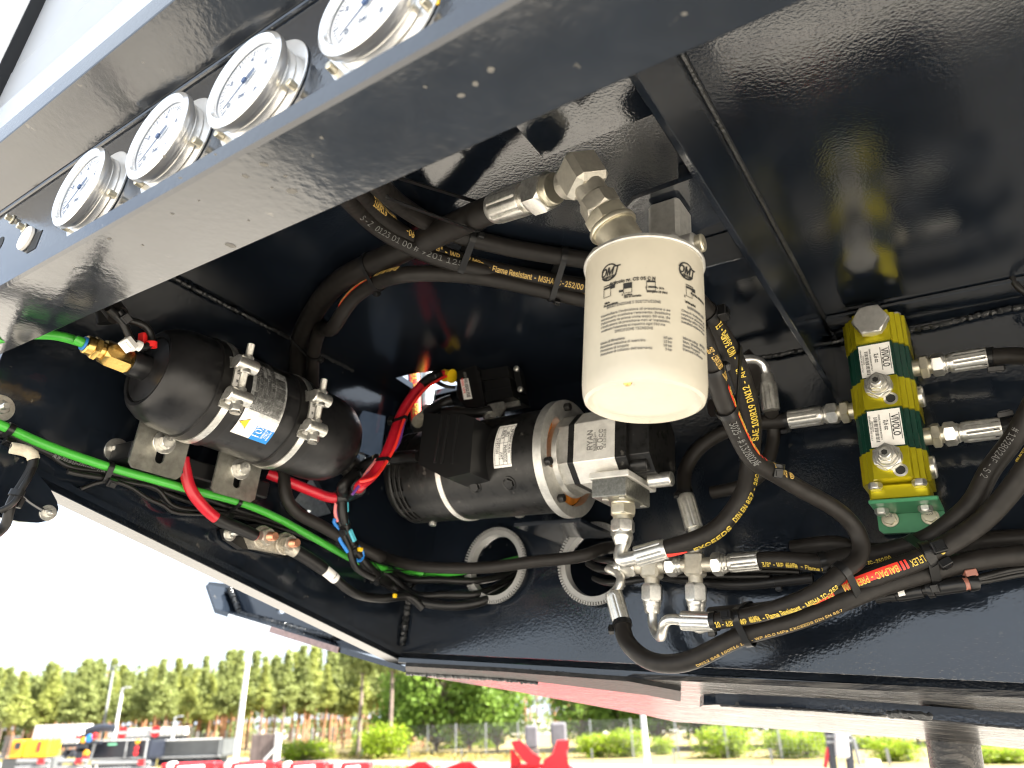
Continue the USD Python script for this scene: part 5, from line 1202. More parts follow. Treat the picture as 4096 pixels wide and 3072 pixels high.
# black cables from the second edging ring to the right
for k, (P, r, l) in enumerate(((((300, 565, .90), (420, 585, .875), (560, 600, .87), (760, 650, .868), (1080, 655, .868), (1400, 650, .868), (1700, 660, .868)), .0044, 'top black cable leaving the second hole edging behind the tee fittings'),
                       (((260, 600, .90), (380, 650, .875), (560, 660, .87), (800, 700, .868), (1060, 735, .866), (1350, 745, .866), (1550, 725, .866), (1790, 700, .866)), .0050, 'thick black cable leaving the second hole edging, ending in a sleeve'),
                       (((300, 700, .90), (420, 735, .87), (600, 715, .865), (800, 690, .865), (1100, 690, .867), (1500, 690, .867)), .0040, 'bottom black cable leaving the second hole edging behind the tee fittings'))):
    h = Hose('electric_cable', l, 'cable', pts(*[hy('H', x, y, v) for x, y, v in P]), r, 'cable_rubber')
    if k == 1: h.sleeve(('H', 1130, 738), ('H', 1790, 700), .0062, 'heat_shrink', 'shrink_sleeve'); tie([h], 'H', 1550, 725, w=.006, head=-1.4)
# thin loop cable at the right edge
h = Hose('electric_cable', 'thin black cable looping at the right edge under the ceiling', 'cable', pts(hy('C', 2130, 1180, .84), hy('C', 2040, 1260, .84), hy('C', 1985, 1380, .845), hy('C', 1990, 1500, .85), hy('C', 2040, 1590, .855), hy('C', 2130, 1640, .86)), .0035, 'cable_rubber')
# ================================================================ left side: green air line, wiring, terminals
fit = Thing('brass_fitting', 'brass push-in fitting on the tank front port', 'fitting', (TC[0], .335, TC[2]))
fc = np.array([TC[0], 0, TC[2]])
fit.part('hex_body', cat([hexa(fc + Yv * .3195, -Yv, .0245, .030), lathe([(0, 0), (.0125, 0), (.0125, .002), (0, .002)], fc + Yv * .3215, -Yv, 30)]), 'brass', smooth=25)
fit.part('washer', lathe([(0, 0), (.0128, 0), (.0128, .002), (0, .002)], fc + Yv * .3215, -Yv, 30), 'zinc')
fit.part('neck', cyl(fc + Yv * .2905, fc + Yv * .284, .0098, 28), 'brass'); fit.part('collar', cat([hexa(fc + Yv * .285, -Yv, .0215, .006), cyl(fc + Yv * .280, fc + Yv * .2715, .0098, 28, .001)]), 'brass', smooth=25)
fit.part('release_ring', cyl(fc + Yv * .2715, fc + Yv * .2695, .0072, 24), 'blue_wire')
al = Hose('air_line', 'bright green air hose curving from the brass fitting behind the front beam', 'hose', [fc + Yv * .275] + [fc + Yv * .262 + np.array([.0, 0, .0005])] + pts(hx('D', 520, 415, -.735), hx('D', 400, 378, -.742), hx('D', 280, 360, -.75), hx('D', 120, 362, -.755), hx('D', -80, 400, -.76)), .0050, 'green_tube')
gl = Hose('air_line', 'long bright green air hose along the left wall into the first hole edging', 'hose',
    pts(hx('O', -150, 405, -.815), hx('O', 0, 472, -.815), hx('O', 150, 540, -.815), hx('O', 400, 650, -.815), hx('O', 700, 762, -.815), hx('O', 1090, 890, -.812), hx('O', 1400, 975, -.81), hx('N', 200, 285, -.805), hx('N', 450, 350, -.80), hx('N', 700, 415, -.80), hx('N', 1000, 535, -.80), hx('N', 1250, 670, -.80), hx('N', 1500, 810, -.80), hx('N', 1650, 885, -.80), hx('N', 1850, 945, -.785), hy('N', 2000, 970, .855), hy('N', 2190, 992, .86), hy('E', 800, 1650, .865), hy('E', 1050, 1640, .87), hy('E', 1280, 1592, .885), hy('E', 1480, 1545, .93), hy('E', 1640, 1500, .98)), .0050, 'green_tube')
bk = []
def cabl(l, P, r, m='cable_rubber', name='electric_cable', cat_='cable', n=10):
    h = Hose(name, l, cat_, pts(*P), r, m, n=n); bk.append(h); return h
k0 = cabl('black cable hugging the underside of the green air hose with white print', [hx('O', -100, 500, -.82), hx('O', 150, 600, -.82), hx('O', 400, 710, -.822), hx('O', 700, 830, -.822), hx('O', 1050, 925, -.82), hx('O', 1400, 1020, -.82), hx('N', 300, 345, -.82), hx('N', 700, 480, -.818), hx('N', 1050, 590, -.818), hx('N', 1400, 740, -.815), hx('N', 1600, 860, -.81)], .0036)
k0.text('ALW 7X1.0 17-7711-107  7704', ('O', 495, 755), ('O', 985, 905), .0034, 'print_ghost')
k1 = cabl('black cable second below the green air hose on the left wall', [hx('O', 180, 600, -.824), hx('O', 500, 770, -.824), hx('O', 640, 860, -.82), hx('O', 850, 900, -.82), hx('O', 1080, 945, -.82), hx('O', 1400, 1050, -.82), hx('N', 150, 355, -.82), hx('N', 400, 440, -.82), hx('N', 700, 510, -.82), hx('N', 1000, 600, -.82), hx('N', 1300, 720, -.82)], .0032)
k2 = cabl('black cable with free end left of the upper cable tie', [hx('O', 640, 915, -.815), hx('O', 760, 940, -.815), hx('O', 1050, 985, -.815), hx('O', 1300, 1030, -.815), hx('O', 1500, 1090, -.815), hx('N', 160, 430, -.815), hx('N', 350, 480, -.815), hx('N', 700, 530, -.818), hx('N', 1100, 640, -.818)], .0030)
k3 = cabl('lowest black cable sagging below the green air hose', [hx('O', 1100, 1010, -.812), hx('O', 1250, 1070, -.812), hx('O', 1400, 1170, -.812), hx('O', 1560, 1245, -.812), hx('N', 150, 480, -.812), hx('N', 400, 515, -.814), hx('N', 650, 525, -.818), hx('N', 900, 560, -.82)], .0026)
k4 = cabl('thin stray cable end at the upper cable tie on the left wall', [hx('O', 770, 1078, -.822), hx('O', 880, 1035, -.82), hx('O', 1010, 1005, -.816)], .0022)
tie([gl, k0], 'O', 150, 540, w=.006, head=-.9, hs=1.35); tie([gl, k0, k1, k2, k3], 'O', 1090, 890, w=.006, head=-.4, hs=1.35, tail=.0)
tie([gl, k0, k1], 'N', 735, 430, w=.005, head=-1.0, hs=1.2)
# lamp cable at the far left with a pale fabric tape end
lc = Hose('lamp_cable', 'black cable with pale taped end tied on the rounded bracket', 'cable', pts(hx('O', 100, 690, -.80), hx('O', 220, 712, -.798), hx('O', 310, 760, -.796), hx('O', 310, 850, -.795), hx('O', 260, 960, -.795), hx('O', 180, 1090, -.795), hx('O', 110, 1210, -.795), hx('O', 80, 1320, -.796), hx('O', 45, 1430, -.80), hx('O', -40, 1510, -.80)), .0046, 'cable_rubber')
lc.sleeve(('O', 100, 690), ('O', 318, 800), .0060, 'cloth_tape', 'tape_wrap'); lc2 = cabl('thin second cable beside the taped cable on the rounded bracket', [hx('O', 340, 790, -.80), hx('O', 280, 960, -.79), hx('O', 200, 1090, -.79), hx('O', 130, 1210, -.79), hx('O', 0, 1290, -.795)], .0030)
tie([lc, lc2], 'O', 130, 1180, w=.006, head=2.6, hs=1.5)
# looped cable end with white and red ties above the tank
lp = Hose('looped_cable', 'grey black cable loop with white and red ties above the tank', 'cable', pts(hx('D', 640, 190, -.70), hx('D', 690, 240, -.70), hx('D', 740, 290, -.70), hx('D', 775, 360, -.70), hx('D', 810, 415, -.70), hx('D', 870, 435, -.70), hx('D', 912, 405, -.70), hx('D', 905, 345, -.70), hx('D', 860, 300, -.70), hx('D', 790, 275, -.70), hx('D', 720, 250, -.70), hx('D', 650, 200, -.695)), .0038, 'cable_rubber')
tie([lp], 'D', 735, 275, w=.006, head=.2, hs=1.3); tie([lp], 'D', 893, 330, w=.006, head=.6, m='white_plastic', hs=1.8, name='white_tie'); tie([lp], 'D', 908, 385, w=.006, head=2.4, m='red_plastic', hs=1.9, name='red_tie'); tie([lp], 'D', 850, 298, w=.005, head=2.8, m='white_plastic', hs=1.7, name='white_tie')
lp2 = Hose('cable_conduit', 'thick grey conduit ends dropping behind the front beam near the loop', 'conduit', pts(hx('D', 560, 60, -.72), hx('D', 640, 150, -.72), hx('D', 690, 215, -.715), hx('D', 715, 245, -.71)), .0105, 'rubber'); lp3 = Hose('cable_conduit', 'short black conduit end left of the loop behind the front beam', 'conduit', pts(hx('D', 600, 150, -.74), hx('D', 635, 220, -.74), hx('D', 650, 290, -.74)), .0100, 'cable_rubber')
# red power cables
r1 = Hose('power_cable', 'thick red cable from under the tank to the first terminal stud', 'cable', pts(hx('N', 265, 60, -.79), hx('N', 285, 170, -.79), hx('N', 325, 310, -.787), hx('N', 420, 445, -.785), hx('N', 530, 545, -.785), hx('N', 680, 615, -.787), hx('N', 850, 690, -.79)), .0068, 'red_cable', n=18)
r1.sleeve(('N', 530, 543), ('N', 845, 690), .0076, 'heat_shrink', 'shrink_sleeve')
r2 = Hose('power_cable', 'thick red cable from behind the tank up to the contactor', 'cable',
    pts(hx('N', 950, 190, -.80), hx('N', 1060, 232, -.79), hx('N', 1200, 290, -.78), hx('N', 1350, 350, -.77), hx('N', 1480, 385, -.76), hx('N', 1590, 360, -.75), hy('N', 1710, 270, .612), hy('R', 185, 1120, .63), hy('R', 300, 960, .648), hy('R', 390, 740, .665), hy('R', 460, 560, .68), hy('R', 560, 400, .695), hy('R', 660, 295, .71), hy('R', 780, 225, .73), hy('R', 850, 222, .745)), .0072, 'red_cable', n=18)
r2.sleeve(('R', 625, 320), ('R', 790, 222), .0086, 'heat_shrink', 'shrink_sleeve'); r2.sleeve(('N', 1490, 385), ('N', 1670, 300), .0100, 'black_plastic', 'tape_wrap')
wr = []
for l, m, r, P in (('red signal wire running beside the red power cable up to the contactor', 'red_wire', .0022, [('R', 85, 1165, .60), ('R', 190, 1140, .61), ('R', 290, 1040, .63), ('R', 400, 850, .65), ('R', 455, 680, .66), ('R', 530, 520, .675), ('R', 640, 370, .69), ('R', 740, 290, .71), ('R', 850, 232, .735)]),
                   ('violet wire twisted along the red power cable', 'violet_wire', .0019, [('R', 20, 1280, .60), ('R', 95, 1180, .61), ('R', 160, 1070, .625), ('R', 220, 1000, .64), ('R', 395, 880, .66), ('R', 480, 640, .67), ('R', 560, 470, .68), ('R', 660, 350, .70)]),
                   ('pink wire leaving the red power cable at the tape wrap', 'pink_wire', .0019, [('R', 100, 1160, .61), ('R', 140, 1090, .62), ('R', 210, 1000, .635), ('R', 230, 970, .64)])):
    wr.append(cabl(l, [hy(*p) for p in P], r, m, 'signal_wire', 'wire', 8))
tie([r2, wr[0], wr[1]], 'R', 440, 640, w=.005, head=1.9, hs=1.5); tie([r2, wr[0]], 'R', 290, 970, w=.0055, head=2.2, hs=1.4); tie([r2], 'R', 735, 250, w=.004, head=0)
# black sleeve lead from motor cover to the left
ml = cabl('thick sleeved lead from the terminal cover to the tape wrap', [hy('R', 610, 940, .69), hy('R', 480, 945, .69), hy('R', 360, 960, .685), hy('R', 200, 985, .67), hy('R', 60, 1080, .65), hy('R', -60, 1200, .63), hx('N', 1560, 340, -.745)], .0078, 'heat_shrink', 'power_cable', 'cable', 16)
ml.sleeve(('R', 590, 940), ('R', 365, 960), .0088, 'heat_shrink', 'shrink_sleeve'); ml.sleeve(('R', 350, 960), ('R', 200, 985), .0084, 'cloth_tape', 'tape_wrap')
tie([ml], 'N', 1690, 235, w=.006, head=.5, hs=1.5)
# terminal block
tX = XL + .004
tb_ = Thing('terminal_block', 'black terminal block with two copper studs on the left wall', 'terminal block', at('N', 870, 740, 'X', tX))
tb_.part('base', slab_px([('N', x, y) for x, y in ((560, 640), (640, 610), (800, 600), (930, 625), (1010, 660), (1110, 790), (1100, 860), (1040, 868), (800, 800), (700, 800), (580, 720))], (tX, 0, 0), (1, 0, 0), .012), 'black_plastic')
tb_.part('plinth', slab_px([('N', x, y) for x, y in ((745, 690), (830, 640), (1000, 700), (1100, 800), (1040, 840), (790, 795))], (tX + .012, 0, 0), (1, 0, 0), .014), 'dull_nut')
washer_bolt(tb_, 'fixing_bolt', at('N', 640, 675, 'X', tX + .012), Xv, washer=.009, af=.010, L=.005, stud=.012)
for x, y in ((950, 700), (1128, 752)):
    p = at('N', x, y, 'X', tX + .060); q = at('N', x - 70, y + 5, 'X', tX + .028); d = Xv
    p = np.array([tX + .026, p[1], p[2]]) if False else at('N', x - 55, y + 2, 'X', tX + .026)
    tb_.part('lug', cat([cyl(p, p + Xv * .005, .0150, 24, .001), cyl(p + Xv * .005, p + Xv * .008, .0125, 24)]), 'dull_nut')
    tb_.part('stud_nut', hexa(p + Xv * .008, Xv, .020, .0095), 'dull_nut', smooth=25)
    tb_.part('copper_stud', rodthread(p + Xv * .015, p + Xv * .029, .0058, .0016), 'copper')
# battery cable from the second stud to the lower right
bc = Hose('power_cable', 'thick black battery cable with white plus sleeve below the terminal block', 'cable', pts(hx('N', 1085, 765, -.795), hx('N', 1200, 830, -.79), hx('N', 1320, 905, -.787), hx('N', 1430, 985, -.785), hx('N', 1530, 1070, -.785), hx('N', 1640, 1150, -.785), hx('N', 1780, 1188, -.785), hy('N', 1930, 1190, .80), hy('N', 2080, 1180, .83), hy('E', 820, 1880, .85)), .0066, 'cable_rubber', n=18)
bc.sleeve(('N', 1170, 810), ('N', 1400, 960), .0090, 'heat_shrink', 'shrink_sleeve'); bc.sleeve(('N', 1095, 770), ('N', 1175, 815), .0092, 'dull_nut', 'cable_lug'); bc.sleeve(('N', 1398, 962), ('N', 1495, 1035), .0076, 'white_plastic', 'marker_sleeve')
bc.text('+', ('N', 1462, 1012), ('N', 1490, 990), .012, 'print_black', off=.0012)
# multi wire drop below the tape wrap
for i, (l, m, r, P) in enumerate((
    ('pink wire of the loose bundle hanging below the tape wrap', 'pink_wire', .0024, [(1500, 410), (1490, 470), (1495, 540), (1510, 575)]),
    ('violet wire of the loose bundle hanging below the tape wrap', 'violet_wire', .0024, [(1520, 405), (1508, 470), (1510, 540), (1530, 590)]),
    ('grey wire of the loose bundle hanging below the tape wrap', 'grey_wire', .0024, [(1545, 405), (1545, 480), (1550, 560), (1565, 610)]),
    ('brown wire of the loose bundle hanging below the tape wrap', 'brown_wire', .0024, [(1560, 400), (1558, 470), (1565, 545), (1575, 600)]),
    ('blue wire looping at the lower end of the loose bundle', 'blue_wire', .0026, [(1485, 555), (1478, 575), (1505, 620), (1520, 700), (1560, 775), (1590, 820)]),
    ('blue wire loop with yellow tag below the loose bundle', 'blue_wire', .0026, [(1640, 730), (1665, 770), (1705, 810), (1712, 860), (1680, 892), (1660, 885)]),
    ('first black cable of the loose bundle hanging below the tape wrap', 'cable_rubber', .0048, [(1530, 400), (1525, 500), (1530, 600), (1570, 720), (1610, 820), (1640, 920), (1700, 980), (1800, 1030)]))):
    cabl(l, [hx('N', x, y, -.76) for x, y in P], r, m, 'signal_wire', 'wire', 10)
lbun = cabl('thick black cable of the loose bundle running down to the hole edging', [hx('N', 1545, 390, -.755), hx('N', 1550, 520, -.755), hx('N', 1590, 680, -.76), hx('N', 1680, 850, -.765), hx('N', 1800, 985, -.77), hy('N', 1950, 1100, .83), hy('N', 2120, 1200, .845), hy('E', 950, 1860, .86), hy('E', 1150, 1850, .875), hy('E', 1330, 1780, .91), hy('E', 1450, 1700, .96)], .0070, 'cable_rubber', n=16)
lb2 = cabl('second cable curving into the first hole edging at the bottom', [hy('N', 1880, 985, .82), hy('N', 2010, 1080, .84), hy('N', 2120, 1160, .85), hy('E', 960, 1790, .865), hy('E', 1150, 1790, .88), hy('E', 1300, 1740, .92), hy('E', 1450, 1650, .97)], .0060, 'cable_rubber', n=14)
lb3 = cabl('third cable curving into the first hole edging above the others', [hy('N', 1700, 830, .80), hy('N', 1900, 940, .835), hy('N', 2100, 1040, .85), hy('E', 900, 1690, .865), hy('E', 1100, 1700, .88), hy('E', 1280, 1680, .92), hy('E', 1440, 1620, .97)], .0055, 'cable_rubber', n=14)
tie([lbun], 'N', 1545, 635, w=.005, head=-.4, hs=1.3); tie([lbun], 'N', 1625, 795, w=.005, head=-.2, hs=1.2); tie([lbun, gl], 'N', 1830, 1010, w=.005, head=-.8, hs=1.3); tie([gl, lbun, lb2, lb3], 'N', 2150, 990, w=.0055, head=-.5, hs=1.4)
for j, (x, y, x2, y2) in enumerate(((1580, 415, 1582, 500), (1578, 545, 1585, 615), (1608, 640, 1648, 735))):
    p, q = at('N', x, y, 'X', -.752), at('N', x2, y2, 'X', -.752)
    single('wire_sleeve', ('uppermost', 'middle', 'lowest')[j] + ' pale blue wire sleeve on the loose bundle', 'wire sleeve', cat([obox((p + q) / 2, q - p, Yv, (.0068, .0040, np.linalg.norm(q - p)), .0012)]), 'teal_sleeve', world=False)
single('wire_tag', 'small yellow tag on the blue wire loop', 'tag', obox(at('N', 1690, 800, 'X', -.752), Yv, Zv, (.0055, .006, .007), .0008), 'yellow_plastic', world=False)
single('wire_tag', 'tiny yellow tag on the battery cable bundle near the corner', 'tag', obox(at('N', 1970, 1172, 'Y', .79), Yv, Zv, (.006, .004, .006), .0008), 'yellow_plastic', world=False)
# long black hose from behind the tank to the second ring
lh_ = Hose('drain_hose', 'long black hose sagging from behind the tank across to the second hole edging', 'hose',
    pts(hx('N', 1060, 120, -.79), hx('N', 1078, 240, -.785), hx('N', 1100, 380, -.78), hx('N', 1180, 500, -.775), hx('N', 1320, 580, -.77), hx('N', 1500, 680, -.765), hx('N', 1700, 790, -.765), hx('N', 1850, 860, -.76), hy('E', 400, 1475, .79), hy('E', 650, 1570, .80), hy('E', 950, 1612, .81), hy('E', 1250, 1608, .82), hy('E', 1600, 1565, .83), hy('E', 1900, 1525, .84), hy('H', 330, 512, .855), hy('H', 470, 485, .90), hy('H', 560, 460, .95)), .0083, 'rubber', n=16)
# two dark hoses behind the tank's right end
for j, P in enumerate((([(1400, 60, -.80), (1480, 90, -.80), (1600, 160, -.80), (1640, 240, -.80)]), ([(1450, 20, -.79), (1560, 70, -.79), (1680, 160, -.79)]))):
    cabl(('lower', 'upper')[j] + ' dark hose stub behind the rear end of the tank', [hx('N', x, y, v) for x, y, v in P], .0125, 'rubber', 'hydraulic_hose', 'hose', 14)
# ================================================================ the yard, road and forest behind
GZ = -1.3
def M2(name, base, rough=0.8, **k): mat(name, base, rough, **k)
M2('gravel', (0.36, 0.335, 0.295), .9, var=.25, vscale=.8, bump=.4, bscale=30, bdist=.02)
M2('road_asphalt', (0.17, 0.165, 0.16), .85, var=.12, vscale=2)
M2('dry_grass', (0.20, 0.155, 0.06), .9, var=.4, vscale=1.5)
M2('bark_pine', (0.30, 0.145, 0.075), .85, var=.35, vscale=3)
M2('bark_grey', (0.16, 0.12, 0.095), .85, var=.35, vscale=3)
M2('fence_grey', (0.30, 0.31, 0.32), .5, metal=.4)
M2('rail_steel', (0.20, 0.205, 0.21), .5, metal=.2, var=.1, vscale=2)
M2('pole_white', (0.50, 0.50, 0.49), .5)
M2('truck_white', (0.42, 0.42, 0.41), .4, var=.04, vscale=1)
M2('dark_body', (0.016, 0.019, 0.028), .35, var=.2, vscale=2)
M2('grey_body', (0.075, 0.08, 0.082), .45, var=.15, vscale=2)
M2('machine_yellow', (0.60, 0.36, 0.008), .4)
M2('machine_orange', (0.62, 0.27, 0.01), .4)
M2('signal_red', (0.46, 0.008, 0.014), .35, var=.1, vscale=3)
M2('board_brown', (0.10, 0.075, 0.068), .7, var=.25, vscale=3)
M2('block_grey', (0.10, 0.095, 0.105), .6, var=.2, vscale=4)
def leaf(name, c1, c2, trans=.46):
    MAT[name] = usdkit.material(stage, '/World/Looks/' + name, {'g': ('geometry', {}), 'r': ('rgb_ramp', {'ramp': [(0, c1), (1, c2)]}), 'd': ('principled_bsdf', {'roughness': .6, 'specular_ior_level': .3}), 't': ('translucent_bsdf', {}), 'm': ('mix_closure', {'fac': trans})},
        [('g.random_per_island', 'r.fac'), ('r.color', 'd.base_color'), ('r.color', 't.color'), ('d.BSDF', 'm.closure1'), ('t.BSDF', 'm.closure2')], surface='m.closure')
leaf('needles', (0.23, 0.265, 0.085), (0.44, 0.45, 0.17)); leaf('needles_light', (0.29, 0.32, 0.085), (0.50, 0.51, 0.17)); leaf('birch_leaves', (0.17, 0.27, 0.045), (0.40, 0.48, 0.10)); leaf('bush_leaves', (0.24, 0.33, 0.02), (0.52, 0.58, 0.045), .45); leaf('far_leaves', (0.18, 0.22, 0.08), (0.36, 0.38, 0.14)); leaf('grass_blades', (0.26, 0.22, 0.07), (0.44, 0.36, 0.14))
# ground: level near the trailer, falling away to the lower yard
xs = np.r_[-900, -300, np.linspace(-120, 120, 61), 300, 900]; ys = np.r_[-900, -200, np.linspace(-40, 180, 111), 300, 900]
X, Y = np.meshgrid(xs, ys); S = np.clip((Y - 4) / 9, 0, 1); Z = GZ * S * S * (3 - 2 * S)
V = np.stack([X.ravel(), Y.ravel(), Z.ravel()], 1); nx = len(xs)
i, j = np.meshgrid(np.arange(nx - 1), np.arange(len(ys) - 1)); a = (j * nx + i).ravel()
single('ground', None, None, trimesh.Trimesh(V, np.vstack([np.stack([a, a + 1, a + nx + 1], 1), np.stack([a, a + nx + 1, a + nx], 1)]), process=False), 'gravel', kind='structure', smooth=True)
def onground(x, y): return bgz(x, y, GZ)
r0, r1 = bgz(880, 2992, GZ + .75), bgz(3900, 2992, GZ + .75); rd = unit((r1 - r0) * [1, 1, 0]); rn = np.array([-rd[1], rd[0], 0])       # along the rail; rn points away
if rn[1] < 0: rn = -rn
rp = lambda s, o=0, z=0: np.array([r0[0], r0[1], GZ]) + rd * s + rn * o + np.array([0, 0, z])
def strip(s0, s1, o0, o1, z): return trimesh.Trimesh(np.array([rp(s0, o0, z), rp(s1, o0, z), rp(s1, o1, z), rp(s0, o1, z)]), [[0, 1, 2], [0, 2, 3]], process=False)
single('road', None, None, strip(-90, 120, -7.5, -1.6, .02), 'road_asphalt', kind='structure', smooth=False)
single('verge', None, None, strip(-90, 120, -1.6, 60, .012), 'dry_grass', kind='structure', smooth=False)
# guard rail
gr = Thing('guard_rail', 'long grey steel guard rail along the road below the fence', 'guard rail', rp(0), world=True)
pr_ = Polygon([(0, .45), (.03, .47), (.08, .52), (.03, .58), (.03, .62), (.08, .68), (.03, .74), (0, .76), (-.01, .76), (-.01, .45)])
gr.part('beam', slab(pr_, rp(-70), -rn, Zv, 1).copy() if False else cat([slab(pr_, rp(-70), -rn, Zv, .0) if False else place(trimesh.creation.extrude_polygon(pr_, 170, engine='earcut'), rp(-70), rd, -rn)]), 'rail_steel')
for k in range(30): gr.part('post', box(rp(-66 + k * 5.5, .1) - [.05, .05, 0], rp(-66 + k * 5.5, .1) + [.05, .05, .72]), 'rail_steel')
# fence: posts and wire
fe_ = Thing('wire_fence', 'tall grey wire mesh fence on posts in front of the forest', 'fence', rp(0, 4), world=True)
fpos = []
for k in range(44):
    s = -55 + k * 3.2; p = rp(s, 4.2); fpos.append(p)
    fe_.part('post', box(p - [.05, .05, 0], p + [.05, .05, 2.25], .006), 'fence_grey')
for k in range(43):
    p, q = fpos[k], fpos[k + 1]; ms = []
    for z in np.linspace(.15, 2.15, 11): ms.append(cyl(p + [0, 0, z], q + [0, 0, z], .006, 4))
    for f in np.linspace(0.06, .94, 12): c = p + (q - p) * f; ms.append(cyl(c + [0, 0, .15], c + [0, 0, 2.15], .005, 4))
    fe_.part('mesh_panel', cat(ms), 'fence_grey', smooth=False)

# ---------------------------------------------------------------- trees
def cards(C, size, g, up=.3):
    """leaf tufts: small bent quads at the centres C"""
    n = len(C); u = g.normal(size=(n, 3)); u /= np.linalg.norm(u, axis=1, keepdims=True); w = g.normal(size=(n, 3)); w[:, 2] += up
    v = np.cross(u, w); v /= np.linalg.norm(v, axis=1, keepdims=True); s = size * g.uniform(.55, 1.35, (n, 1)); a = u * s; b = v * s * g.uniform(.35, .7, (n, 1))
    V = np.stack([C - a - b * .4, C + b, C + a - b * .4, C - b], 1).reshape(-1, 3); k = np.arange(n)[:, None] * 4
    return trimesh.Trimesh(V, np.concatenate([k + [0, 3, 1], k + [3, 2, 1]]), process=False)
def limb(p, q, r0_, r1_, g, n=6):
    t = np.linspace(0, 1, 5)[:, None]; P = p + (q - p) * t; P[1:-1] += g.normal(0, .03 * np.linalg.norm(q - p), (3, 3)); return tube(P, np.linspace(r0_, r1_, 5), n)
def pine(seed, H, crown0, spread, dens, label, leafm, bark, base):
    g = np.random.default_rng(seed); t = Thing('pine_tree', label, 'tree', base, world=True, group='pines at the edge of the forest')
    B = np.asarray(base, float); top = B + [g.normal(0, .3), g.normal(0, .3), H]
    P = spline([B, B + [g.normal(0, .12), 0, H * .35], B + [g.normal(0, .2), 0, H * .7], top], 1.0)
    ms = [tube(P, np.linspace(.19, .03, len(P)) * H / 14, 9)]; C = []
    for k in range(dens):
        f = crown0 + (1 - crown0) * (k + g.uniform()) / dens; z = H * f; rel = (f - crown0) / (1 - crown0)
        L = spread * (math.sin(min(rel * 1.25 + .22, 1) * math.pi) ** .7 * .8 + .25) * g.uniform(.55, 1.15) * (1.05 - rel * .55); a = g.uniform(0, 2 * math.pi)
        p = np.array([np.interp(z, P[:, 2] - B[2], P[:, i_]) for i_ in (0, 1)] + [B[2] + z]); q = p + [L * math.cos(a), L * math.sin(a), L * g.uniform(-.05, .4)]
        ms.append(limb(p, q, .05 * (1.2 - rel), .012, g, 5)); m = int(26 + 24 * L)
        tt = g.uniform(.35, 1.1, (m, 1)); C.append(p + (q - p) * tt + g.normal(0, .20 + .10 * L, (m, 3)) * [1, 1, .6])
    t.part('trunk', cat(ms), bark); t.part('crown', cards(np.concatenate(C), .24, g), leafm, smooth=False)
    return t
def leafy(seed, H, W, n, name, label, leafm, base, size, group, trunkh=.25):
    g = np.random.default_rng(seed); t = Thing(name, label, name.split('_')[-1], base, world=True, group=group); B = np.asarray(base, float); ms, C = [], []
    for k in range(n):
        a, f = g.uniform(0, 2 * math.pi), g.uniform(.3, 1.0); z = H * (trunkh + (1 - trunkh) * g.uniform(.0, .92)); rr = W * .5 * math.sqrt(max(1 - ((z / H - .45) / .62) ** 2, .05)) * f
        q = B + [rr * math.cos(a), rr * math.sin(a), z]; p = B + [0, 0, z * g.uniform(.15, .55)]; ms.append(limb(p, q, .018 * H / 2, .006, g, 4)); m = 46
        C.append(q + g.normal(0, .13 * W * .6 + .05, (m, 3)))
    ms.append(limb(B, B + [0, 0, H * .8], .03 * H / 2, .008, g)); t.part('stems', cat(ms), 'bark_grey'); t.part('crown', cards(np.concatenate(C), size, g), leafm, smooth=False)
    return t
protos = []
g = np.random.default_rng(21)
spots = []
n_t = 150
for k in range(n_t):
    xp = -120 + k * (2250 / n_t) + g.uniform(-16, 16); d = g.uniform(86, 128) - max(xp - 700, 0) * .012
    spots.append((xp, d))
spots.sort(key=lambda s: s[0])
def skyline(x): return np.interp(x, [-150, 0, 300, 500, 700, 850, 1000, 1300, 1500, 2300], [2715, 2700, 2665, 2665, 2665, 2640, 2625, 2590, 2600, 2580])
words_h = ('tall', 'middling', 'slender', 'broad', 'ragged', 'full')
kinds = [(11, 14, .42, 1.75, 84, 'needles', 'bark_pine'), (12, 15, .48, 1.6, 80, 'needles', 'bark_pine'), (13, 13.5, .40, 1.8, 88, 'needles_light', 'bark_pine'), (14, 15.5, .50, 1.5, 78, 'needles_light', 'bark_pine'), (15, 14.5, .45, 1.7, 80, 'needles', 'bark_grey'), (16, 14, .36, 1.9, 90, 'needles', 'bark_pine')]
PR = {}
landm = lambda x: ('above the yellow machine' if x < 150 else 'above the white container' if x < 330 else 'above the dark tipper body' if x < 560 else 'above the grey tipper body' if x < 880 else 'between the white pole and the brown board' if x < 1120 else 'right of the brown board' if x < 1500 else 'behind the red hitch machine')
cnt = {}
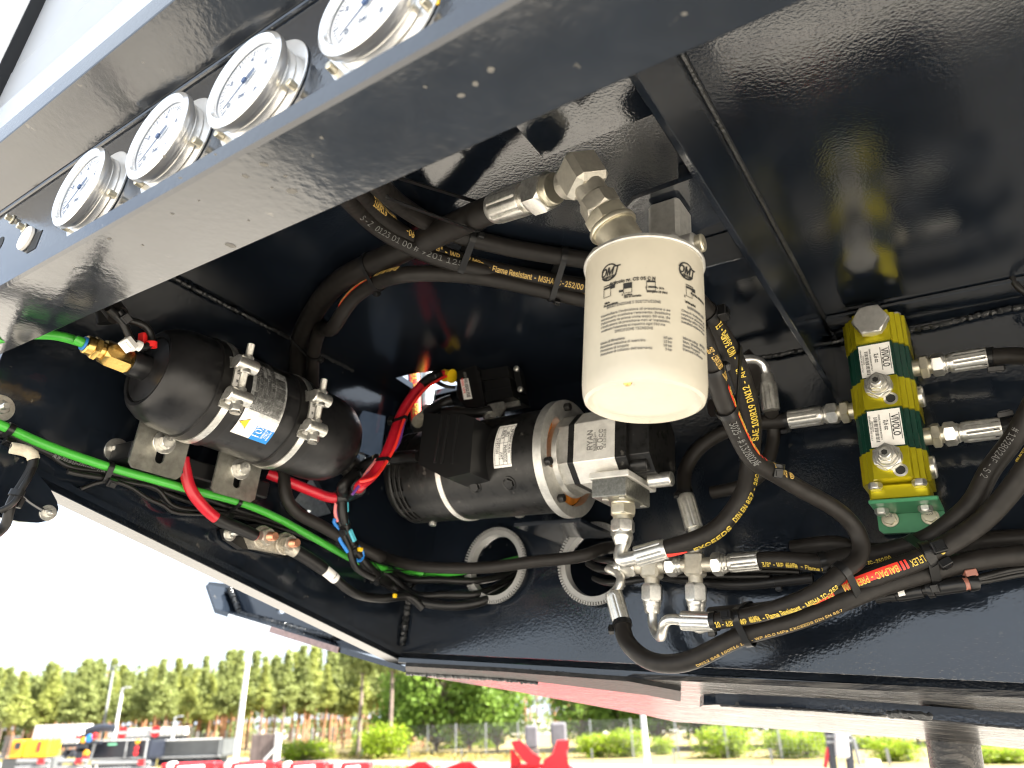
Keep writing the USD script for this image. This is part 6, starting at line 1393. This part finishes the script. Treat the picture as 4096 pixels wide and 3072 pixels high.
for k, (xp, d) in enumerate(spots):
    kd = int(g.integers(0, 6)); lm = landm(xp); c = cnt[lm] = cnt.get(lm, 0) + 1
    ordn = ('first', 'second', 'third', 'fourth', 'fifth', 'sixth', 'seventh', 'eighth', 'ninth', 'tenth', 'eleventh', 'twelfth', 'thirteenth', 'fourteenth', 'fifteenth', 'sixteenth', 'seventeenth', 'eighteenth', 'nineteenth', 'twentieth', 'twenty-first', 'twenty-second', 'twenty-third', 'twenty-fourth', 'twenty-fifth', 'twenty-sixth', 'twenty-seventh', 'twenty-eighth', 'twenty-ninth', 'thirtieth')[min(c, 30) - 1] if c <= 30 else None
    if ordn is None: continue
    lab = f'{ordn} pine from the left in the forest {lm}'
    b = bg(xp, 2960, d); b[2] = GZ; topz = bg(xp, skyline(xp) + g.uniform(-35, 75), d)[2]; H = kinds[kd][1]; sc = (topz - GZ) / H
    if kd not in PR:
        s_, H_k, c0, sp_, dn_, lf, bkm = kinds[kd]; PR[kd] = pine(s_, H_k, c0, sp_, dn_, lab, lf, bkm, b)
        m = Gf.Matrix4d().SetScale(sc); PR[kd].op.Set(m * PR[kd].matrix(b))
    else:
        t = Gf.Matrix4d().SetRotate(Gf.Rotation(Gf.Vec3d(0, 0, 1), float(g.uniform(0, 360)))) * Gf.Matrix4d().SetScale(float(sc)); PR[kd].copy(b, lab, t)
# the wood behind, read as one mass of stems and leaves
gm = np.random.default_rng(77); ms = []; C = []
for k in range(300):
    xp = gm.uniform(-300, 3300) if k % 3 else gm.uniform(-300, 1000); b = bg(xp, 2960, gm.uniform(128, 160)); b[2] = GZ; h_ = gm.uniform(9.5, 13); ms.append(tube(np.array([b, b + [gm.normal(0, .2), 0, h_ * .5], b + [gm.normal(0, .3), 0, h_]]), [.24, .17, .05], 5))
    n_ = 150 if xp < 1000 else 60; C.append(b + np.c_[gm.normal(0, 1.5, n_), gm.normal(0, 1.5, n_), h_ * gm.uniform(.40, 1.0, n_)])
    n_ = 40; C.append(b + np.c_[gm.normal(0, 2.2, n_), gm.normal(0, 2, n_), gm.uniform(0, 3.2, n_)])
V_ = np.concatenate(C)
fw = Thing('far_wood', 'dense wood of pines beyond the first rows of trees', 'wood', bg(800, 2960, 140) * [1, 1, 0] + [0, 0, GZ], world=True, kind='stuff')
fw.part('stems', cat(ms), 'bark_pine', kind='stuff'); fw.part('leaves', cards(V_, .55, gm), 'far_leaves', smooth=False, kind='stuff')
# two nearer trunks in front of the rail and the broadleaf wood at the right
for x0, d, l, kd in ((1430, 52, 'near pine with dark trunk left of the two by the road', 4), (1320 + 900 - 665, 50, 'near pine with dark trunk right of the two by the road', 4)):
    b = bgz(x0, 3035, GZ); PR[kd].copy(b, l, Gf.Matrix4d().SetScale(.92))
BR = None
g2 = np.random.default_rng(5)
bw_ = [(1620, 70), (1750, 66), (1880, 68), (1990, 64), (2330, 62), (2480, 66), (2640, 60), (2800, 62), (2960, 58), (3120, 60), (3300, 56), (3480, 58), (3680, 55), (3900, 56), (4100, 52)]
ordw = ('first', 'second', 'third', 'fourth', 'fifth', 'sixth', 'seventh', 'eighth', 'ninth', 'tenth', 'eleventh', 'twelfth', 'thirteenth', 'fourteenth', 'fifteenth')
for k, (xp, d) in enumerate(bw_):
    b = bg(xp, 2980, d); b[2] = GZ; lab = f'{ordw[k]} green broadleaf tree from the left behind the fence'
    if BR is None: BR = leafy(31, 8, 5.5, 110, 'broadleaf_tree', lab, 'birch_leaves', b, .22, 'broadleaf trees behind the fence', .2)
    else: BR.copy(b, lab, Gf.Matrix4d().SetRotate(Gf.Rotation(Gf.Vec3d(0, 0, 1), float(g2.uniform(0, 360)))) * Gf.Matrix4d().SetScale(Gf.Vec3d(1, 1, 1) * float(g2.uniform(.8, 1.3))))
# bright bushes along the road
BU = None
bush = [(60, 2965, 3000, 190, 'low bush behind the yellow machine'), (1208, 2962, 3042, 190, 'bush on the gravel right of the brown board'), (1545, 2895, 3035, 150, 'bright bush between the two near pine trunks'), (1470, 2930, 3030, 110, 'small bush left of the two near pine trunks'), (1830, 2925, 2988, 170, 'round bush behind the fence left of the red hitch'), (1950, 2950, 2990, 90, 'small bush behind the fence beside the red hitch'), (2395, 2935, 3030, 150, 'bright bush right of the two grey blocks'), (2520, 2918, 3028, 130, 'bright bush left of the second white pole'), (2655, 2950, 3020, 75, 'little bush right of the second white pole'), (2905, 2905, 3030, 190, 'large bright bush right of the second white pole'), (3130, 2920, 3030, 120, 'bright bush left of the dark twin posts'), (3235, 2930, 3032, 140, 'bright bush touching the dark twin posts'), (3590, 2955, 3045, 150, 'bright bush left of the kingpin'), (3470, 2945, 2990, 170, 'bright bush right of the dark twin posts'), (4010, 2985, 3050, 200, 'bright bush right of the kingpin')]
for k, (xp, yt, yb, w, lab) in enumerate(bush):
    b = bgz(xp, max(yb, 2995), GZ); W_ = w / FPX * np.linalg.norm(b[:2]) * 1.0; H_b = bg(xp, yt, b[1])[2] - GZ
    if BU is None:
        BU = leafy(41, 2, 2, 60, 'bright_bush', lab, 'bush_leaves', b, .085, 'bright bushes along the road', .05); BU.op.Set(Gf.Matrix4d().SetScale(Gf.Vec3d(W_ / 2, W_ / 2, H_b / 2)) * BU.matrix(b))
    else: BU.copy(b, lab, Gf.Matrix4d().SetRotate(Gf.Rotation(Gf.Vec3d(0, 0, 1), 67.0 * k)) * Gf.Matrix4d().SetScale(Gf.Vec3d(float(W_ / 2), float(W_ / 2), float(H_b / 2))))
# dry grass on the verge and yard edge
n = 9000; s = g2.uniform(-25, 40, n); o = g2.uniform(-13, -7.6, n); C = np.array([r0[0], r0[1], GZ]) + rd * s[:, None] + rn * o[:, None]; C[:, 2] = GZ + g2.uniform(.02, .25, n)
n3 = 5000; s = g2.uniform(-40, 40, n3); o = g2.uniform(-1.5, 3.5, n3); C2 = np.array([r0[0], r0[1], GZ]) + rd * s[:, None] + rn * o[:, None]; C2[:, 2] = GZ + g2.uniform(.02, .35, n3)
single('dry_grass_tufts', 'pale dry grass along the road edge', 'grass', cards(np.vstack([C, C2]), .12, g2, 0), 'grass_blades', kind='stuff', smooth=False)

# ---------------------------------------------------------------- poles, machines, containers
def pole(name, label, xb, yb, xt, yt, d, r, lamp=False, m='pole_white'):
    b = bg(xb, yb, d); b[2] = GZ; t = bg(xt, yt, d); t[0] = b[0] + (t[0] - b[0]) * .3
    o = Thing(name, label, name.split('_')[-1], b, world=True); o.part('mast', tube(np.linspace(b, t, 6), np.linspace(r, r * .65, 6), 14), m)
    if lamp:
        o.part('lamp_arm', cyl(t - [0, 0, .05], t + [.45, 0, .05], .05, 10), m); o.part('lamp_head', box(t + [.2, -.15, -.02], t + [.75, .15, .10], .03), 'fence_grey')
    return o
pole('flag_pole', 'tall white mast rising from the yard past the outrigger', 940, 3045, 1032, 2420, 38, .14)
pole('flag_pole', 'white mast right of the red hitch under the skid plate', 2590, 3072, 2565, 2700, 24, .10)
pole('lamp_post', 'pale street lamp post behind the dark tipper body', 455, 2960, 485, 2752, 75, .17, True)
pole('lamp_post', 'faint taller lamp post left of the lamp post behind the dark tipper', 405, 2960, 440, 2665, 88, .15, True, 'fence_grey')
pole('lamp_post', 'short lamp post standing on the right of the far white container', 697, 2905, 700, 2868, 78, .16, True)
def W3(x, y, d): return bg(x, y, d)
def wbox(x0, y0, x1, y1, d, dep, bev=.02):
    a, b = bg(x0, y1, d), bg(x1, y0, d); return np.array([a[0], d, a[2]]), np.array([b[0], d + dep, b[2]])
# white containers far left
for lab, x0, y0, x1, y1, d, dep, ribs in (('white box trailer at the far left behind the yellow machine', 126, 2896, 322, 2980, 80, 2.5, 9), ('long white trailer far behind the two tipper bodies', 432, 2906, 740, 2952, 82, 2.5, 14)):
    lo, hi = wbox(x0, y0, x1, y1, d, dep); t = Thing('box_trailer', lab, 'trailer', (lo + hi) / 2 * [1, 1, 0] + [0, 0, GZ], world=True, group='white box trailers')
    t.part('body', box(lo, hi, .05), 'truck_white')
    t.part('underframe', box([lo[0] + .2, d + .3, lo[2] - .35], [hi[0] - .2, d + 1.5, lo[2]]), 'dark_body')
    for f in (.18, .27, .80, .89): c = np.array([lo[0] + (hi[0] - lo[0]) * f, d + .1, GZ + .5]); t.part('wheel', cyl(c, c + [0, .35, 0], .5, 24, .04), 'dark_body')
    for f in np.linspace(0, 1, ribs): t.part('side_rib', box([lo[0] + (hi[0] - lo[0]) * f - .03, d - .03, lo[2]], [lo[0] + (hi[0] - lo[0]) * f + .03, d, hi[2] - .02]), 'truck_white')
    if ribs > 9:
        for f in (.18, .62): c = np.array([lo[0] + (hi[0] - lo[0]) * f, d - .02, lo[2] + .55 * (hi[2] - lo[2])]); t.part('round_emblem', cyl(c, c - [0, .02, 0], .55, 28), 'signal_red'); t.part('emblem_band', box(c + [-.52, -.04, -.12], c + [.52, -.021, .12]), 'truck_white')
# yellow machine
lo, hi = wbox(30, 2955, 203, 3034, 34, .9)
ym = Thing('yellow_machine', 'yellow and orange machine hood at the far left of the yard', 'machine', [(lo[0] + hi[0]) / 2, 34, GZ], world=True)
xm = lo[0] + (hi[0] - lo[0]) * .33
ym.part('side_hood', box([xm, 34, lo[2]], hi, .06), 'machine_yellow'); ym.part('end_hood', box(lo, [xm - .005, hi[1], hi[2]], .05), 'machine_orange')
ym.part('handle', box([hi[0] - .5, 33.95, lo[2] + .2], [hi[0] - .36, 33.99, lo[2] + .62], .02), 'signal_red'); ym.part('vent', box([xm - .35, 33.97, lo[2] + .35], [xm - .12, 33.995, lo[2] + .6]), 'dark_body')
ym.part('chassis', box([lo[0] - .3, 34.1, GZ + .35], [hi[0] + .3, 34.8, lo[2] - .01], .03), 'grey_body')
for x in (lo[0] + .3, hi[0] - .3): ym.part('wheel', cyl([x, 33.95, GZ + .35], [x, 34.2, GZ + .35], .34, 24, .03), 'dark_body')
ym.part('louvre_panel', cat([box([lo[0] - .42, 34.1, lo[2] + .1 + k * .09], [lo[0] - .05, 34.6, lo[2] + .15 + k * .09]) for k in range(9)]), 'grey_body')
# tipper bodies
def tipper(label, x0, y0, x1, y1, d, m, lights):
    lo, hi = wbox(x0, y0, x1, y1, d, 2.2); t = Thing('tipper_body', label, 'trailer', [(lo[0] + hi[0]) / 2, d, GZ], world=True); sh = .18 * (hi[2] - lo[2])
    q = Polygon([(lo[0], lo[2]), (hi[0], lo[2]), (hi[0], hi[2]), (lo[0] + sh, hi[2])]); t.part('side_panel', slab(q, (0, d, 0), Xv, Zv, -.1), m)
    t.part('far_panel', slab(q, (0, d + 2.2, 0), Xv, Zv, -.1), m); t.part('floor', box([lo[0], d, lo[2] - .1], [hi[0], d + 2.2, lo[2] - .005]), m); t.part('tailboard', box([hi[0] - .05, d + .1, lo[2]], [hi[0] + .05, d + 2.1, hi[2]]), m)
    t.part('top_rail', box([lo[0] + sh, d - .14, hi[2] - .01], [hi[0], d - .02, hi[2] + .05], .02), 'pole_white'); t.part('bottom_rail', box([lo[0], d - .14, lo[2] - .07], [hi[0], d - .02, lo[2] + .01], .02), 'rail_steel')
    for f in ((.02, .62, .98) if lights else (.02, .98)):
        x = lo[0] + sh * (1 if f < .1 else .5) * 0 + (hi[0] - lo[0]) * f; t.part('stake', box([x - .03, d - .16, lo[2]], [x + .03, d - .02, hi[2]], .015) if not (lights and f < .1) else place(box((-.05, -.05, 0), (.05, .05, np.hypot(sh, hi[2] - lo[2]))), [lo[0], d - .1, lo[2]], [sh, 0, hi[2] - lo[2]]), 'rail_steel' if lights else m)
    t.part('chassis', box([lo[0] + .2, d + .5, GZ + .6], [hi[0] - .2, d + 1.7, lo[2] - .11]), 'dark_body')
    for f in (.55, .7, .85): c = [lo[0] + (hi[0] - lo[0]) * f, d + .05, GZ + .5]; t.part('wheel', cyl(c, np.add(c, [0, .3, 0]), .5, 24, .04), 'dark_body')
    t.part('green_badge', box([lo[0] + (.35 if lights else .05) * (hi[0] - lo[0]) * .8, d - .12, hi[2] - .42 * (hi[2] - lo[2]) * (.6 if lights else 1)], [lo[0] + (.35 if lights else .05) * (hi[0] - lo[0]) * .8 + .5, d - .105, hi[2] - .25 * (hi[2] - lo[2]) * (.6 if lights else 1)]), 'birch_badge')
    return t, lo, hi
mat('birch_badge', (0.20, 0.55, 0.35), .5)
t, lo, hi = tipper('dark blue grey tipper body with raked front edge in the yard', 362, 2958, 598, 3036, 44, 'dark_body', True)
for dx_, dz_, m in ((.02, .95, 'machine_orange'), (.02, .55, 'signal_red'), (.03, .25, 'signal_red')): c = np.array([hi[0] - .55, 43.82, lo[2] + (hi[2] - lo[2]) * dz_ * .95]); t.part('marker_lamp', cyl(c, c - [0, .06, 0], .13, 18, .02), m)
tipper('grey tipper body with white top rail in the yard', 604, 2955, 890, 3030, 46, 'grey_body', False)
# lifting frame with red, blue, yellow couplings in front of the dark body
lo, hi = wbox(300, 2935, 365, 3040, 43, .6)
cf = Thing('coupling_frame', 'dark front frame with blue and orange couplings left of the dark tipper', 'machine', [(lo[0] + hi[0]) / 2, 43, GZ], world=True)
cf.part('frame', cat([box(lo + [.0, 0, 0], [lo[0] + .12, hi[1], hi[2]]), box([lo[0], 43, hi[2] - .5], [hi[0] + .6, 43.2, hi[2] - .35]), box([lo[0], 43, lo[2] + .4], [hi[0], 43.2, lo[2] + .55]), tube([np.array([lo[0] - .6, 43, lo[2] + .1]), np.array([hi[0], 43, lo[2] + 1.0])], .06, 8)]), 'dark_body')
cf.part('toolbox', box([lo[0] + .1, 43, lo[2] + .05], [hi[0] - .05, 43.5, lo[2] + .8], .04), 'dark_body')
cf.part('rolled_cover', tube(spline([[lo[0] + .2, 43.2, hi[2] + .1], [lo[0] + .7, 43.2, hi[2] + .25], [lo[0] + 1.7, 43.2, hi[2] + .22]], .1), .2, 10), 'dark_body')
for x, z, m, r in ((.0, -.15, 'signal_red', .10), (.32, -.3, 'machine_orange', .15), (.62, -.22, 'blue_wire', .19), (.92, -.12, 'signal_red', .16), (.62, -1.15, 'signal_red', .16), (.62, -.95, 'machine_orange', .16)):
    c = np.array([lo[0] + x, 42.9, hi[2] + z]); cf.part('coupling', cyl(c, c - [0, .12, 0], r, 20, .03), m)
# brown board with white frame
lo, hi = wbox(995, 2934, 1104, 3052, 36, .12)
bb = Thing('loading_board', 'upright brown loading board with a white strut beside the white mast', 'ramp', [(lo[0] + hi[0]) / 2, 36, GZ], world=True)
for k in range(6): w_ = (hi[0] - lo[0]) / 6; bb.part('plank', box([lo[0] + k * w_ + .006, 36 + .006 * (k % 2), lo[2]], [lo[0] + (k + 1) * w_ - .006, 36.1, hi[2] - .01 * (k % 3)], .008), 'board_brown')
bb.part('side_frame', box([hi[0] + .01, 35.9, lo[2]], [hi[0] + .13, 36.1, hi[2]], .02), 'pole_white')
bb.part('strut', tube(np.array([[hi[0] - .35, 35.8, lo[2] + .1], [hi[0] + .28, 35.8, lo[2] + .75]]), .06, 10), 'pole_white'); bb.part('strut', tube(np.array([[hi[0] + .28, 35.8, lo[2] + .1], [hi[0] + .28, 35.8, lo[2] + 1.15]]), .06, 10), 'pole_white')
# red hitch machine and its two upright blocks
D = 17.0
rh = Thing('red_hitch', 'red forked hitch of a low machine standing in the yard', 'machine', bg(2170, 3050, D) * [1, 1, 0] + [0, 0, GZ], world=True)
def red(q, name, dep, off=0.0, m='signal_red'):
    P = [bg(*px('J', x, y), D) for x, y in q]; rh.part(name, slab(Polygon([(p[0], p[2]) for p in P]).buffer(.012).buffer(0), (0, D + off, 0), Xv, Zv, -dep), m)
red(((755, 648), (800, 640), (830, 665), (870, 710), (918, 738), (905, 775), (860, 775), (815, 745), (770, 680)), 'left_arm', .25); red(((752, 690), (800, 742), (812, 800), (750, 800)), 'left_cheek', .10, .12)
red(((1012, 642), (1070, 640), (1072, 665), (1058, 700), (1072, 800), (930, 800), (935, 752), (985, 715)), 'right_arm', .25); red(((800, 775), (1075, 775), (1075, 800), (800, 800)), 'cross_beam', .4, .05)
rh.part('deck', box([-.95, 4.0, -.25], [1.35, 16.6, -.12], .02), 'signal_red')
for k in range(5): rh.part('deck_panel', box([-.90, 4.8 + k * 2.4, -.115], [1.30, 5.05 + k * 2.4, -.10], .004), 'truck_white')
for k in range(4):
    for s_ in (-.8, 1.2): rh.part('deck_leg', box([s_ - .05, 5 + k * 3.6, GZ - .0 if k else -.6], [s_ + .05, 5.1 + k * 3.6, -.255]), 'signal_red')
rh.part('lower_frame', box([bg(1500, 3080, D)[0], D, GZ + .5], [bg(2300, 3080, D)[0], D + .5, bg(2100, 3075, D)[2]], .03), 'signal_red')
for x in (1750, 2050, 2250): c = [bg(x, 3080, D)[0], D - .1, GZ + .4]; rh.part('wheel', cyl(c, np.add(c, [0, .3, 0]), .4, 24, .04), 'dark_body')
for (x0, x1, yt, lab) in ((2104, 2151, 2900, 'left of two dark grey upright blocks behind the red hitch'), (2209, 2264, 2888, 'right of two dark grey upright blocks behind the red hitch')):
    lo, hi = wbox(x0, yt, x1, 3040, 24, .5); t = Thing('upright_block', lab, 'block', [(lo[0] + hi[0]) / 2, 24, GZ], world=True, group='dark upright blocks'); lo[2] = GZ; t.part('lower_part', box(lo, [hi[0], hi[1], lo[2] + (hi[2] - lo[2]) * .72], .03), 'board_brown'); t.part('cap', box([lo[0], lo[1], lo[2] + (hi[2] - lo[2]) * .72 + .004], hi, .06), 'block_grey')
# row of red drawbars along the bottom
D = 21.0
seg = [(640, 860, 3048), (870, 1100, 3046), (1105, 1300, 3048), (1310, 1480, 3050)]
for k, (x0, x1, y0) in enumerate(seg):
    lo, hi = wbox(x0, y0, x1, 3085, D, .5); t = Thing('red_drawbar', ('leftmost', 'second', 'third', 'rightmost')[k] + ' of the red drawbars in a row at the picture bottom', 'drawbar', [(lo[0] + hi[0]) / 2, D, GZ], world=True, group='red drawbars in a row')
    t.part('beam', box(lo, hi, .03), 'signal_red'); t.part('end_cap', cyl([lo[0] + .25, D - .06, hi[2] - .05], [lo[0] + .25, D + .3, hi[2] - .05], .09, 18, .02), 'pole_white'); t.part('pipe', tube(np.array([[lo[0] + .5, D - .08, hi[2] - .12], [hi[0] - .25, D - .08, hi[2] - .10]]), .05, 10), 'pole_white'); t.part('leg', box([lo[0] + .4, D + .1, GZ], [lo[0] + .55, D + .3, lo[2] - .004]), 'signal_red'); t.part('leg', box([hi[0] - .5, D + .1, GZ], [hi[0] - .35, D + .3, lo[2] - .004]), 'signal_red')
for k, (xa, xb, yt, yb, lab) in enumerate(((2010 - 400, 1700, 3047, 3080, 'low red pointed hitch end left of the red hitch'), (1760, 1880, 3047, 3080, 'second low red pointed hitch end beside the red hitch'))):
    a, b, c = bg(xa, yb, 18), bg(xb, yt, 18), bg(xb + 40, yb, 18); single('hitch_end', lab, 'hitch', slab(Polygon([(a[0], a[2]), (b[0] - .2, b[2]), (b[0], b[2]), (c[0], c[2])]), (0, 18, 0), Xv, Zv, -.3), 'signal_red')
# silver low frames at the bottom left
for k, (x0, x1, y0, lab) in enumerate(((60, 200, 3040, 'silver frame tubes under the yellow machine'), (225, 350, 3040, 'silver frame tubes left of the dark tipper'), (360, 600, 3045, 'silver frame tubes under the dark tipper'))):
    lo, hi = wbox(x0, y0, x1, 3080, 26, .5); t = Thing('frame_tubes', lab, 'frame', [(lo[0] + hi[0]) / 2, 26, GZ], world=True, group='silver low frames')
    t.part('rail', cat([tube(np.array([[lo[0], 26, hi[2]], [hi[0], 26, hi[2] - .03]]), .055, 10), tube(np.array([[lo[0], 26, hi[2] - .2], [hi[0], 26, hi[2] - .18]]), .06, 10)]), 'rail_steel'); t.part('support', cat([box([x, 26, GZ], [x + .1, 26.1, hi[2]]) for x in (lo[0], (lo[0] + hi[0]) / 2, hi[0] - .1)]), 'grey_body')
    t.part('reflector', box([hi[0] - .35, 25.9, hi[2] - .1], [hi[0] - .15, 25.94, hi[2] + .05]), 'signal_red')
# twin dark posts with a white body, right
D = 12.0
tp = Thing('twin_posts', 'pair of dark lifting posts with a white cylinder and red strap under the skid plate', 'machine', bg(3360, 3080, D) * [1, 1, 0] + [0, 0, GZ], world=True)
def bar(x0, y0, x1, y1, r, nm, m): a, b = bg(x0, y0, D), bg(x1, y1, D); tp.part(nm, place(box((-r, -r, 0), (r, r, np.linalg.norm(b - a)), r * .3), a, b - a, (1, 0, 0)), m)
bar(3340, 3120, 3308, 2880, .048, 'post', 'dark_body'); bar(3408, 3120, 3382, 2880, .048, 'post', 'dark_body'); bar(3364, 3030, 3352, 2880, .10, 'white_cylinder', 'truck_white'); bar(3300, 3072, 3313, 2990, .025, 'red_strap', 'signal_red'); bar(3440, 3060, 3412, 2950, .022, 'strut', 'rail_steel')
for y in (2943, 2965): a, b = bg(3302, y, D), bg(3400, y, D); tp.part('cross_bar', box(a - [0, .08, .025], b + [0, -.02, .025], .008), 'rail_steel')
lo, hi = wbox(3488, 3040, 3522, 3090, 14, .2); t = Thing('marker_block', 'small white marker post right of the dark twin posts', 'post', [lo[0], 14, GZ], world=True); lo[2] = GZ; t.part('face', box(lo, [lo[0] + (hi[0] - lo[0]) * .6, hi[1], hi[2]], .01), 'truck_white'); t.part('side', box([lo[0] + (hi[0] - lo[0]) * .6 + .004, lo[1], lo[2]], hi, .01), 'pole_white')
# small white posts on the gravel
for x, y0, y1, lab in ((1508, 2980, 3030, 'small white marker post left of the right near pine trunk'), (1585, 2985, 3020, 'small white marker post right of the right near pine trunk')):
    b = bgz(x, y1, GZ); h_ = bg(x, y0, b[1])[2] - GZ; t = Thing('road_marker', lab, 'post', b, world=True, group='white road markers'); t.part('shaft', box(b - [.06, .04, 0], b + [.06, .04, h_ * .8], .01), 'truck_white'); t.part('head', box(b + [-.14, -.05, h_ * .8 + .003], b + [.14, .05, h_], .02), 'truck_white')
# thin black cables sky side: nothing else
